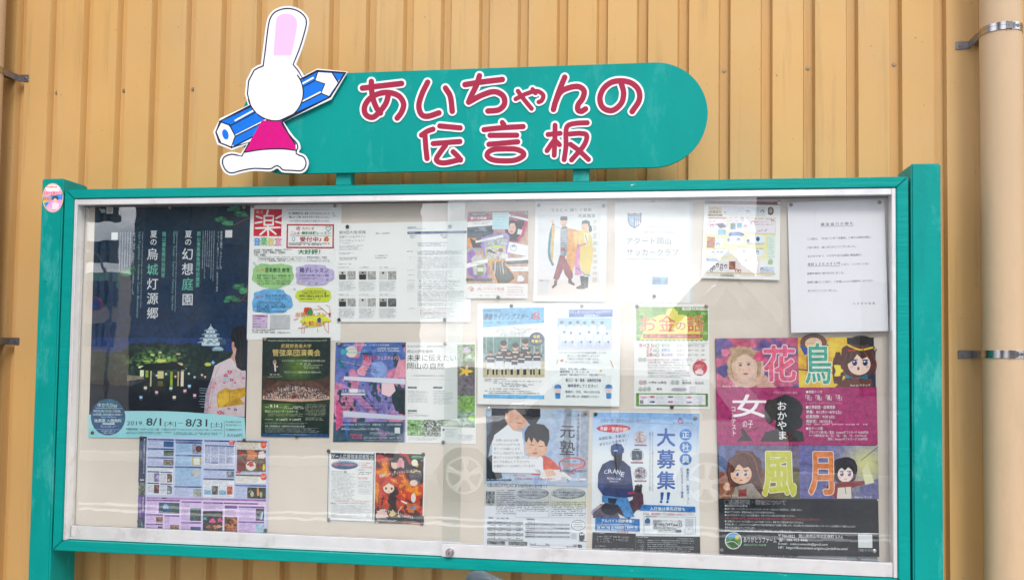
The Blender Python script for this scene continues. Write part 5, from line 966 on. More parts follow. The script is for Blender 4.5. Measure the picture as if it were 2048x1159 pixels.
props(bmobj('clear_sleeve', bm, ms), 'clear plastic sleeve round the white football club notice', 'plastic sleeve')

# 12 culture magazine page
s = Sheet('magazine_page', [(1409, 400), (1560.8, 402), (1559, 559.6), (1402.9, 555.7)], YA, 'square magazine page of small cartoon boxes under a maroon strip', 'magazine page', tilt=0.03, view=(1210, 390, 5.04))
s.rect(1010, 56, 1766, 90, '#8a3a4c'); s.fine(1612, 66, 1728, 80, 1, '#e0b8c0'); s.rect(1040, 112, 1186, 210, '#e6d0ae'); s.text('カルチャー', 1048, 116, 1170, 148, '#2c2420', .03); s.text('道場破り', 1048, 154, 1170, 184, '#2c2420', .03); s.rect(1038, 194, 1184, 210, '#3a4250'); s.fine(1070, 197, 1150, 207, 1, '#dfe4ea')
s.rect(1040, 212, 1724, 240, '#f4eec0'); s.rect(1010, 380, 1720, 540, '#f6f0b4'); s.rect(1240, 216, 1462, 400, '#f4eec0'); s.rect(1010, 540, 1640, 640, '#f6f2c4'); s.rect(1020, 770, 1716, 790, '#f2d8a8')
def mini(x0, y0, x1, y1, c_, heads=(), hc='#2a5a9c'):
    s.rect(x0, y0, x1, y1, c_); s.frame(x0, y0, x1, y1, 2, '#b0b4c4'); s.fine(x0+6, y0+6, x1-6, y0+(y1-y0)*.55, 3, hc, .35, .5, .45)
    for (hx, hy, r_) in heads: s.ell(hx, hy, r_, r_*1.05, hc, 16); s.ell(hx, hy+r_*.25, r_*.68, r_*.72, '#f6ece8', 14)
mini(1200, 112, 1332, 205, '#eef0f6', ((1212, 180, 13),), '#8a8ea8'); mini(1340, 122, 1470, 206, '#eef2fa', ((1442, 168, 17),)); mini(1478, 126, 1610, 208, '#eef2fa', ((1585, 166, 18),)); s.blob(1670, 160, 30, 40, '#3a4454', 18, .1, 2); s.ell(1670, 160, 18, 26, '#c8a494', 16)
mini(1036, 222, 1236, 400, '#f4eef6', ((1076, 312, 19),), '#b44a84'); s.poly([(1120, 290), (1190, 282), (1226, 322), (1160, 336)], '#5a5f74'); s.rect(1140, 346, 1220, 398, '#8ac4dc'); s.rect(1048, 222, 1222, 234, '#c47a8c')
mini(1252, 220, 1462, 370, '#f2eef6', ((1384, 238, 15), (1415, 318, 18)), '#c45a8c'); s.photo(1266, 282, 1316, 346, ('#5a7a7c', '#8ab0b4', '#4a5a4c'), 2, 3); s.photo(1332, 280, 1380, 330, ('#8ac4e0', '#5aa0c8'), 3, 3)
mini(1466, 230, 1722, 384, '#f2ecf4', ((1492, 276, 19), (1690, 262, 17)), '#b43a74'); s.line([(1536, 366), (1596, 350)], 5, '#c85a74'); s.line([(1612, 366), (1632, 342)], 6, '#4a5a4c')
s.blob(1322, 396, 78, 22, '#3a6ab4', 22, .12, 3); s.text('地獄でハイク', 1282, 380, 1362, 396, '#e8f0fa', .03); s.text('ポストカード通信', 1268, 400, 1376, 414, '#e8f0fa', .03)
s.photo(1030, 420, 1110, 530, ('#5a7c3a', '#c8843a', '#a43a34', '#d8b45a'), 6, 5); mini(1114, 426, 1196, 526, '#eef0f8', ((1138, 498, 18),)); s.blob(1310, 455, 84, 44, '#eef4fc', 20, .1, 4); s.ell(1345, 452, 18, 20, '#2a5a9c', 16); s.ell(1345, 458, 12, 13, '#f4ece8', 14); s.ell(1246, 450, 14, 20, '#6a9acc', 12); s.blob(1525, 448, 100, 48, '#eef4fc', 20, .1, 5); s.ell(1541, 442, 19, 24, '#1f5a94', 16); s.ell(1443, 460, 16, 18, '#3a6aa4', 14); s.fine(1430, 478, 1610, 500, 2, '#444', .5)
s.blob(1150, 582, 130, 36, '#eef4fc', 20, .1, 6); s.blob(1400, 575, 90, 44, '#f0f4fc', 20, .1, 7); s.blob(1550, 580, 56, 40, '#eef4fc', 18, .1, 8); s.fine(1084, 540, 1290, 552, 1, '#555'); s.fine(1322, 516, 1462, 528, 1, '#555'); s.fine(1500, 534, 1594, 546, 1, '#555')
for x, y in ((1090, 582), (1138, 582), (1176, 582), (1402, 578), (1536, 574)): s.ell(x, y, 16, 20, '#2f5c98', 14); s.ell(x, y+4, 11, 13, '#f4ece8', 12)
s.rect(1022, 632, 1138, 662, '#2f6cb4'); s.fine(1030, 640, 1130, 656, 1, '#dfeaf6', .7); s.rect(1020, 664, 1238, 776, '#eef2fa')
for i, (x, y) in enumerate(((1098, 730), (1134, 706), (1172, 742), (1216, 716), (1176, 712), (1074, 752))): s.ell(x, y, 16, 21, ('#2a3f6a', '#3a2c3c', '#4a5a8c')[i % 3], 14); s.ell(x, y+4, 10, 12, '#f2dcd0', 12)
s.rect(1242, 630, 1560, 780, '#f8eef0'); s.photo(1252, 666, 1316, 748, ('#2a4a6a', '#c86a3a', '#8a3a2c', '#3a5a7a'), 5, 3); s.ell(1326, 760, 17, 19, '#b43444', 14); s.ell(1358, 764, 17, 19, '#b43444', 14); s.ell(1326, 764, 10, 12, '#f6e4dc', 12); s.ell(1358, 768, 10, 12, '#f6e4dc', 12); s.ell(1420, 668, 16, 20, '#c86a8c', 14); s.ell(1420, 674, 11, 13, '#f8ece8', 12); s.fine(1450, 640, 1550, 770, 7, '#c890a4', .4); s.fine(1320, 640, 1370, 740, 6, '#c89aa4', .35)
s.rect(1566, 720, 1706, 780, '#e0ecf8'); s.fine(1600, 724, 1700, 776, 4, '#3a6ab0', .55, .1); s.ell(1582, 750, 16, 22, '#4a74b4', 14); s.ell(1582, 755, 10, 13, '#f4ece8', 12); s.rect(1640, 410, 1716, 620, '#e4f2ea'); s.fine(1648, 420, 1700, 610, 12, '#7aa48c', .35); s.blob(1668, 668, 24, 28, '#b8d0a4', 14, .2, 3)
s.fine(1036, 800, 1140, 808, 1, '#777'); s.fine(1160, 796, 1300, 818, 2, '#333', .7); s.fine(1364, 806, 1506, 814, 1, '#777'); s.fine(1575, 808, 1690, 816, 1, '#777')
s.done()

# 13 thank-you letter
s = Sheet('letter_sheet', [(1575, 404.5), (1768.2, 397), (1777.2, 661.5), (1582.5, 665)], YC, 'large white thank-you letter with black type at the top right corner', 'letter', '#e9e7f3', tilt=0.03, view=(1560, 390, 3.996))
K = '#2f2f38'
s.text('募 金 協 力 の 御 礼', 326, 222, 586, 246, K, .012); s.line([(326, 250), (586, 246)], 2.5, K)
for i, (t, x0, x1) in enumerate((('この度は、「平成３０年７月豪雨」に関する募金活動に', 218, 728), ('ご協力頂き、誠にありがとうございました。', 212, 606), ('おかげさまで、うさぎや全６店舗の募金額が、', 222, 656), (None, 0, 0), ('倉敷市役所へ寄付を行いました。', 216, 514), ('皆様の暖かいご協力、ご支援に心より感謝申しあげます。', 218, 750), ('ありがとうございました。', 222, 458))):
    if t: s.text(t, x0, 342+i*69, x1, 360+i*69, K, .006)
s.text('合計１２６,６９１円', 218, 541, 478, 563, K, .018); s.line([(218, 568), (478, 566)], 2.5, K); s.text('となり、１０月１６日に', 490, 545, 716, 562, K, .004); s.text('う さ ぎ や 店 長', 584, 858, 760, 876, K, .006)
s.done()

# 14, 15 baseball team flyers
q4 = [(954.9, 606.9), (1241.6, 603.9), (1238.6, 812.2), (954.9, 807.3)]
s = Sheet('flyer', [(954.9, 606.9), (1098.5, 605.4), (1097.4, 809.8), (954.9, 807.3)], YB, 'junior baseball flyer with a blue banner and a team photo in dark shirts', 'flyer', tilt=0.02, view=(940, 590, 5.04))
s.poly([(128, 134), (746, 122), (748, 278), (132, 326)], '#55b2e6'); s.text('学童軟式野球', 146, 146, 306, 168, '#1a2a3c', .03); s.text('津島ライジングスターズ', 132, 186, 636, 248, '#1c2f5c', .04, slant=.25); s.text('R', 640, 168, 712, 242, '#c8283c', .03, outline='#ffffff', ow=.02, slant=.15)
s.line([(640, 200), (628, 240), (700, 235)], 6, '#c8283c'); s.text('Rising starsは、「感謝と志」「感謝の挨拶」を育てます！', 136, 264, 580, 284, '#1c2a40', .01)
for i, (t, x0, x1) in enumerate((('初めてでも、歓迎します！', 354, 506), ('グラウンドに仲間の輪が広がる、思いっきり野球が大好きな人を育てています。', 190, 682), ('｢野球をやってみたい！」上達したい、まずはご連絡ください！', 250, 624), ('土日(平日ナイター可)にお試し体験可能です！', 300, 565), ('見学・体験いつでもお待ちしております！！', 302, 568))): s.text(t, x0, 318+i*20, x1, 332+i*20, '#3a4252', .01)
s.rect(132, 420, 752, 826, '#5f8a86')
def bb(u, v):
    n = fbm(u*3, v, 14, 2)[..., None]; top = np.array([.30, .52, .50]); mid = np.array([.55, .62, .62]); gr = np.array([.80, .76, .62]); t = v[..., None]
    r = np.where(t < .42, top, mid); r = np.where(t > .60, gr, r); r = r+(n-.5)*.16
    return np.where(((np.abs((u*9) % 1-.5) < .04) & (v < .4))[..., None], .75, r)
s.grid(132, 420, 752, 826, bb, step=8)
for (x, y, w_) in ((340, 455, 90), (458, 476, 90), (558, 436, 100)): s.person(x, y, y+230, w_, '#2c3040'); s.rect(x-30, y+88, x+30, y+104, '#d8dade'); s.line([(x-14, y+70), (x, y+110), (x+14, y+70)], 3, '#c8343c'); s.rect(x-18, y, x+18, y+16, '#22242c')
for i, x in enumerate((210, 300, 392, 455, 520, 590, 675)):
    y = (565, 550, 556, 588, 570, 548, 548)[i]
    s.poly([(x-40, y+90), (x-44, 740), (x-30, 750), (x-6, 720), (x+8, 750), (x+38, 745), (x+40, y+90)], '#d8dde4'); s.poly([(x-18, y+36), (x-62, y+62), (x-56, y+88), (x-36, y+82), (x-38, y+112), (x+38, y+112), (x+36, y+80), (x+58, y+74), (x+50, y+50), (x+18, y+36)], '#23283a'); s.ell(x, y+24, 18, 22, '#c89a80', 14); s.ell(x, y+8, 21, 12, '#1e2028', 12); s.rect(x-36, y+66, x+36, y+76, '#e6e8ec'); s.rect(x-38, 745, x-22, 800, '#20222a'); s.rect(x+16, 745, x+34, 800, '#20222a')
s.ell(672, 442, 76, 70, '#2f3a6c', 40); s.text('部員', 638, 400, 706, 432, '#f4ec4a', .03); s.text('募集中', 618, 446, 722, 480, '#f4ec4a', .03)
s.text('練習場所　津島小学校校庭', 148, 836, 362, 850, '#4a5060', .01); s.text('練習日時　土曜日　　13：00～18：00(夏季～18：30)、日曜8：00～12：00', 148, 854, 716, 868, '#4a5060', .01); s.text('日曜・祝日　8：00～12：00', 236, 874, 476, 888, '#4a5060', .01); s.fine(320, 892, 650, 926, 2, '#5a6070', .6); s.text('会　費　月会費　1,000円　(年額 2,000円)', 200, 932, 498, 948, '#4a5060', .01); s.fine(150, 958, 620, 970, 1, '#5a6070', .7); s.fine(180, 976, 716, 990, 1, '#5a6070', .8); s.rect(134, 998, 748, 1034, '#55b2e6'); s.fine(180, 1008, 560, 1022, 1, '#9ad0ee', .4)
s.done()
s = Sheet('flyer', [(1098.7, 605.4), (1241.6, 603.9), (1238.6, 812.2), (1097.6, 809.8)], YB, 'pale blue baseball club flyer with players in white and two cartoon boys below', 'flyer', '#e9f1f8', tilt=0.02, view=(940, 590, 5.04))
s.rect(996, 145, 1438, 222, '#5a7cc0'); s.text('ひらしまリトルエンジェルスクラブ', 1002, 154, 1418, 186, '#e8f0fa', .03); s.text('部員募集中', 1148, 192, 1292, 218, '#e8f0fa', .03)
s.grid(882, 230, 1432, 545, lambda u, v: np.stack([.60+.2*(v > .35)+.10*fbm(u*3, v, 9, 3), .76+.08*fbm(u*3, v, 9, 4)+.04*(v > .35), .88+.05*v], -1), step=12)
for i, x in enumerate((925, 1010, 1085, 1155, 1238, 1330)): s.person(x, 256+(i % 2)*6, 500, 78, '#dfe8f2', hair='#5a7aa0', skin='#c8c0c4', legs='#cfdcec', legf=.55)
for i, x in enumerate((950, 1018, 1110, 1200, 1290, 1380)): s.person(x, 360+(i % 3)*8, 520, 76, '#e2ebf5', hair='#3f6a9c', skin='#c0b8c0', legs='#bccfe6', legf=.6); s.ell(x+14, 470, 10, 12, '#3a5a84', 10)
s.rect(882, 548, 1425, 552, '#c8d4e4'); s.frame(882, 572, 1412, 690, 2, '#d8dce8')
for i, (t, x0, x1) in enumerate((('リトルエンジェルスクラブでは部員を募集しています。', 900, 1380), ('僕たちと一緒に野球をしませんか？', 978, 1308), ('小学生なら何年生でも構いません。', 978, 1304), ('チームには女の子もいるよ。大歓迎！！', 958, 1325))): s.text(t, x0, 568+i*31, x1, 590+i*31, '#3f4c70', .015)
for i, (t, x0, x1) in enumerate((('練習日：毎週土曜日・日曜日', 906, 1170), ('練習時間：9：00 ～ 12：00', 906, 1200), ('練習場所：日開川緑地グラウンド・百間川野球グランド', 906, 1365))): s.text(t, x0, 730+i*29, x1, 752+i*29, '#33406a', .02)
s.text('竜之口・旭・高島・旭竜学区対象', 964, 838, 1322, 870, '#33406a', .015); s.text('随時見学してください！', 986, 894, 1284, 926, '#33406a', .015); s.text('連絡先：犬丸　090-1339-2102', 958, 956, 1310, 984, '#4a5a80', .008); s.text('見学の際には一度連絡をください', 966, 1004, 1300, 1030, '#4a5a80', .01)
for x in (885, 1400):
    s.ell(x, 945, 36, 38, '#f2dcd0', 24); s.poly([(x-38, 938), (x-30, 905), (x, 896), (x+30, 905), (x+38, 938)], '#4a84c8'); s.poly([(x-28, 985), (x+28, 985), (x+24, 1040), (x-24, 1040)], '#4a8cd0'); s.line([(x-34, 980), (x-58, 890)], 9, '#e8ecf4'); s.ell(x-12, 948, 3, 4, '#333', 6); s.ell(x+12, 948, 3, 4, '#333', 6); s.line([(x-8, 966), (x+8, 966)], 3, '#b8504a')
s.line([(1418, 660), (1444, 730)], 8, '#c8924a'); s.line([(888, 650), (870, 690)], 6, '#d8842a'); s.poly([(905, 655), (940, 640), (940, 665), (918, 668)], '#d06a5a'); s.blob(1320, 760, 12, 12, '#e8c04a', 10, .2, 2)
s.done()

# 16 money talk flyer
s = Sheet('flyer', [(1267.7, 607.9), (1417.4, 607.9), (1419.5, 817.4), (1268.3, 816.4)], YA, 'green-headed children money lesson flyer with large orange title', 'flyer', '#efeff8', view=(1230, 600, 4.829))
s.rect(204, 64, 898, 395, '#7aa84a'); s.poly([(240, 380), (330, 190), (430, 140), (660, 140), (770, 190), (852, 380)], '#efe56a'); s.blob(546, 120, 58, 40, '#f2e872', 18, .25, 3)
for i in range(5): s.poly([(204+i*30, 64), (230+i*30, 64), (300+i*20, 200), (290+i*20, 200)], '#8ab85a'); s.poly([(760+i*28, 64), (782+i*28, 64), (820+i*14, 200), (806+i*14, 200)], '#6a9a3c')
for x, y in ((262, 135), (850, 130), (236, 340), (872, 318)): s.blob(x, y, 26, 14, '#a4c87c', 12, .3, int(x))
s.text('Human', 222, 78, 314, 96, '#e8b0b4', .02); s.rect(648, 70, 738, 96, '#f0f2ea'); s.text('夏休み', 670, 74, 720, 90, '#4a5a3c', .02); s.rect(744, 70, 898, 96, '#f0f2ea'); s.text('会場：各店スタジオ', 756, 74, 880, 90, '#4a5a3c', .02)
for ch, x0, x1, y0, y1 in (('お', 244, 400, 148, 302), ('金', 420, 580, 148, 302), ('の', 588, 682, 200, 290), ('話', 700, 852, 148, 302)): s.text(ch, x0, y0, x1, y1, '#e2703a', .02, outline='#fbeed0', ow=.022)
s.rect(272, 326, 838, 364, '#c8404c'); s.text('見て、知って、体験しよう！親子で学ぶ お金のしくみと大切な使い方', 284, 334, 825, 356, '#f8e4e0', .02)
n_t = 32
s.poly([(204, 380)]+[(204+694*i/n_t, 384+(12 if i % 2 else 0)) for i in range(n_t+1)]+[(898, 420), (204, 420)], '#efeff8')
R1 = '#c83a48'
s.text('8', 234, 418, 262, 450, R1, .03); s.text('月', 268, 428, 296, 450, '#333'); 
for i, (d_, dy, t, c_, cc_, hr_) in enumerate((('21', '日', '福浜店', '#8fc0a0', '', '[1]11：00～12：00'), ('27', '日', '倉敷店', '#5a8ad0', '', '[2]13：30～14：30'), ('28', '日', '福山南店', '#8a7ac0', '', '[3]15：00～16：00'))):
    y = 418+i*44
    s.text(d_, 302, y, 360, y+34, R1, .03); s.text(dy, 366, y+10, 392, y+34, '#444', .01); s.ell(412, y+20, 16, 17, '#5a8a4c', 20); s.ell(412, y+20, 11, 12, '#efeff8', 18); s.text(t, 446, y+4, 446+(86 if i < 2 else 112), y+32, c_, .01); s.text(hr_, 600, y+8, 864, y+30, '#6a6a74', .0)
s.line([(234, 458), (720, 460)], 2, '#c8ccd0'); s.line([(234, 498), (500, 500)], 2, '#c8ccd0')
def mark(x, y, ch, c_='#5a8a4c'): s.ell(x, y, 18, 19, c_, 22); s.ell(x, y, 14, 15, '#e6e8ee', 20); s.text(ch, x-9, y-10, x+9, y+10, '#555', .01)
mark(244, 572, '内'); mark(284, 572, '容'); s.text('「なぜお金ができたのか？」', 314, 562, 548, 584, R1, .01); s.text('「お店員さんのやりとり」', 552, 562, 752, 584, '#4a6ab4', .01); s.text('「お金の使い方」「お店でダメなこと」など、', 314, 588, 686, 608, '#3a4a6a', .01)
for i, t in enumerate(('楽しいお小遣いづけを家族だけから、お店に売り渡せる方法や、', '大切なことをクイズを交えてわかりやすくお伝えします。', 'これからお買い物を始める小学生向け、大切なお金のお話。', '電話受講がはじけますのでお気軽にお申し込みくださいませ！')): s.text(t, 316, 616+i*25, (735, 680, 690, 720)[i], 632+i*25, '#555a66', .01)
s.fine(316, 716, 730, 748, 3, '#8a8f9a', .45); s.ell(820, 654, 70, 72, '#c84454', 36); s.text('お金が貯まった', 770, 622, 860, 638, '#f8e0e0', .02); s.text('はずなのに?', 770, 642, 850, 658, '#f8e0e0', .02); s.blob(815, 690, 40, 26, '#f0d8e0', 16, .3, 4); s.fine(790, 566, 880, 590, 1, '#d84a54')
mark(250, 790, '対', R1); mark(288, 790, '象'); s.text('小学4～6年生', 322, 780, 500, 804, '#3a3a44', .02); mark(558, 790, '定'); mark(600, 790, '員'); s.text('各回6名', 648, 782, 736, 808, '#4a4a54', .02); s.text('各日8名', 770, 784, 856, 808, '#8a8a94', .01); s.fine(644, 766, 740, 776, 1, '#777'); s.line([(756, 764), (756, 820)], 2, '#b8bcc4')
mark(246, 856, '参'); mark(288, 856, '加'); mark(328, 856, '費'); s.text('無料', 402, 844, 456, 868, '#3a3a44', .02); s.blob(618, 858, 74, 15, '#c8c4d8', 20, .0, 1); s.text('お申し込みはこちら！', 556, 850, 680, 866, '#5a5a6a', .01); s.rect(720, 828, 782, 890, '#e4dfe6')
s.rect(204, 896, 898, 1018, '#6c9a44'); s.rect(232, 908, 874, 1006, '#efeff8')
for x in (322, 500, 684): s.rect(x, 908, x+3, 1006, '#c8ccd4')
s.rect(322, 956, 874, 959, '#c8ccd4'); s.text('Uggya', 240, 918, 312, 942, '#c83a8c', .03); s.rect(240, 962, 274, 998, '#9a9ca4')
for i, (x, y, c_) in enumerate(((332, 922, '#c83a54'), (508, 922, '#4a7a6a'), (690, 926, '#c84a5a'), (332, 970, '#3a6ab0'), (508, 970, '#c86a8c'), (690, 974, '#7a6a94'))): s.blob(x+28, y+10, 27, 10, c_, 18, .0, 1); s.fine(x+8, y+5, x+48, y+15, 1, '#f4eef2', .6); s.fine(x+62, y-2, x+160, y+34, 4, '#8a8f9a', .4)
s.done()

# 17 cram school poster (colour) and its grey lower sheet
s = Sheet('flyer', [(970.7, 962), (1175.1, 964.5), (1172.4, 1098.3), (966.6, 1095.5)], YA, 'grey printed cram school timetable sheet below the photo of a boy writing', 'flyer', '#dfe3ec', view=(950, 800, 3.62))
s.grid(72, 590, 812, 760, lambda u, v: np.stack([.80-.18*v*np.exp(-((u-.3)/.4)**2)+.08, .82-.18*v*np.exp(-((u-.3)/.4)**2)+.07, .86-.16*v+.06], -1), step=30)
s.text('元塾は岡山市中区浜にある個別指導の進学塾です', 86, 598, 528, 626, '#2c3038', .02); s.photo(80, 656, 144, 745, ('#2c3038', '#6a7078', '#a4a8ae', '#40444c'), 3, 4); s.fine(84, 750, 140, 764, 1, '#444'); s.fine(156, 646, 292, 828, 13, '#4f5560', .5, .1)
for (x0, x1) in ((298, 540), (545, 806)):
    s.ell((x0+x1)/2, 672, (x1-x0)*.48, 40, '#8c929c', 32); s.ell((x0+x1)/2-6, 668, (x1-x0)*.46, 36, '#b4bac4', 32); s.frame(x0, 686, x1-4, 846, 2, '#9aa0aa')
s.text('元塾では先生１人に対して生徒２人', 312, 654, 534, 670, '#23262c', .02); s.text('までの個別指導を行います', 338, 676, 500, 692, '#23262c', .02); s.text('親方：悩む事を相談しに行きながら', 566, 658, 782, 672, '#23262c', .02); s.text('でもしっかり学習できるようにお互', 566, 676, 782, 692, '#23262c', .02); s.text('に対応いたします', 612, 696, 726, 710, '#23262c', .02)
s.fine(306, 730, 530, 806, 6, '#565c66', .55, .1); s.fine(556, 730, 800, 838, 8, '#565c66', .55, .1)
s.text('授業料', 96, 842, 134, 856, '#333', .02); s.text('(税込・月/8日・体験)', 156, 844, 244, 858, '#444'); s.text('授業時間割', 370, 852, 432, 866, '#333', .02)
for i in range(4): s.rect(88, 874+i*42, 350, 894+i*42, '#a2a8b2' if i < 3 else '#c4c8d0'); s.rect(88, 895+i*42, 350, 913+i*42, '#e8ebf2')
for i in range(7): s.fine(96, 880+i*19, 136, 889+i*19, 1, '#444', .7); s.fine(164, 880+i*19, 196, 889+i*19, 1, '#444', .7); s.fine(228, 880+i*19, 258, 889+i*19, 1, '#444', .7); s.fine(298, 880+i*19, 330, 889+i*19, 1, '#444', .7)
for i in range(4): s.rect(364, 886+i*30, 686, 901+i*30, '#a2a8b2')
for i in range(8): s.fine(372, 876+i*15, 420, 884+i*15, 1, '#444', .7); s.fine(438, 876+i*15, 680, 884+i*15, 1, '#5a606a', .4, .1, .8)
s.rect(428, 872, 431, 1000, '#777'); s.rect(144, 866, 147, 1010, '#777')
s.ell(748, 902, 52, 38, '#3a3e46', 32); s.ell(748, 902, 49, 35, '#e8ebf2', 32); s.fine(716, 880, 782, 922, 3, '#444', .4); s.blob(773, 985, 20, 32, '#4a4e56', 18, .1, 2); s.ell(766, 968, 7, 8, '#e8ebf2', 10); s.ell(781, 968, 7, 8, '#e8ebf2', 10); s.line([(752, 1016), (806, 1020)], 4, '#4a4e56'); s.rect(696, 960, 736, 1000, '#c8cbd2')
s.fine(86, 1004, 350, 1014, 1, '#444'); s.photo(88, 1016, 220, 1075, ('#3a3e44', '#6a6e74', '#9a9ea4'), 4, 4); s.photo(242, 1020, 378, 1075, ('#5a6668', '#8a9698', '#3a4244'), 5, 3); s.poly([(400, 1060), (400, 1032), (420, 1040), (440, 1030), (440, 1045), (510, 1048), (510, 1032), (540, 1040), (545, 1075), (400, 1075)], '#a4acb6'); s.text('お問合わせは', 660, 1052, 706, 1066, '#333', .02); s.text('元塾', 708, 1040, 776, 1070, '#23262c', .035)
s.done()
s = Sheet('poster', [(973.5, 813.8), (1179.3, 820.7), (1175.1, 965.7), (970.7, 963)], YB, 'blue toned cram school poster showing a teacher leaning over a boy writing', 'poster', '#a9c0de', view=(950, 800, 3.62))
s.grid(80, 52, 826, 598, lambda u, v: np.stack([.52+.25*fbm(u*2, v*.4, 5, 3)+.06*u, .66+.17*fbm(u*2, v*.4, 5, 3)+.02*u, .84+.06*fbm(u, v, 4, 6)], -1), step=22)
s.vfine(640, 70, 700, 560, 1, '#9aa4b4', 1); s.rect(650, 60, 700, 590, '#8f9aac'); s.rect(770, 72, 826, 590, '#a4aec0')
s.poly([(118, 55), (240, 58), (215, 120), (250, 160), (140, 260), (110, 330), (95, 420), (82, 470), (84, 120), (120, 110)], '#1f2630'); s.poly([(80, 110), (130, 120), (120, 220), (84, 260)], '#4a5a6c')
s.poly([(82, 415), (150, 380), (200, 560), (82, 585)], '#232c38'); s.poly([(222, 90), (300, 62), (390, 100), (370, 190), (335, 212), (280, 220), (240, 175), (215, 130)], '#e0ad95'); s.poly([(222, 56), (472, 60), (474, 120), (440, 172), (400, 180), (370, 140), (330, 100), (290, 62), (250, 80), (228, 100)], '#20262e'); s.ell(262, 100, 20, 28, '#dda088', 14); s.poly([(140, 250), (240, 175), (280, 220), (340, 230), (345, 290), (130, 290)], '#e9edf4'); s.line([(300, 160), (340, 168)], 5, '#6a3f34'); s.line([(330, 205), (350, 212)], 4, '#a85a50')
# boy
s.poly([(490, 390), (560, 430), (615, 490), (600, 530), (420, 540), (380, 500), (400, 400)], '#e0604c'); s.blob(445, 330, 82, 78, '#e6b79c', 28, .03, 1); s.poly([(360, 290), (358, 230), (385, 185), (440, 166), (500, 176), (536, 215), (540, 280), (515, 355), (500, 300), (470, 285), (455, 310), (425, 268), (410, 310), (390, 265), (375, 305)], '#1e242c')
s.line([(400, 318), (425, 324)], 5, '#3a2a24'); s.line([(462, 330), (490, 332)], 5, '#3a2a24'); s.ell(436, 382, 20, 7, '#c4625a', 12); s.ell(440, 352, 9, 12, '#d89f86', 10); s.ell(515, 350, 10, 20, '#dba388', 12)
s.poly([(480, 500), (620, 500), (700, 560), (560, 585), (470, 560)], '#e9e4e8'); s.poly([(500, 500), (560, 495), (590, 540), (520, 555)], '#e8bfa8')
s.text('元', 618, 176, 724, 268, '#27303c', .014); s.text('塾', 616, 288, 722, 396, '#27303c', .014); s.vtext('その不安を自信に変える', 750, 95, 405, 24, '#37414e', .006)
s.line(catmull([(620, 500), (612, 450), (660, 420), (740, 416), (795, 445), (780, 480), (730, 495), (690, 520), (720, 530)], 4), 9, '#e0503c'); s.fine(625, 436, 740, 446, 1, '#333'); s.text('入塾説明会', 640, 452, 780, 478, '#e0703c', .02); s.text('無料体験授業実施中', 610, 500, 800, 518, '#33404e', .02, slant=.15)
s.text('お問合わせはお気軽に', 276, 536, 372, 548, '#b43a44', .02); s.text('TEL.086-273-1891', 282, 556, 574, 572, '#b43a54', .01); s.rect(82, 566, 264, 580, '#2a4a6a'); s.fine(90, 568, 250, 578, 1, '#b8ccd8'); s.rect(624, 552, 664, 590, '#c8ccd4'); s.rect(676, 562, 806, 576, '#e8ecf4'); s.fine(684, 565, 760, 574, 1, '#444')
s.done()
s = Sheet('memo', [(985, 877), (1050, 877), (1085.5, 945), (984, 945)], YC, 'white handwritten memo slip stuck over the poster of the boy writing', 'memo', '#f1f2f6', view=(950, 800, 3.62))
bpy.data.objects.remove(s.obj)
mq = [(143, 272), (338, 272), (350, 284), (356, 395), (368, 403), (480, 406), (492, 418), (494, 512), (482, 528), (140, 520), (125, 510), (124, 295)]
bm = bmesh.new(); prism(bm, [(lambda p: (p[0], p[2]))(at(950+x/3.62, 800+y/3.62, YC)) for x, y in mq], YC, YC+.0004); s.obj = bmobj('memo', bm, mat('memo_paper', (.78, .79, .83), .6)); props(s.obj, 'white handwritten memo slip stuck over the poster of the boy writing', 'memo')
for i, (t, x0, x1) in enumerate((('お問い合わせの時', 148, 312), ('うさぎやさんのチラシを', 134, 324), ('見てってお願いします。', 134, 330), ('やさしい先生がていねいに', 134, 346), ('教えてくれるので塾に行ったことが', 134, 462), ('なくても安心して下さい(^^)', 134, 390), ('お電話やメールお待ちしています!!', 136, 432))): s.text(t, x0, 278+i*31, x1, 298+i*31, '#3a3f48', -.004, slant=.1)
s.text('元塾', 430, 498, 466, 522, '#3a3f48', 0)
s.done()

# 18 riding club recruiting poster
s = Sheet('poster', [(1186.6, 822), (1397.4, 824.7), (1399.6, 1112), (1183.4, 1109)], YA, 'riding club recruitment poster with a rider in a navy jacket seen from behind', 'poster', '#e6ecf8', view=(1170, 810, 3.7375))
def g18(u, v):
    t = np.clip(v/.35, 0, 1)[..., None]; a = np.array([.55, .72, .92]); b = np.array([.93, .95, .99]); n = fbm(u, v, 4, 7)[..., None]; return np.clip(a*(1-t)+b*t+(n-.5)*.25*(1-t), 0, 1)
s.grid(58, 50, 856, 960, g18, step=26)
s.text('全国33ヶ所・会員数38,000名の乗馬クラブ', 116, 100, 486, 124, '#33425c', .005); s.line([(112, 122), (500, 132), (800, 150)], 2, '#5a6a84'); s.text('乗馬クラブ', 658, 124, 694, 138, '#333', .02)
s.line(catmull([(728, 108), (708, 100), (698, 118), (708, 136), (732, 130)], 4), 7, '#c8283c'); s.text('Crane', 722, 118, 803, 138, '#33425c', .01)
s.ell(214, 172, 126, 30, '#cc2440', 36); s.text('年齢・学歴不問！', 114, 156, 322, 188, '#ffffff', .025, rot=2); s.text('未経験者、大歓迎！', 100, 238, 308, 262, '#3a3048', .015, rot=-8); s.text('あなたにも出来る！', 106, 280, 305, 304, '#3a3048', .015, rot=-11); s.line([(300, 300), (330, 215)], 2, '#7a8aa0')
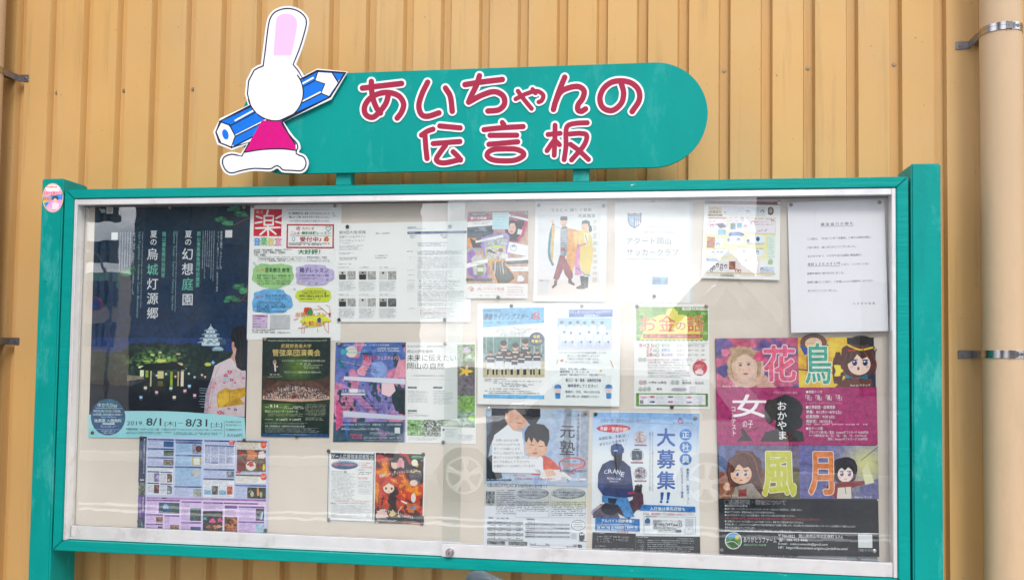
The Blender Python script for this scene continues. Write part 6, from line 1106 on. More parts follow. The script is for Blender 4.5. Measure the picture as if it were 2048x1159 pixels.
for (x, y, cs) in ((415, 242, ('#d8dce8', '#c4a49a', '#9a7a84', '#e4e8f0')), (388, 372, ('#2c3440', '#5a6a7c', '#1c2028', '#8a94a4')), (414, 510, ('#4a3440', '#8a7a84', '#d8d4dc', '#2c2430'))):
    s.ell(x, y, 52, 50, '#c8ccd8', 28)
    def circ(u, v, cs=cs, x=x):
        C = np.array([[int(c[i:i+2], 16)/255 for i in (1, 3, 5)] for c in cs]); n = fbm(u, v, 6, int(x)); i = (np.clip((n-.25)/.5, 0, .999)*4).astype(int); return C[i]
    s.grid(x-37, y-35, x+37, y+35, circ, step=4); s.ell(x, y-44, 26, 5, cs[1], 10); s.rect(x-44, y+48, x+46, y+60, '#8a4a5c'); s.fine(x-36, y+51, x+38, y+58, 1, '#f0e0e4')
s.text('大', 540, 172, 672, 304, '#2a62b4', .035); s.text('募', 540, 332, 672, 468, '#2a62b4', .03); s.text('集', 540, 492, 672, 624, '#2a62b4', .03)
for x in (585, 632): s.poly([(x-20, 648), (x+6, 648), (x-4, 708), (x-20, 708)], '#2a62b4'); s.ell(x-16, 720, 10, 10, '#2a62b4', 12)
for ch, y in (('正', 218), ('社', 312), ('員', 402)): s.ell(752, y, 45, 43, '#4a86d0', 36); s.text(ch, 724, y-27, 780, y+27, '#eef4fc', .015)
s.vtext('事業拡大・新規オープン', 768, 468, 740, 24, '#4a78b8', .005); s.vtext('につきスタッフ増員', 725, 462, 690, 22, '#4a78b8', .005); s.vtext('乗馬というスポーツの魅力を一人でも多くの方に伝えてみませんか', 506, 200, 640, 12, '#555f74'); s.vtext('乗馬クラブクレインで、ライフスタイルとなるやりがいのある仕事を', 486, 200, 640, 12, '#555f74')
# rider
s.poly([(62, 780), (120, 735), (200, 780), (330, 850), (420, 740), (425, 620), (380, 640), (360, 700), (250, 760)], '#4a3440'); s.blob(395, 700, 40, 85, '#5a3c4c', 22, .15, 3); s.poly([(368, 620), (420, 585), (430, 600), (410, 660)], '#2c2430'); s.poly([(372, 600), (400, 585), (405, 640), (375, 650)], '#3a2c38')
s.blob(160, 800, 100, 60, '#b0a4b8', 22, .2, 5); s.poly([(60, 800), (150, 730), (230, 770), (260, 840), (60, 840)], '#5f5468'); s.ell(190, 770, 70, 50, '#23283a', 24); s.poly([(128, 672), (318, 690), (370, 830), (300, 838), (255, 745), (170, 730), (128, 720)], '#4a8ac8'); s.poly([(170, 690), (240, 695), (225, 740), (175, 728)], '#1c2a44')
s.poly([(190, 408), (285, 412), (340, 460), (362, 640), (366, 678), (300, 690), (135, 672), (95, 610), (98, 510), (130, 440)], '#26386c'); s.poly([(98, 520), (130, 500), (140, 600), (130, 650), (100, 610)], '#31477e'); s.line([(330, 655), (362, 650)], 18, '#b8304a'); s.line([(150, 560), (200, 590)], 4, '#1c2a54'); s.line([(290, 560), (260, 620)], 4, '#1c2a54')
s.poly([(205, 350), (280, 350), (275, 420), (225, 430)], '#2a2e3c'); s.blob(238, 340, 44, 44, '#33364a', 22, .03, 2); s.poly([(192, 340), (195, 300), (232, 282), (272, 290), (292, 325), (290, 352), (235, 362)], '#2a4a84'); s.rect(216, 334, 244, 341, '#e8eef6'); s.poly([(215, 400), (262, 398), (275, 440), (240, 492), (212, 450)], '#1c2434')
for i, ch in enumerate('CRANE'):
    s.text(ch, (140, 172, 208, 240, 275)[i], (486, 476, 474, 478, 492)[i], (165, 202, 236, 268, 300)[i], (514, 508, 506, 512, 528)[i], '#eef2f8', .015, rot=(-14, -6, 2, 8, 16)[i])
s.text('RIDING CLUB', 166, 534, 268, 550, '#eef2f8', .02, rot=3); s.text('SINCE 1971', 184, 560, 246, 571, '#eef2f8', .01, rot=3)
s.poly([(425, 740), (824, 756), (826, 798), (410, 784)], '#2f7ac4'); s.text('入社後は乗馬研修も', 486, 756, 748, 784, '#f2f8fc', .02); s.text('まずは、乗馬体験もできる説明会へお申込みください。', 434, 800, 820, 818, '#c8344c', .015)
s.frame(440, 828, 826, 960, 2, '#6a7484'); s.text('◆お問い合わせ', 456, 822, 534, 834, '#333', .01); s.blob(468, 862, 20, 20, '#1f5a94', 16, .2, 4); s.text('CRANE', 448, 884, 486, 894, '#1f5a94', .02); s.text('㈱馬乗馬クラブ・クレイン岡山', 508, 852, 726, 872, '#333b4a', .005); s.text('☎086(297)6622', 506, 876, 728, 900, '#23283a', .025); s.fine(508, 906, 720, 926, 2, '#555'); s.frame(546, 928, 668, 946, 2, '#8a92a0'); s.fine(554, 932, 640, 942, 1, '#555'); s.rect(676, 928, 720, 946, '#7a828e'); s.rect(750, 846, 810, 900, '#c4c9d4'); s.frame(746, 910, 808, 956, 2, '#8a92a0'); s.text('岡山', 770, 916, 790, 926, '#666')
s.poly([(78, 832), (408, 848), (410, 942), (75, 932)], '#2f72b8'); s.text('アルバイト同時募集！', 122, 848, 362, 874, '#f4f8fc', .025); s.fine(120, 882, 362, 894, 1, '#c8dcf0'); 
for x in (92, 196, 298): s.rect(x, 898, x+92, 930, '#dceaf6'); s.rect(x+3, 901, x+89, 927, '#3a80c4'); s.fine(x+8, 906, x+84, 922, 1, '#f0f6fc', .8)
s.text('社員募集', 242, 938, 330, 950, '#c8344c', .02)
s.poly([(56, 945), (380, 958), (380, 975), (860, 980), (862, 1130), (50, 1130)], '#2c3138'); s.fine(82, 950, 150, 962, 1, '#c8ccd2'); s.fine(88, 975, 130, 1030, 3, '#b4b8c0', .4, .1, .5); s.fine(138, 972, 200, 1030, 4, '#b4b8c0', .4); s.fine(212, 976, 262, 1020, 2, '#b4b8c0', .4, .1, .4); s.fine(270, 980, 330, 1020, 3, '#b4b8c0', .4); s.fine(78, 1046, 150, 1056, 1, '#c8ccd2'); s.fine(78, 1064, 370, 1074, 1, '#c8ccd2')
s.line([(380, 975), (378, 1130)], 2, '#8a9098'); s.fine(388, 980, 470, 992, 1, '#c8ccd2'); s.fine(690, 992, 812, 1002, 1, '#c8ccd2'); s.fine(392, 1002, 440, 1090, 6, '#b4b8c0', .4, .1, .4); s.fine(468, 1004, 820, 1110, 7, '#b4b8c0', .42, .4); s.line([(470, 1020), (820, 1030)], 1.5, '#8a9098')
s.done()

# 19 poster behind, and the large illustration contest poster
s = Sheet('poster', [(1438, 688), (1751, 694), (1755, 1131), (1441, 1121)], YA, 'dark navy fire safety poster mostly hidden behind the pink illustration contest poster', 'poster', '#2c3448', view=(1410, 660, 2.465))
s.rect(74, 1090, 850, 1160, '#e2e6ee'); s.text('全国消防協会', 246, 1096, 456, 1118, '#23262c', .03); s.rect(700, 1100, 850, 1160, '#b4bcc8')
s.done()
s = Sheet('poster', [(1430.3, 676.2), (1746.7, 673.4), (1756.9, 1111.1), (1439.2, 1104.2)], YC, 'big magenta illustration contest poster with four drawn portraits at the lower right', 'poster', '#1a2230', view=(1410, 660, 2.465))
def pano(c1, c2, c3, seed, st=4):
    a, b, c = [np.array([int(h[i:i+2], 16)/255 for i in (1, 3, 5)]) for h in (c1, c2, c3)]
    def f(u, v):
        n = fbm(u, v*1.4, st, seed)[..., None]; t = np.clip((n-.3)/.4, 0, 1); return np.where(t < .5, a*(1-2*t)+b*2*t, b*(2-2*t)+c*(2*t-1))
    return f
s.grid(52, 40, 458, 282, pano('#b8486c', '#d8688a', '#5a5a9c', 3), step=9); s.grid(458, 36, 832, 282, pano('#e8c02c', '#f2d444', '#e0a828', 8, 3), step=9)
# flower portrait
s.blob(205, 200, 88, 78, '#dcbcae', 28, .08, 1); s.blob(190, 120, 72, 40, '#b89c80', 24, .25, 2); s.line([(140, 120), (118, 180), (150, 250)], 26, '#c0a486', True); s.line([(250, 120), (268, 170), (262, 230)], 20, '#b4967a', True); s.ell(195, 180, 52, 60, '#e6c6b4', 30); s.ell(175, 172, 8, 5, '#6a4a44', 10); s.ell(215, 168, 8, 5, '#6a4a44', 10); s.ell(200, 214, 13, 5, '#b0505a', 12); s.poly([(135, 200), (160, 215), (190, 275), (150, 280), (130, 240)], '#d8b09c'); s.poly([(260, 282), (240, 240), (300, 220), (350, 282)], '#d4a89a')
for P_, w_, c_ in (([(150, 110), (128, 170), (140, 235)], 4, '#a0845f'), ([(175, 95), (200, 88), (235, 100), (262, 140)], 4, '#d0b494'), ([(165, 120), (150, 160), (148, 200)], 4, '#d6bc9a'), ([(245, 135), (262, 180), (258, 220)], 4, '#9a7c5c'), ([(150, 130), (200, 108), (250, 128)], 5, '#a88c68'), ([(186, 186), (192, 200), (186, 203)], 2, '#b98c7c'), ([(166, 163), (184, 160)], 3, '#7a5a48'), ([(206, 158), (226, 160)], 3, '#7a5a48')): s.line(P_, w_, c_, True)
s.ell(172, 195, 12, 8, '#e8b4a8', 12); s.ell(222, 192, 11, 8, '#e8b4a8', 12); s.ell(175, 172, 4, 4, '#2a2020', 8); s.ell(215, 168, 4, 4, '#2a2020', 8); s.blob(268, 130, 26, 24, '#d84a7c', 14, .3, 5); s.blob(100, 110, 20, 18, '#e07a9c', 12, .4, 6); s.blob(90, 200, 24, 30, '#4a4a8c', 12, .3, 7); s.blob(110, 70, 30, 16, '#7c5aa0', 14, .4, 9)
# bird portrait
s.ell(535, 60, 66, 44, '#6a4030', 28); s.ell(535, 66, 42, 30, '#e8c4a4', 24); s.line([(500, 64), (570, 64)], 4, '#d8b04a'); s.poly([(465, 72), (520, 95), (540, 85), (560, 95), (610, 66), (590, 120), (540, 108), (490, 122)], '#2a4aa4'); s.rect(500, 125, 575, 200, '#7a4a34'); s.poly([(520, 210), (560, 212), (570, 280), (505, 280)], '#e8bc34'); s.line([(462, 192), (640, 210)], 6, '#5a2c24'); s.rect(700, 36, 832, 80, '#1c2440'); s.rect(780, 80, 836, 280, '#2a3050')
s.blob(752, 150, 88, 88, '#5c3430', 30, .08, 3); s.blob(655, 190, 26, 80, '#5c3430', 20, .12, 4); s.ell(760, 168, 56, 52, '#f4d8c8', 32); s.poly([(690, 150), (705, 100), (760, 75), (820, 110), (828, 160), (800, 130), (775, 142), (750, 118), (728, 150), (705, 165)], '#523028'); s.ell(738, 160, 13, 15, '#2f5ca4', 16); s.ell(790, 160, 13, 15, '#2f5ca4', 16); s.ell(735, 155, 4, 5, '#ffffff', 8); s.ell(787, 155, 4, 5, '#ffffff', 8); s.ell(756, 188, 6, 9, '#8a3c3c', 12); s.line([(680, 60), (760, 95), (826, 85)], 9, '#e0c02c', True); s.ell(770, 50, 56, 24, '#23201f', 22); s.rect(705, 96, 742, 103, '#c8343c'); s.blob(660, 200, 20, 28, '#f4e04a', 10, .6, 2)
s.poly([(690, 215), (745, 240), (800, 215), (805, 270), (745, 255), (695, 278)], '#1f7a9c'); s.poly([(640, 282), (690, 235), (820, 240), (832, 282)], '#6a3c2c'); s.text('illust by カナック', 716, 264, 814, 276, '#f4f0ea', .01); s.text('illust by 玲瓏', 86, 268, 160, 280, '#f4e4ea', .01)
s.text('花', 290, 78, 442, 250, '#e8688c', .035, outline='#f8e8ee', ow=.03); s.text('鳥', 494, 66, 618, 262, '#3fa890', .02, outline='#f0f4ea', ow=.03)
for P_, w_, c_ in (([(700, 120), (680, 170), (690, 225)], 5, '#7a4a42'), ([(830, 120), (845, 170), (835, 215)], 5, '#7a4a42'), ([(730, 90), (720, 125), (712, 150)], 4, '#7c4c44'), ([(775, 85), (790, 115), (805, 130)], 4, '#7c4c44'), ([(724, 146), (752, 144)], 4, '#2a1a1a'), ([(776, 146), (804, 146)], 4, '#2a1a1a')): s.line(P_, w_, c_, True)
s.ell(724, 180, 9, 6, '#f0b4a4', 10); s.ell(800, 180, 9, 6, '#f0b4a4', 10); s.ell(738, 164, 7, 8, '#12264a', 10); s.ell(790, 164, 7, 8, '#12264a', 10)
# magenta band
s.rect(54, 282, 846, 566, '#a8266c'); s.text('女', 134, 318, 300, 428, '#fbf4f8', .02); s.text('の子', 186, 440, 236, 480, '#fbf4f8', 0); s.vtext('コンテスト', 140, 372, 520, 26, '#fbf4f8', .01)
s.text('イラストコンテスト 2019', 336, 300, 452, 314, '#f4d8e6', .005)
s.ell(395, 388, 88, 66, '#23292c', 36); s.ell(400, 336, 26, 20, '#23292c', 20); s.poly([(352, 440), (440, 438), (448, 490), (482, 500), (490, 548), (270, 548), (300, 500), (345, 490)], '#23292c'); s.ell(452, 455, 30, 34, '#23292c', 18); s.ell(320, 400, 28, 60, '#23292c', 20); s.poly([(160, 545), (185, 515), (175, 490), (185, 478), (200, 500), (212, 515), (235, 545)], '#23292c'); s.line([(150, 520), (272, 478)], 3, '#23292c'); s.vtext('おかやま', 378, 348, 540, 50, '#fbf8fa', .014)
s.text('■募集テーマ', 498, 296, 578, 310, '#f8e8f0', .015, outline='#3a1030', ow=.02); s.text('「花」「鳥」「風」「月」', 496, 318, 674, 344, '#f8e8f0', .015, outline='#3a1030', ow=.025); s.text('※「おかやま」をモチーフとしてください。', 498, 352, 676, 363, '#f2a8c8', .0)
for i, (t, x1) in enumerate((('■応募期間・結果発表', 642), ('募集：8/1(木)～8/31(土)', 672), ('結果発表：9/20 (火)', 638), ('表彰式：10/12(土)', 626))): s.text(t, 498, 370+i*23, x1, 387+i*23, '#f8eef4', .018, outline='#3a1030', ow=.025)
s.fine(498, 458, 816, 470, 1, '#f0a8c8', .7); s.text('■各テーマ賞', 498, 476, 580, 490, '#f8eef4', .015, outline='#3a1030', ow=.02); s.text('グランプリ(各1名)／賞品：Amazonギフトカード 10,000円分', 512, 494, 806, 508, '#f8eef4', .015, outline='#3a1030', ow=.02); s.text('テーマ優秀賞(各1名)「花」「鳥」「風」「月」それぞれ1点', 512, 512, 796, 524, '#f8eef4', .01, outline='#3a1030', ow=.02); s.text('賞品：Amazonギフトカード 5,000円分', 606, 528, 802, 541, '#f8eef4', .01, outline='#3a1030', ow=.02)
# wind portrait
s.grid(66, 566, 462, 828, lambda u, v: np.where((v > .42+.08*vnoise(u, v, 5, 2))[..., None], np.stack([.58-.2*u, .26+.04*u+.1*v, .20+.06*v], -1), np.stack([.36+.1*u, .40+.1*v, .62-.1*u], -1))+(fbm(u, v, 8, 3)[..., None]-.5)*.15, step=9)
s.blob(195, 690, 88, 92, '#5a342e', 30, .1, 4); s.poly([(240, 640), (262, 720), (290, 800), (262, 815), (225, 760)], '#52302a'); s.ell(178, 708, 52, 48, '#ecc4a8', 30); s.poly([(112, 700), (122, 640), (170, 612), (225, 630), (240, 690), (215, 670), (190, 680), (165, 655), (140, 700)], '#62382f'); s.ell(160, 706, 8, 11, '#5a3a4a', 12); s.ell(200, 700, 8, 11, '#5a3a4a', 12); s.line([(140, 706), (180, 712), (220, 700)], 3, '#e8e0d8'); s.ell(178, 738, 8, 4, '#b4504a', 10); s.poly([(150, 770), (230, 752), (290, 828), (130, 828)], '#9a9088'); s.poly([(165, 785), (205, 780), (205, 815), (165, 820)], '#8a2c30'); s.blob(108, 770, 16, 20, '#e8b89c', 12, .2, 5); s.text('illust by ろんど', 96, 806, 162, 818, '#f0e4dc', .01)
s.text('風', 284, 588, 440, 812, '#c8c840', .035, outline='#f0f0d8', ow=.02)
for P_, w_, c_ in (([(130, 640), (118, 700), (130, 770)], 5, '#7c4a40'), ([(150, 610), (200, 600), (240, 630), (262, 700)], 5, '#8a5648'), ([(170, 618), (160, 650), (142, 690)], 4, '#3f221e'), ([(205, 620), (222, 660), (238, 690)], 4, '#3f221e'), ([(270, 720), (284, 790)], 5, '#7c4a40'), ([(150, 690), (170, 688)], 3, '#3a201c'), ([(190, 688), (212, 690)], 3, '#3a201c')): s.line(P_, w_, c_, True)
for x in (160, 200): s.ell(x, 707, 11, 12, '#f4f0ee', 12); s.ell(x, 708, 8, 10, '#5a4a7c', 12); s.ell(x-3, 703, 3, 3, '#ffffff', 8)
s.ell(146, 728, 9, 5, '#e8a08c', 10); s.ell(212, 728, 9, 5, '#e8a08c', 10)
# moon portrait
s.grid(462, 566, 852, 828, lambda u, v: np.stack([.42+.45*np.exp(-((u-.85)/.28)**2-((v-.35)/.4)**2), .42+.44*np.exp(-((u-.85)/.28)**2-((v-.35)/.4)**2), .66-.05*u-.02*v], -1)+(fbm(u, v, 6, 9)[..., None]-.5)*.12, step=9)
s.poly([(770, 760), (852, 730), (852, 828), (760, 828)], '#6a6a9c'); s.blob(690, 690, 60, 66, '#1f1d28', 28, .06, 6); s.ell(692, 710, 38, 38, '#f2e0d8', 26); s.poly([(636, 720), (642, 660), (690, 626), (738, 660), (744, 730), (726, 690), (710, 670), (690, 690), (668, 672), (652, 700)], '#1b1924'); s.ell(675, 708, 9, 11, '#6a4a84', 12); s.ell(712, 708, 9, 11, '#6a4a84', 12); s.line([(686, 732), (698, 732)], 3, '#b05a5a'); s.poly([(650, 755), (680, 745), (705, 745), (790, 740), (790, 755), (725, 775), (720, 828), (640, 828), (620, 790)], '#8c2c34'); s.poly([(655, 775), (720, 770), (722, 828), (650, 828)], '#e6dcd2'); s.line([(690, 770), (695, 805)], 3, '#2a2a34'); s.poly([(775, 690), (800, 650), (835, 750), (790, 760)], '#dfe0b4'); s.line([(770, 640), (852, 575)], 3, '#4a4a5c'); s.poly([(592, 780), (620, 740), (640, 760), (622, 800)], '#6a2c34'); s.text('illust by ウーヌ', 738, 814, 820, 826, '#f0ece4', .01)
s.text('月', 512, 590, 626, 806, '#e08040', .035, outline='#f6e4d8', ow=.02)
for P_, w_, c_ in (([(650, 650), (640, 700), (638, 745)], 4, '#3c3a4c'), ([(700, 640), (735, 665), (742, 720)], 4, '#3c3a4c'), ([(665, 694), (684, 693)], 3, '#1b1924'), ([(702, 693), (722, 694)], 3, '#1b1924')): s.line(P_, w_, c_, True)
for x in (675, 712): s.ell(x-3, 703, 3, 3, '#ffffff', 8)
s.ell(664, 724, 7, 4, '#ecb0a8', 10); s.ell(724, 724, 7, 4, '#ecb0a8', 10)
# black foot
s.rect(68, 828, 854, 1104, '#151d28'); s.text('■応募要項・審査について', 98, 832, 398, 856, '#151d28', .02, outline='#f4f6f8', ow=.035)
for i, (t, x1) in enumerate((('■岡山県在住の方のみ応募可能', 210), ('■住所・氏名・ハンドルネーム・メールアドレス・テーマ・一言コメントを記載の上、ご応募ください。', 480), ('■A4以下でのみ受付。保険度350dpi以上でなければ受け付けません。', 344), ('■1人いずれかのテーマに１つのみ応募可能で、必ずイラストの中に女の子を描いてください。', 446), ('禁則：公序良俗に反する、絵の著作権が全て自己の物である作品(二次創作不可)としますので必ずご了承ください。', 570), ('■ご応募はホームページより応募フォームよりお送りください。郵送でのご応募は受け付けておりません。', 486), ('著作権に関して：このコンテストに応募された作品の著作権は全て主催者に帰属します。また応募された作品は宣伝の為のインターネット上の告知などで使用いたします。', 742), ('審査の決定は担当スタッフで行います。', 248), ('■応募された作品はすべて手動に管理いたします。ご理解の程、よろしくお願い致します。', 430))):
    s.text(t, 98, 858+i*15.3, x1, 868+i*15.3, '#d8dce2' if i != 4 else '#c8443c', .012)
s.rect(70, 985, 856, 989, '#e4e8ec'); s.ell(140, 1036, 42, 42, '#e4e8ea', 36); s.ell(140, 1036, 38, 38, '#5a9a3c', 36); s.poly([(103, 1030), (120, 1002), (140, 998), (165, 1005), (178, 1030), (150, 1022), (125, 1024)], '#4a9ad0'); s.poly([(110, 1050), (140, 1025), (172, 1060), (140, 1074)], '#2c5a24'); s.ell(158, 1020, 10, 10, '#e8c43c', 14); s.line([(105, 1045), (140, 1040), (170, 1062)], 3, '#e4e8ea', True)
s.text('ありがとうファーム', 190, 1016, 352, 1044, '#dfe4e8', .0); s.text('ARIGATOU FARM', 190, 1050, 300, 1060, '#8fc89a', .01)
s.text('〒700-0822　岡山県岡山市北区表町 3-7-5', 362, 1002, 678, 1020, '#e8ecf0', .012); s.text('☎：086-953-4446', 362, 1022, 506, 1038, '#e8ecf0', .012); s.text('E-mail：otaku.yumecafe@gmail.com', 362, 1042, 604, 1056, '#e8ecf0', .012); s.text('HP：https://illustcontest-arigatou.jimdofree.com/', 362, 1060, 704, 1076, '#e8ecf0', .012)
s.rect(754, 1004, 824, 1070, '#dfe2e6'); s.text('ご応募はコチラから', 756, 1076, 824, 1088, '#c8ccd2', .0)
s.done()

# ------------------------------------------------------------------ thumbtacks
def tack_mesh(m):
    bm = bmesh.new(); prof_ = [(0.0001, -.0034), (.0032, -.0032), (.0050, -.0024), (.0057, -.0010), (.0057, -.0002), (.0012, -.0001), (.0012, .0006)]; n = 18; rings = []
    for r, y in prof_: rings.append([bm.verts.new((math.cos(2*math.pi*i/n)*r, y, math.sin(2*math.pi*i/n)*r)) for i in range(n)])
    for a, b in zip(rings, rings[1:]):
        for i in range(n): bm.faces.new((a[i], a[(i+1) % n], b[(i+1) % n], b[i]))
    bmesh.ops.recalc_face_normals(bm, faces=bm.faces[:]); me = bpy.data.meshes.new('thumbtack'); bm.to_mesh(me); bm.free(); me.materials.append(m); me.polygons.foreach_set('use_smooth', [True]*len(me.polygons)); return me
TK = {'k': tack_mesh(mat('tack_black', (.018, .018, .02), .35)), 'd': tack_mesh(mat('tack_dark', (.07, .06, .05), .4, metal=.4)), 't': tack_mesh(mat('tack_tan', (.36, .28, .19), .35, metal=.5)), 'g': tack_mesh(mat('tack_grey', (.20, .20, .23), .4)), 's': tack_mesh(mat('tack_silver', (.75, .74, .72), .25, metal=.6))}
CN = {'k': 'black', 'd': 'dark brown', 't': 'tan', 'g': 'grey', 's': 'silver'}
TACKS = [(178, 413.5, 'g', YA, 'on the bare board left of the night garden poster'), (339.6, 415, 't', YA, 'at the top middle of the night garden poster'), (488, 414.7, 't', YA, 'at the top right corner of the night garden poster'), (184.8, 864.5, 'd', YA, 'at the bottom left corner of the night garden poster'),
 (282.7, 874.7, 'd', YB, 'at the top left corner of the event schedule'), (488.2, 879.5, 'd', YB, 'at the top right of the event schedule'), (277.7, 1041, 'd', YB, 'at the lower left edge of the event schedule'), (530.9, 1059, 'd', YB, 'at the lower right corner of the event schedule'),
 (505.7, 412.6, 't', YA, 'at the top left corner of the music school flyer'), (670, 411.6, 't', YA, 'at the top right corner of the music school flyer'), (694.8, 452.9, 'k', YB, 'at the top left of the art competition notice'), (678, 639, 'k', YB, 'at the bottom left corner of the art competition notice'),
 (889.5, 639, 'k', YB, 'at the bottom right of the art competition notice'), (899.8, 452.2, 'g', YB, 'at the top right of the art competition notice'), (996.3, 594.4, 'd', YC, 'at the bottom edge of the building company flyer'), (1051.9, 427.7, 'g', YC, 'at the top right corner of the building company flyer'),
 (1077.7, 410.4, 'g', YA, 'at the top left corner of the dance poster'), (1207.2, 411.4, 'g', YA, 'at the top right corner of the dance poster'), (1307, 400.9, 'g', YA-.003, 'at the top of the football club notice'), (1308.4, 592, 'd', YA-.003, 'at the bottom of the football club notice'),
 (1412.8, 404.3, 'g', YA, 'at the top left corner of the magazine page'), (1558.2, 404.9, 's', YA, 'at the top right corner of the magazine page'), (1582, 409.5, 'g', YC, 'at the top left corner of the thank-you letter'), (1759, 404.5, 't', YC, 'at the top right corner of the thank-you letter'),
 (1022.9, 611.2, 'd', YB, 'at the top of the blue-bannered baseball flyer'), (1163.8, 611.4, 't', YB, 'at the top of the pale baseball flyer'), (1273.9, 612.4, 'd', YA, 'at the top left corner of the money lesson flyer'), (1412.6, 611.8, 't', YA, 'at the top right corner of the money lesson flyer'), (1343.9, 812.9, 'd', YA, 'at the bottom edge of the money lesson flyer'),
 (529.9, 677.9, 't', YB, 'at the top left corner of the orchestra poster'), (593.5, 871.8, 'd', YB, 'at the bottom edge of the orchestra poster'), (677.9, 687.5, 't', YA, 'at the top left corner of the pink cosplay poster'), (807.2, 689.4, 'd', YA, 'at the top right corner of the pink cosplay poster'), (890.2, 686.9, 't', YA, 'at the top of the wild plants leaflet'), (886.8, 883.5, 'd', YA, 'at the bottom of the wild plants leaflet'),
 (657.2, 901.3, 'd', YA, 'at the top left corner of the orange artwork flyer'), (846.6, 907.7, 'd', YA, 'at the top right corner of the orange artwork flyer'), (657.2, 1038.4, 'd', YA, 'at the bottom left corner of the orange artwork flyer'), (843.9, 1046.3, 'd', YA, 'at the bottom right corner of the orange artwork flyer'),
 (977.3, 815.8, 's', YB, 'at the top left corner of the cram school poster'), (1171, 824.9, 't', YB, 'at the top right corner of the cram school poster'), (1191.4, 827.4, 'd', YA, 'at the top left corner of the riding club poster'), (1390.7, 834.6, 'g', YA, 'at the top right corner of the riding club poster'),
 (1750, 698.5, 't', YA, 'at the upper right beside the illustration contest poster'), (1748.7, 1100.2, 's', YC, 'at the bottom right corner of the illustration contest poster'), (1443.3, 1099.3, 'g', YC, 'at the bottom left corner of the illustration contest poster'), (1718, 1115, 'g', YA, 'on the pale strip below the illustration contest poster')]
for (x, y, c_, yy, where) in TACKS:
    p = at(x, y, yy-.0022); o = bpy.data.objects.new('thumbtack', TK[c_]); COL.objects.link(o); o.location = p; o.rotation_euler = (random.uniform(-.12, .12), random.uniform(0, 6), random.uniform(-.12, .12))
    props(o, CN[c_]+' thumbtack '+where, 'thumbtack', 'thumbtacks holding the papers')

# ------------------------------------------------------------------ bicycle under the board (saddle top shows)
bk = empty('bicycle', (1.47, -.10, .12)); props(bk, 'dark bicycle parked under the board, only its saddle top shows at the bottom edge', 'bicycle')
def loft(bm, secs):
    rs = [[bm.verts.new(p) for p in s_] for s_ in secs]; n = len(rs[0])
    for a, b in zip(rs, rs[1:]):
        for i in range(n): bm.faces.new((a[i], a[(i+1) % n], b[(i+1) % n], b[i]))
    bm.faces.new(rs[0][::-1]); bm.faces.new(rs[-1])
p0 = at(934, 1159, -.1); ptop = at(956, 1141.5, -.1)
bm = bmesh.new(); secs = []
for (dx, w_, zt, h_) in ((0, .05, -.020, .018), (.006, .085, -.008, .040), (.02, .108, -.0005, .055), (.045, .112, .0, .058), (.08, .10, -.012, .050), (.12, .075, -.026, .042), (.17, .05, -.036, .036), (.22, .038, -.040, .032), (.255, .026, -.045, .022), (.265, .010, -.052, .010)):
    ring_ = []
    for i in range(20):
        a = 2*math.pi*i/20; yy = math.cos(a)*w_/2*1.0; zz = math.sin(a); zz = zt-(h_*.5)*(1-zz) ; ring_.append((p0[0]-.004+dx, -.1+yy, ptop[2]+zz))
    secs.append(ring_)
loft(bm, secs); bmobj('saddle', bm, mat('saddle_vinyl', (.035, .055, .07), .38, bump=(90, .2, (1, 1, 1))), bk, True)
bx = p0[0]+.08
bm = bmesh.new(); tube(bm, (bx, -.1, .81), (bx+.07, -.1, .56), .013); bmobj('seat_post', bm, M_steel, bk, True)
MF = mat('bicycle_paint', (.05, .09, .14), .3, coat=.5)
bm = bmesh.new(); bbk = (bx+.15, -.1, .38)
for a, b, r in (((bx+.055, -.1, .62), bbk, .016), ((bx+.07, -.1, .58), (bx+.56, -.1, .64), .015), (bbk, (bx+.58, -.1, .60), .018), ((bx+.57, -.1, .72), (bx+.61, -.1, .56), .018), (bbk, (bx-.25, -.1, .45), .010), ((bx+.06, -.1, .6), (bx-.25, -.1, .45), .009), ((bx+.6, -.1, .56), (bx+.70, -.1, .45), .014)): tube(bm, a, b, r, n=14)
bmobj('frame', bm, MF, bk, True)
for wx in (bx-.25, bx+.70):
    bm = bmesh.new(); n = 48; m_ = 10; V = [[bm.verts.new((wx+math.cos(2*math.pi*i/n)*(.31+.018*math.cos(2*math.pi*j/m_)), -.1+.018*math.sin(2*math.pi*j/m_), .45+math.sin(2*math.pi*i/n)*(.31+.018*math.cos(2*math.pi*j/m_)))) for j in range(m_)] for i in range(n)]
    for i in range(n):
        for j in range(m_): bm.faces.new((V[i][j], V[(i+1) % n][j], V[(i+1) % n][(j+1) % m_], V[i][(j+1) % m_]))
    wh = bmobj('wheel', bm, M_black, bk, True)
    bm = bmesh.new(); tube(bm, (wx, -.14, .45), (wx, -.06, .45), .02)
    for i in range(14): a = 2*math.pi*i/14; tube(bm, (wx, -.1, .45), (wx+math.cos(a)*.3, -.1, .45+math.sin(a)*.3), .0012, n=5)
    bmobj('spokes', bm, M_steel, wh)
bm = bmesh.new(); tube(bm, (bx+.56, -.1, .72), (bx+.555, -.1, .76), .013); tube(bm, (bx+.555, -.28, .78), (bx+.555, .06, .78), .011); bmobj('handlebar', bm, M_steel, bk, True)

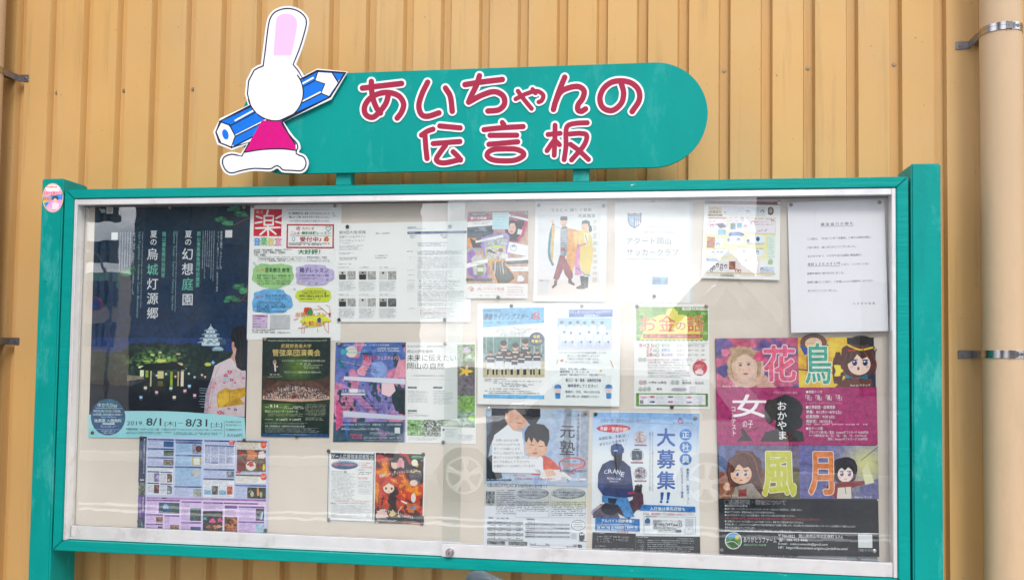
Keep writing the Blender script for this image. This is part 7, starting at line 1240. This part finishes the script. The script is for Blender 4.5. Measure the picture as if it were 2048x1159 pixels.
# ------------------------------------------------------------------ across the road: what the glass reflects
def solid(name, m, boxes, parent=None, bev=0):
    bm = bmesh.new()
    for b in boxes: box(bm, *b, bev)
    return bmobj(name, bm, m, parent)
def rx(px, py, D): return refl(px, py, D)
bm = bmesh.new(); box(bm, -60, 60, -9.2, -3.2, .0, .006); props(bmobj('road', bm, mat('road_asphalt', (.20, .195, .19), .8, var=.15, vscale=2)), kind='structure')
bm = bmesh.new(); box(bm, -60, 60, -9.4, -9.2, 0, .13, .01); props(bmobj('kerb', bm, mat('kerb_concrete', (.6, .6, .58), .8, var=.1)), kind='structure')
bm = bmesh.new(); box(bm, -60, 60, -5.45, -5.33, .0062, .0095); box(bm, -60, 60, -5.75, -5.63, .0062, .0095); props(bmobj('road_line', bm, mat('road_paint', (.78, .78, .76), .7, var=.1)), kind='structure')
# narrow dark building that keeps the left half of the glass dark
a = rx(255, 700, 12); b = rx(697, 700, 12)
nbld = empty('building', ((a[0]+b[0])/2, -14, 0)); props(nbld, 'tall narrow charcoal building across the road, mirrored in the left pane', 'building')
solid('wall', mat('charcoal_cladding', (.045, .05, .06), .7, var=.2), [(a[0], b[0], -17, -12, 0, 14)], nbld, .02)
for zz in (3.5, 6.5, 9.5):
    for i in range(3):
        w_ = (b[0]-a[0])/3; x = a[0]+w_*i+w_*.2; solid('window', mat('dark_window', (.03, .04, .05), .1), [(x, x+w_*.6, -12, -11.96, zz, zz+1.4)], nbld)
# beige tower with mast
a = rx(236, 545, 40); b = rx(196, 545, 40)
tw = empty('building', ((a[0]+b[0])/2, -44, 0)); props(tw, 'distant beige office tower with a roof mast, mirrored at the far left', 'building')
x0, x1 = min(a[0], b[0]), max(a[0], b[0])
solid('wall', mat('beige_render', (.46, .38, .28), .8, var=.08), [(x0-1.5, x1, -50, -40, 0, a[2])], tw); solid('roof_band', mat('green_band', (.15, .35, .25), .6), [(x0-1.5, x1, -40, -39.9, a[2]-.9, a[2])], tw); solid('mast', M_darksteel, [(x0+.6*(x1-x0), x0+.6*(x1-x0)+.15, -44.2, -44, a[2], a[2]+5)], tw)
for i in range(5):
    for j in range(4): solid('window', mat('dark_window', (.03, .04, .05), .1), [(x0-1.2+i*(x1-x0+1)/5, x0-1.2+i*(x1-x0+1)/5+.6, -39.98, -39.88, 2+j*2.2, 3.2+j*2.2)], tw)
# house with gable
def housex(px): return rx(px, 640, 18)[0]
ap = rx(1455, 548, 18); el = rx(1392, 610, 18); er = rx(1520, 610, 18)
hs = empty('house', (ap[0], -20, 0)); props(hs, 'beige house with a steep gable across the road, mirrored in the right pane', 'house')
bm = bmesh.new(); prism(bm, [(el[0], 0), (er[0], 0), (er[0], er[2]), (ap[0], ap[2]), (el[0], er[2])], -21, -18); bmobj('wall', bm, mat('house_render', (.66, .55, .44), .8, var=.06), hs)
bm = bmesh.new(); prism(bm, [(el[0]-.5, er[2]-.55), (ap[0], ap[2]+.05), (er[0]+.5, er[2]-.55), (er[0]+.5, er[2]-.1), (ap[0], ap[2]+.55), (el[0]-.5, er[2]-.1)], -21.3, -17.6); bmobj('roof', bm, mat('roof_beige', (.72, .62, .52), .8), hs)
wr = housex(1700); solid('wing', mat('house_render', (.66, .55, .44)), [(er[0]-.2, wr, -21, -18.5, 0, rx(1590, 640, 18)[2])], hs); solid('eaves', mat('roof_grey', (.5, .47, .45), .7), [(er[0]-.3, wr+.3, -21.5, -18, rx(1590, 640, 18)[2], rx(1590, 600, 18)[2])], hs)
for i in range(3): solid('window', mat('dark_window', (.03, .04, .05), .1), [(er[0]+.5+i*1.1, er[0]+1.2+i*1.1, -18.5, -18.45, 1.0, 2.0)], hs)
bm = bmesh.new(); prism(bm, [(ap[0]-.55, ap[2]-1.05), (ap[0]+.55, ap[2]-1.05), (ap[0], ap[2]-.3)], -18.04, -17.98); bmobj('gable_vent', bm, mat('vent_grey', (.25, .23, .22), .7), hs)
# right-hand white building (dim pane edge)
a = rx(1630, 700, 14)[0]
rb = empty('building', (a+4, -18, 0)); props(rb, 'plain grey shop building across the road, mirrored at the right end of the glass', 'building')
solid('wall', mat('grey_render', (.30, .30, .31), .8, var=.08), [(a, a+9, -22, -14, 0, 10)], rb); solid('window', mat('dark_window', (.03, .04, .05), .1), [(a+.8, a+4.2, -14, -13.95, 1, 3)], rb)
# street lamp
def lampx(px, py): return rx(px, py, 26)
pb = lampx(216, 700); pt = lampx(210, 545)
sl = empty('street_lamp', (pb[0], -26, 0)); props(sl, 'grey street lamp with a curved arm, mirrored in the night garden poster', 'street lamp')
bm = bmesh.new(); pts = [(pb[0], -26, 0), (pb[0], -26, pt[2])]; tube(bm, pts[0], pts[1], .07, .045, 16); bmobj('pole', bm, mat('lamp_grey', (.12, .12, .14), .5), sl, True)
arm = [lampx(210, 545), lampx(204, 522), lampx(190, 506), lampx(176, 500)]; arm = catmull([(p[0], p[2]) for p in arm], 4); bm = bmesh.new()
for p, q in zip(arm, arm[1:]): tube(bm, (p[0], -26, p[1]), (q[0], -26, q[1]), .035, n=10)
bmobj('arm', bm, mat('lamp_grey', (.12, .12, .14)), sl, True)
hp = lampx(172, 501); bm = bmesh.new(); box(bm, hp[0]-.28, hp[0]+.15, -26.1, -25.9, hp[2]-.06, hp[2]+.05, .04); bmobj('lamp_head', bm, mat('lamp_head_white', (.6, .6, .6), .4), sl, True)
c = lampx(194, 607); bm = bmesh.new(); tube(bm, (c[0], -25.93, c[2]), (c[0], -25.9, c[2]), .27, .27, 32); sn = bmobj('road_sign', bm, mat('sign_red', (.5, .03, .03), .4), None, True)
props(sn, 'round blue road sign with a red rim on the street lamp, mirrored in the glass', 'road sign')
bm = bmesh.new(); tube(bm, (c[0], -25.9, c[2]), (c[0], -25.895, c[2]), .21, .21, 32); bmobj('sign_face', bm, mat('sign_blue', (.03, .07, .35), .4), sn, True)
# cars
def car(name_, label, x0, yn, L, paint, flip=1, Hh=1.45):
    root = empty('parked_car', (x0+L/2, yn-.85, 0)); props(root, label, 'car', 'cars parked across the yard')
    X = lambda t: x0+L*t if flip > 0 else x0+L*(1-t)
    lower = [(.0, .42), (.01, .62), (.03, .74), (.10, .80), (.26, .88), (.30, .92), (.93, .95), (.99, .82), (1, .5), (.99, .28), (.88, .24), (.865, .42), (.82, .52), (.77, .52), (.725, .42), (.71, .24), (.28, .24), (.265, .42), (.22, .52), (.17, .52), (.125, .42), (.11, .26), (.01, .28)]
    bm = bmesh.new(); prism(bm, [(X(t), z) for t, z in lower], yn-1.68, yn, .03); body = bmobj('body', bm, paint, root, True)
    cab = [(.29, .91), (.42, Hh-.06), (.48, Hh), (.80, Hh-.02), (.90, Hh-.16), (.955, .94)]
    bm = bmesh.new(); prism(bm, [(X(t), z) for t, z in cab], yn-1.58, yn-.10, .03); bmobj('cabin', bm, paint, root, True)
    gl = mat('car_glass', (.02, .025, .03), .05)
    for q in ([(.335, .95), (.435, Hh-.09), (.56, Hh-.07), (.56, .95)], [(.58, .95), (.58, Hh-.07), (.74, Hh-.08), (.76, .95)], [(.78, .95), (.765, Hh-.09), (.80, Hh-.10), (.87, .97)]):
        bm = bmesh.new(); prism(bm, [(X(t), z) for t, z in q], yn-.12, yn-.09); bmobj('side_window', bm, gl, root)
    for t in (.195, .795):
        bm = bmesh.new(); tube(bm, (X(t), yn-.22, .31), (X(t), yn+.01, .31), .31, .305, 40); wh = bmobj('wheel', bm, M_black, root, True)
        bm = bmesh.new(); tube(bm, (X(t), yn+.012, .31), (X(t), yn+.03, .31), .055, .05, 20)
        for i in range(5):
            a = 2*math.pi*i/5+.3; 
            for da in (-.1, .1): tube(bm, (X(t)+math.cos(a)*.03, yn+.018, .31+math.sin(a)*.03), (X(t)+math.cos(a+da)*.185, yn+.016, .31+math.sin(a+da)*.185), .014, .018, 8)
        n = 40; V = [[bm.verts.new((X(t)+math.cos(2*math.pi*i/n)*r, yn+dy, .31+math.sin(2*math.pi*i/n)*r)) for i in range(n)] for r, dy in ((.18, .012), (.185, .03), (.2, .03), (.205, .012))]
        for a_ in range(3):
            for i in range(n): bm.faces.new((V[a_][i], V[a_][(i+1) % n], V[a_+1][(i+1) % n], V[a_+1][i]))
        bmobj('rim', bm, M_alu, wh, True)
    bm = bmesh.new(); box(bm, min(X(.012), X(.06)), max(X(.012), X(.06)), yn-.25, yn-.01, .62, .72, .02); bmobj('headlight', bm, mat('lamp_clear', (.7, .72, .75), .1), root, True)
    bm = bmesh.new(); box(bm, min(X(.95), X(.992)), max(X(.95), X(.992)), yn-.2, yn-.01, .66, .84, .02); bmobj('tail_light', bm, mat('lamp_red', (.4, .02, .02), .2), root, True)
    mxx = X(.33); bm = bmesh.new(); box(bm, mxx-.09, mxx+.09, yn-.02, yn+.18, .95, 1.08, .03); bmobj('mirror', bm, paint, root, True)
    for t in (.575, .77): 
        bm = bmesh.new(); box(bm, X(t)-.004, X(t)+.004, yn-.001, yn+.0015, .32, .9); bmobj('door_seam', bm, M_black, root)
    bm = bmesh.new(); box(bm, min(X(.28), X(.71)), max(X(.28), X(.71)), yn+.001, yn+.012, .26, .30); bmobj('sill_trim', bm, M_alu, root)
wp = rx(930, 930, 6.6); PW = mat('white_car_paint', (.75, .75, .77), .25, coat=1); PS = mat('silver_car_paint', (.4, .41, .43), .25, metal=.6, coat=1)
car('car', 'white hatchback across the yard, its alloy wheel mirrored above the door lock', wp[0]-.195*4.2, -6.6, 4.2, PW)
car('car', 'silver hatchback standing right of the white one, mirrored in the right pane', wp[0]-.195*4.2+5.9, -7.9, 4.3, PS)
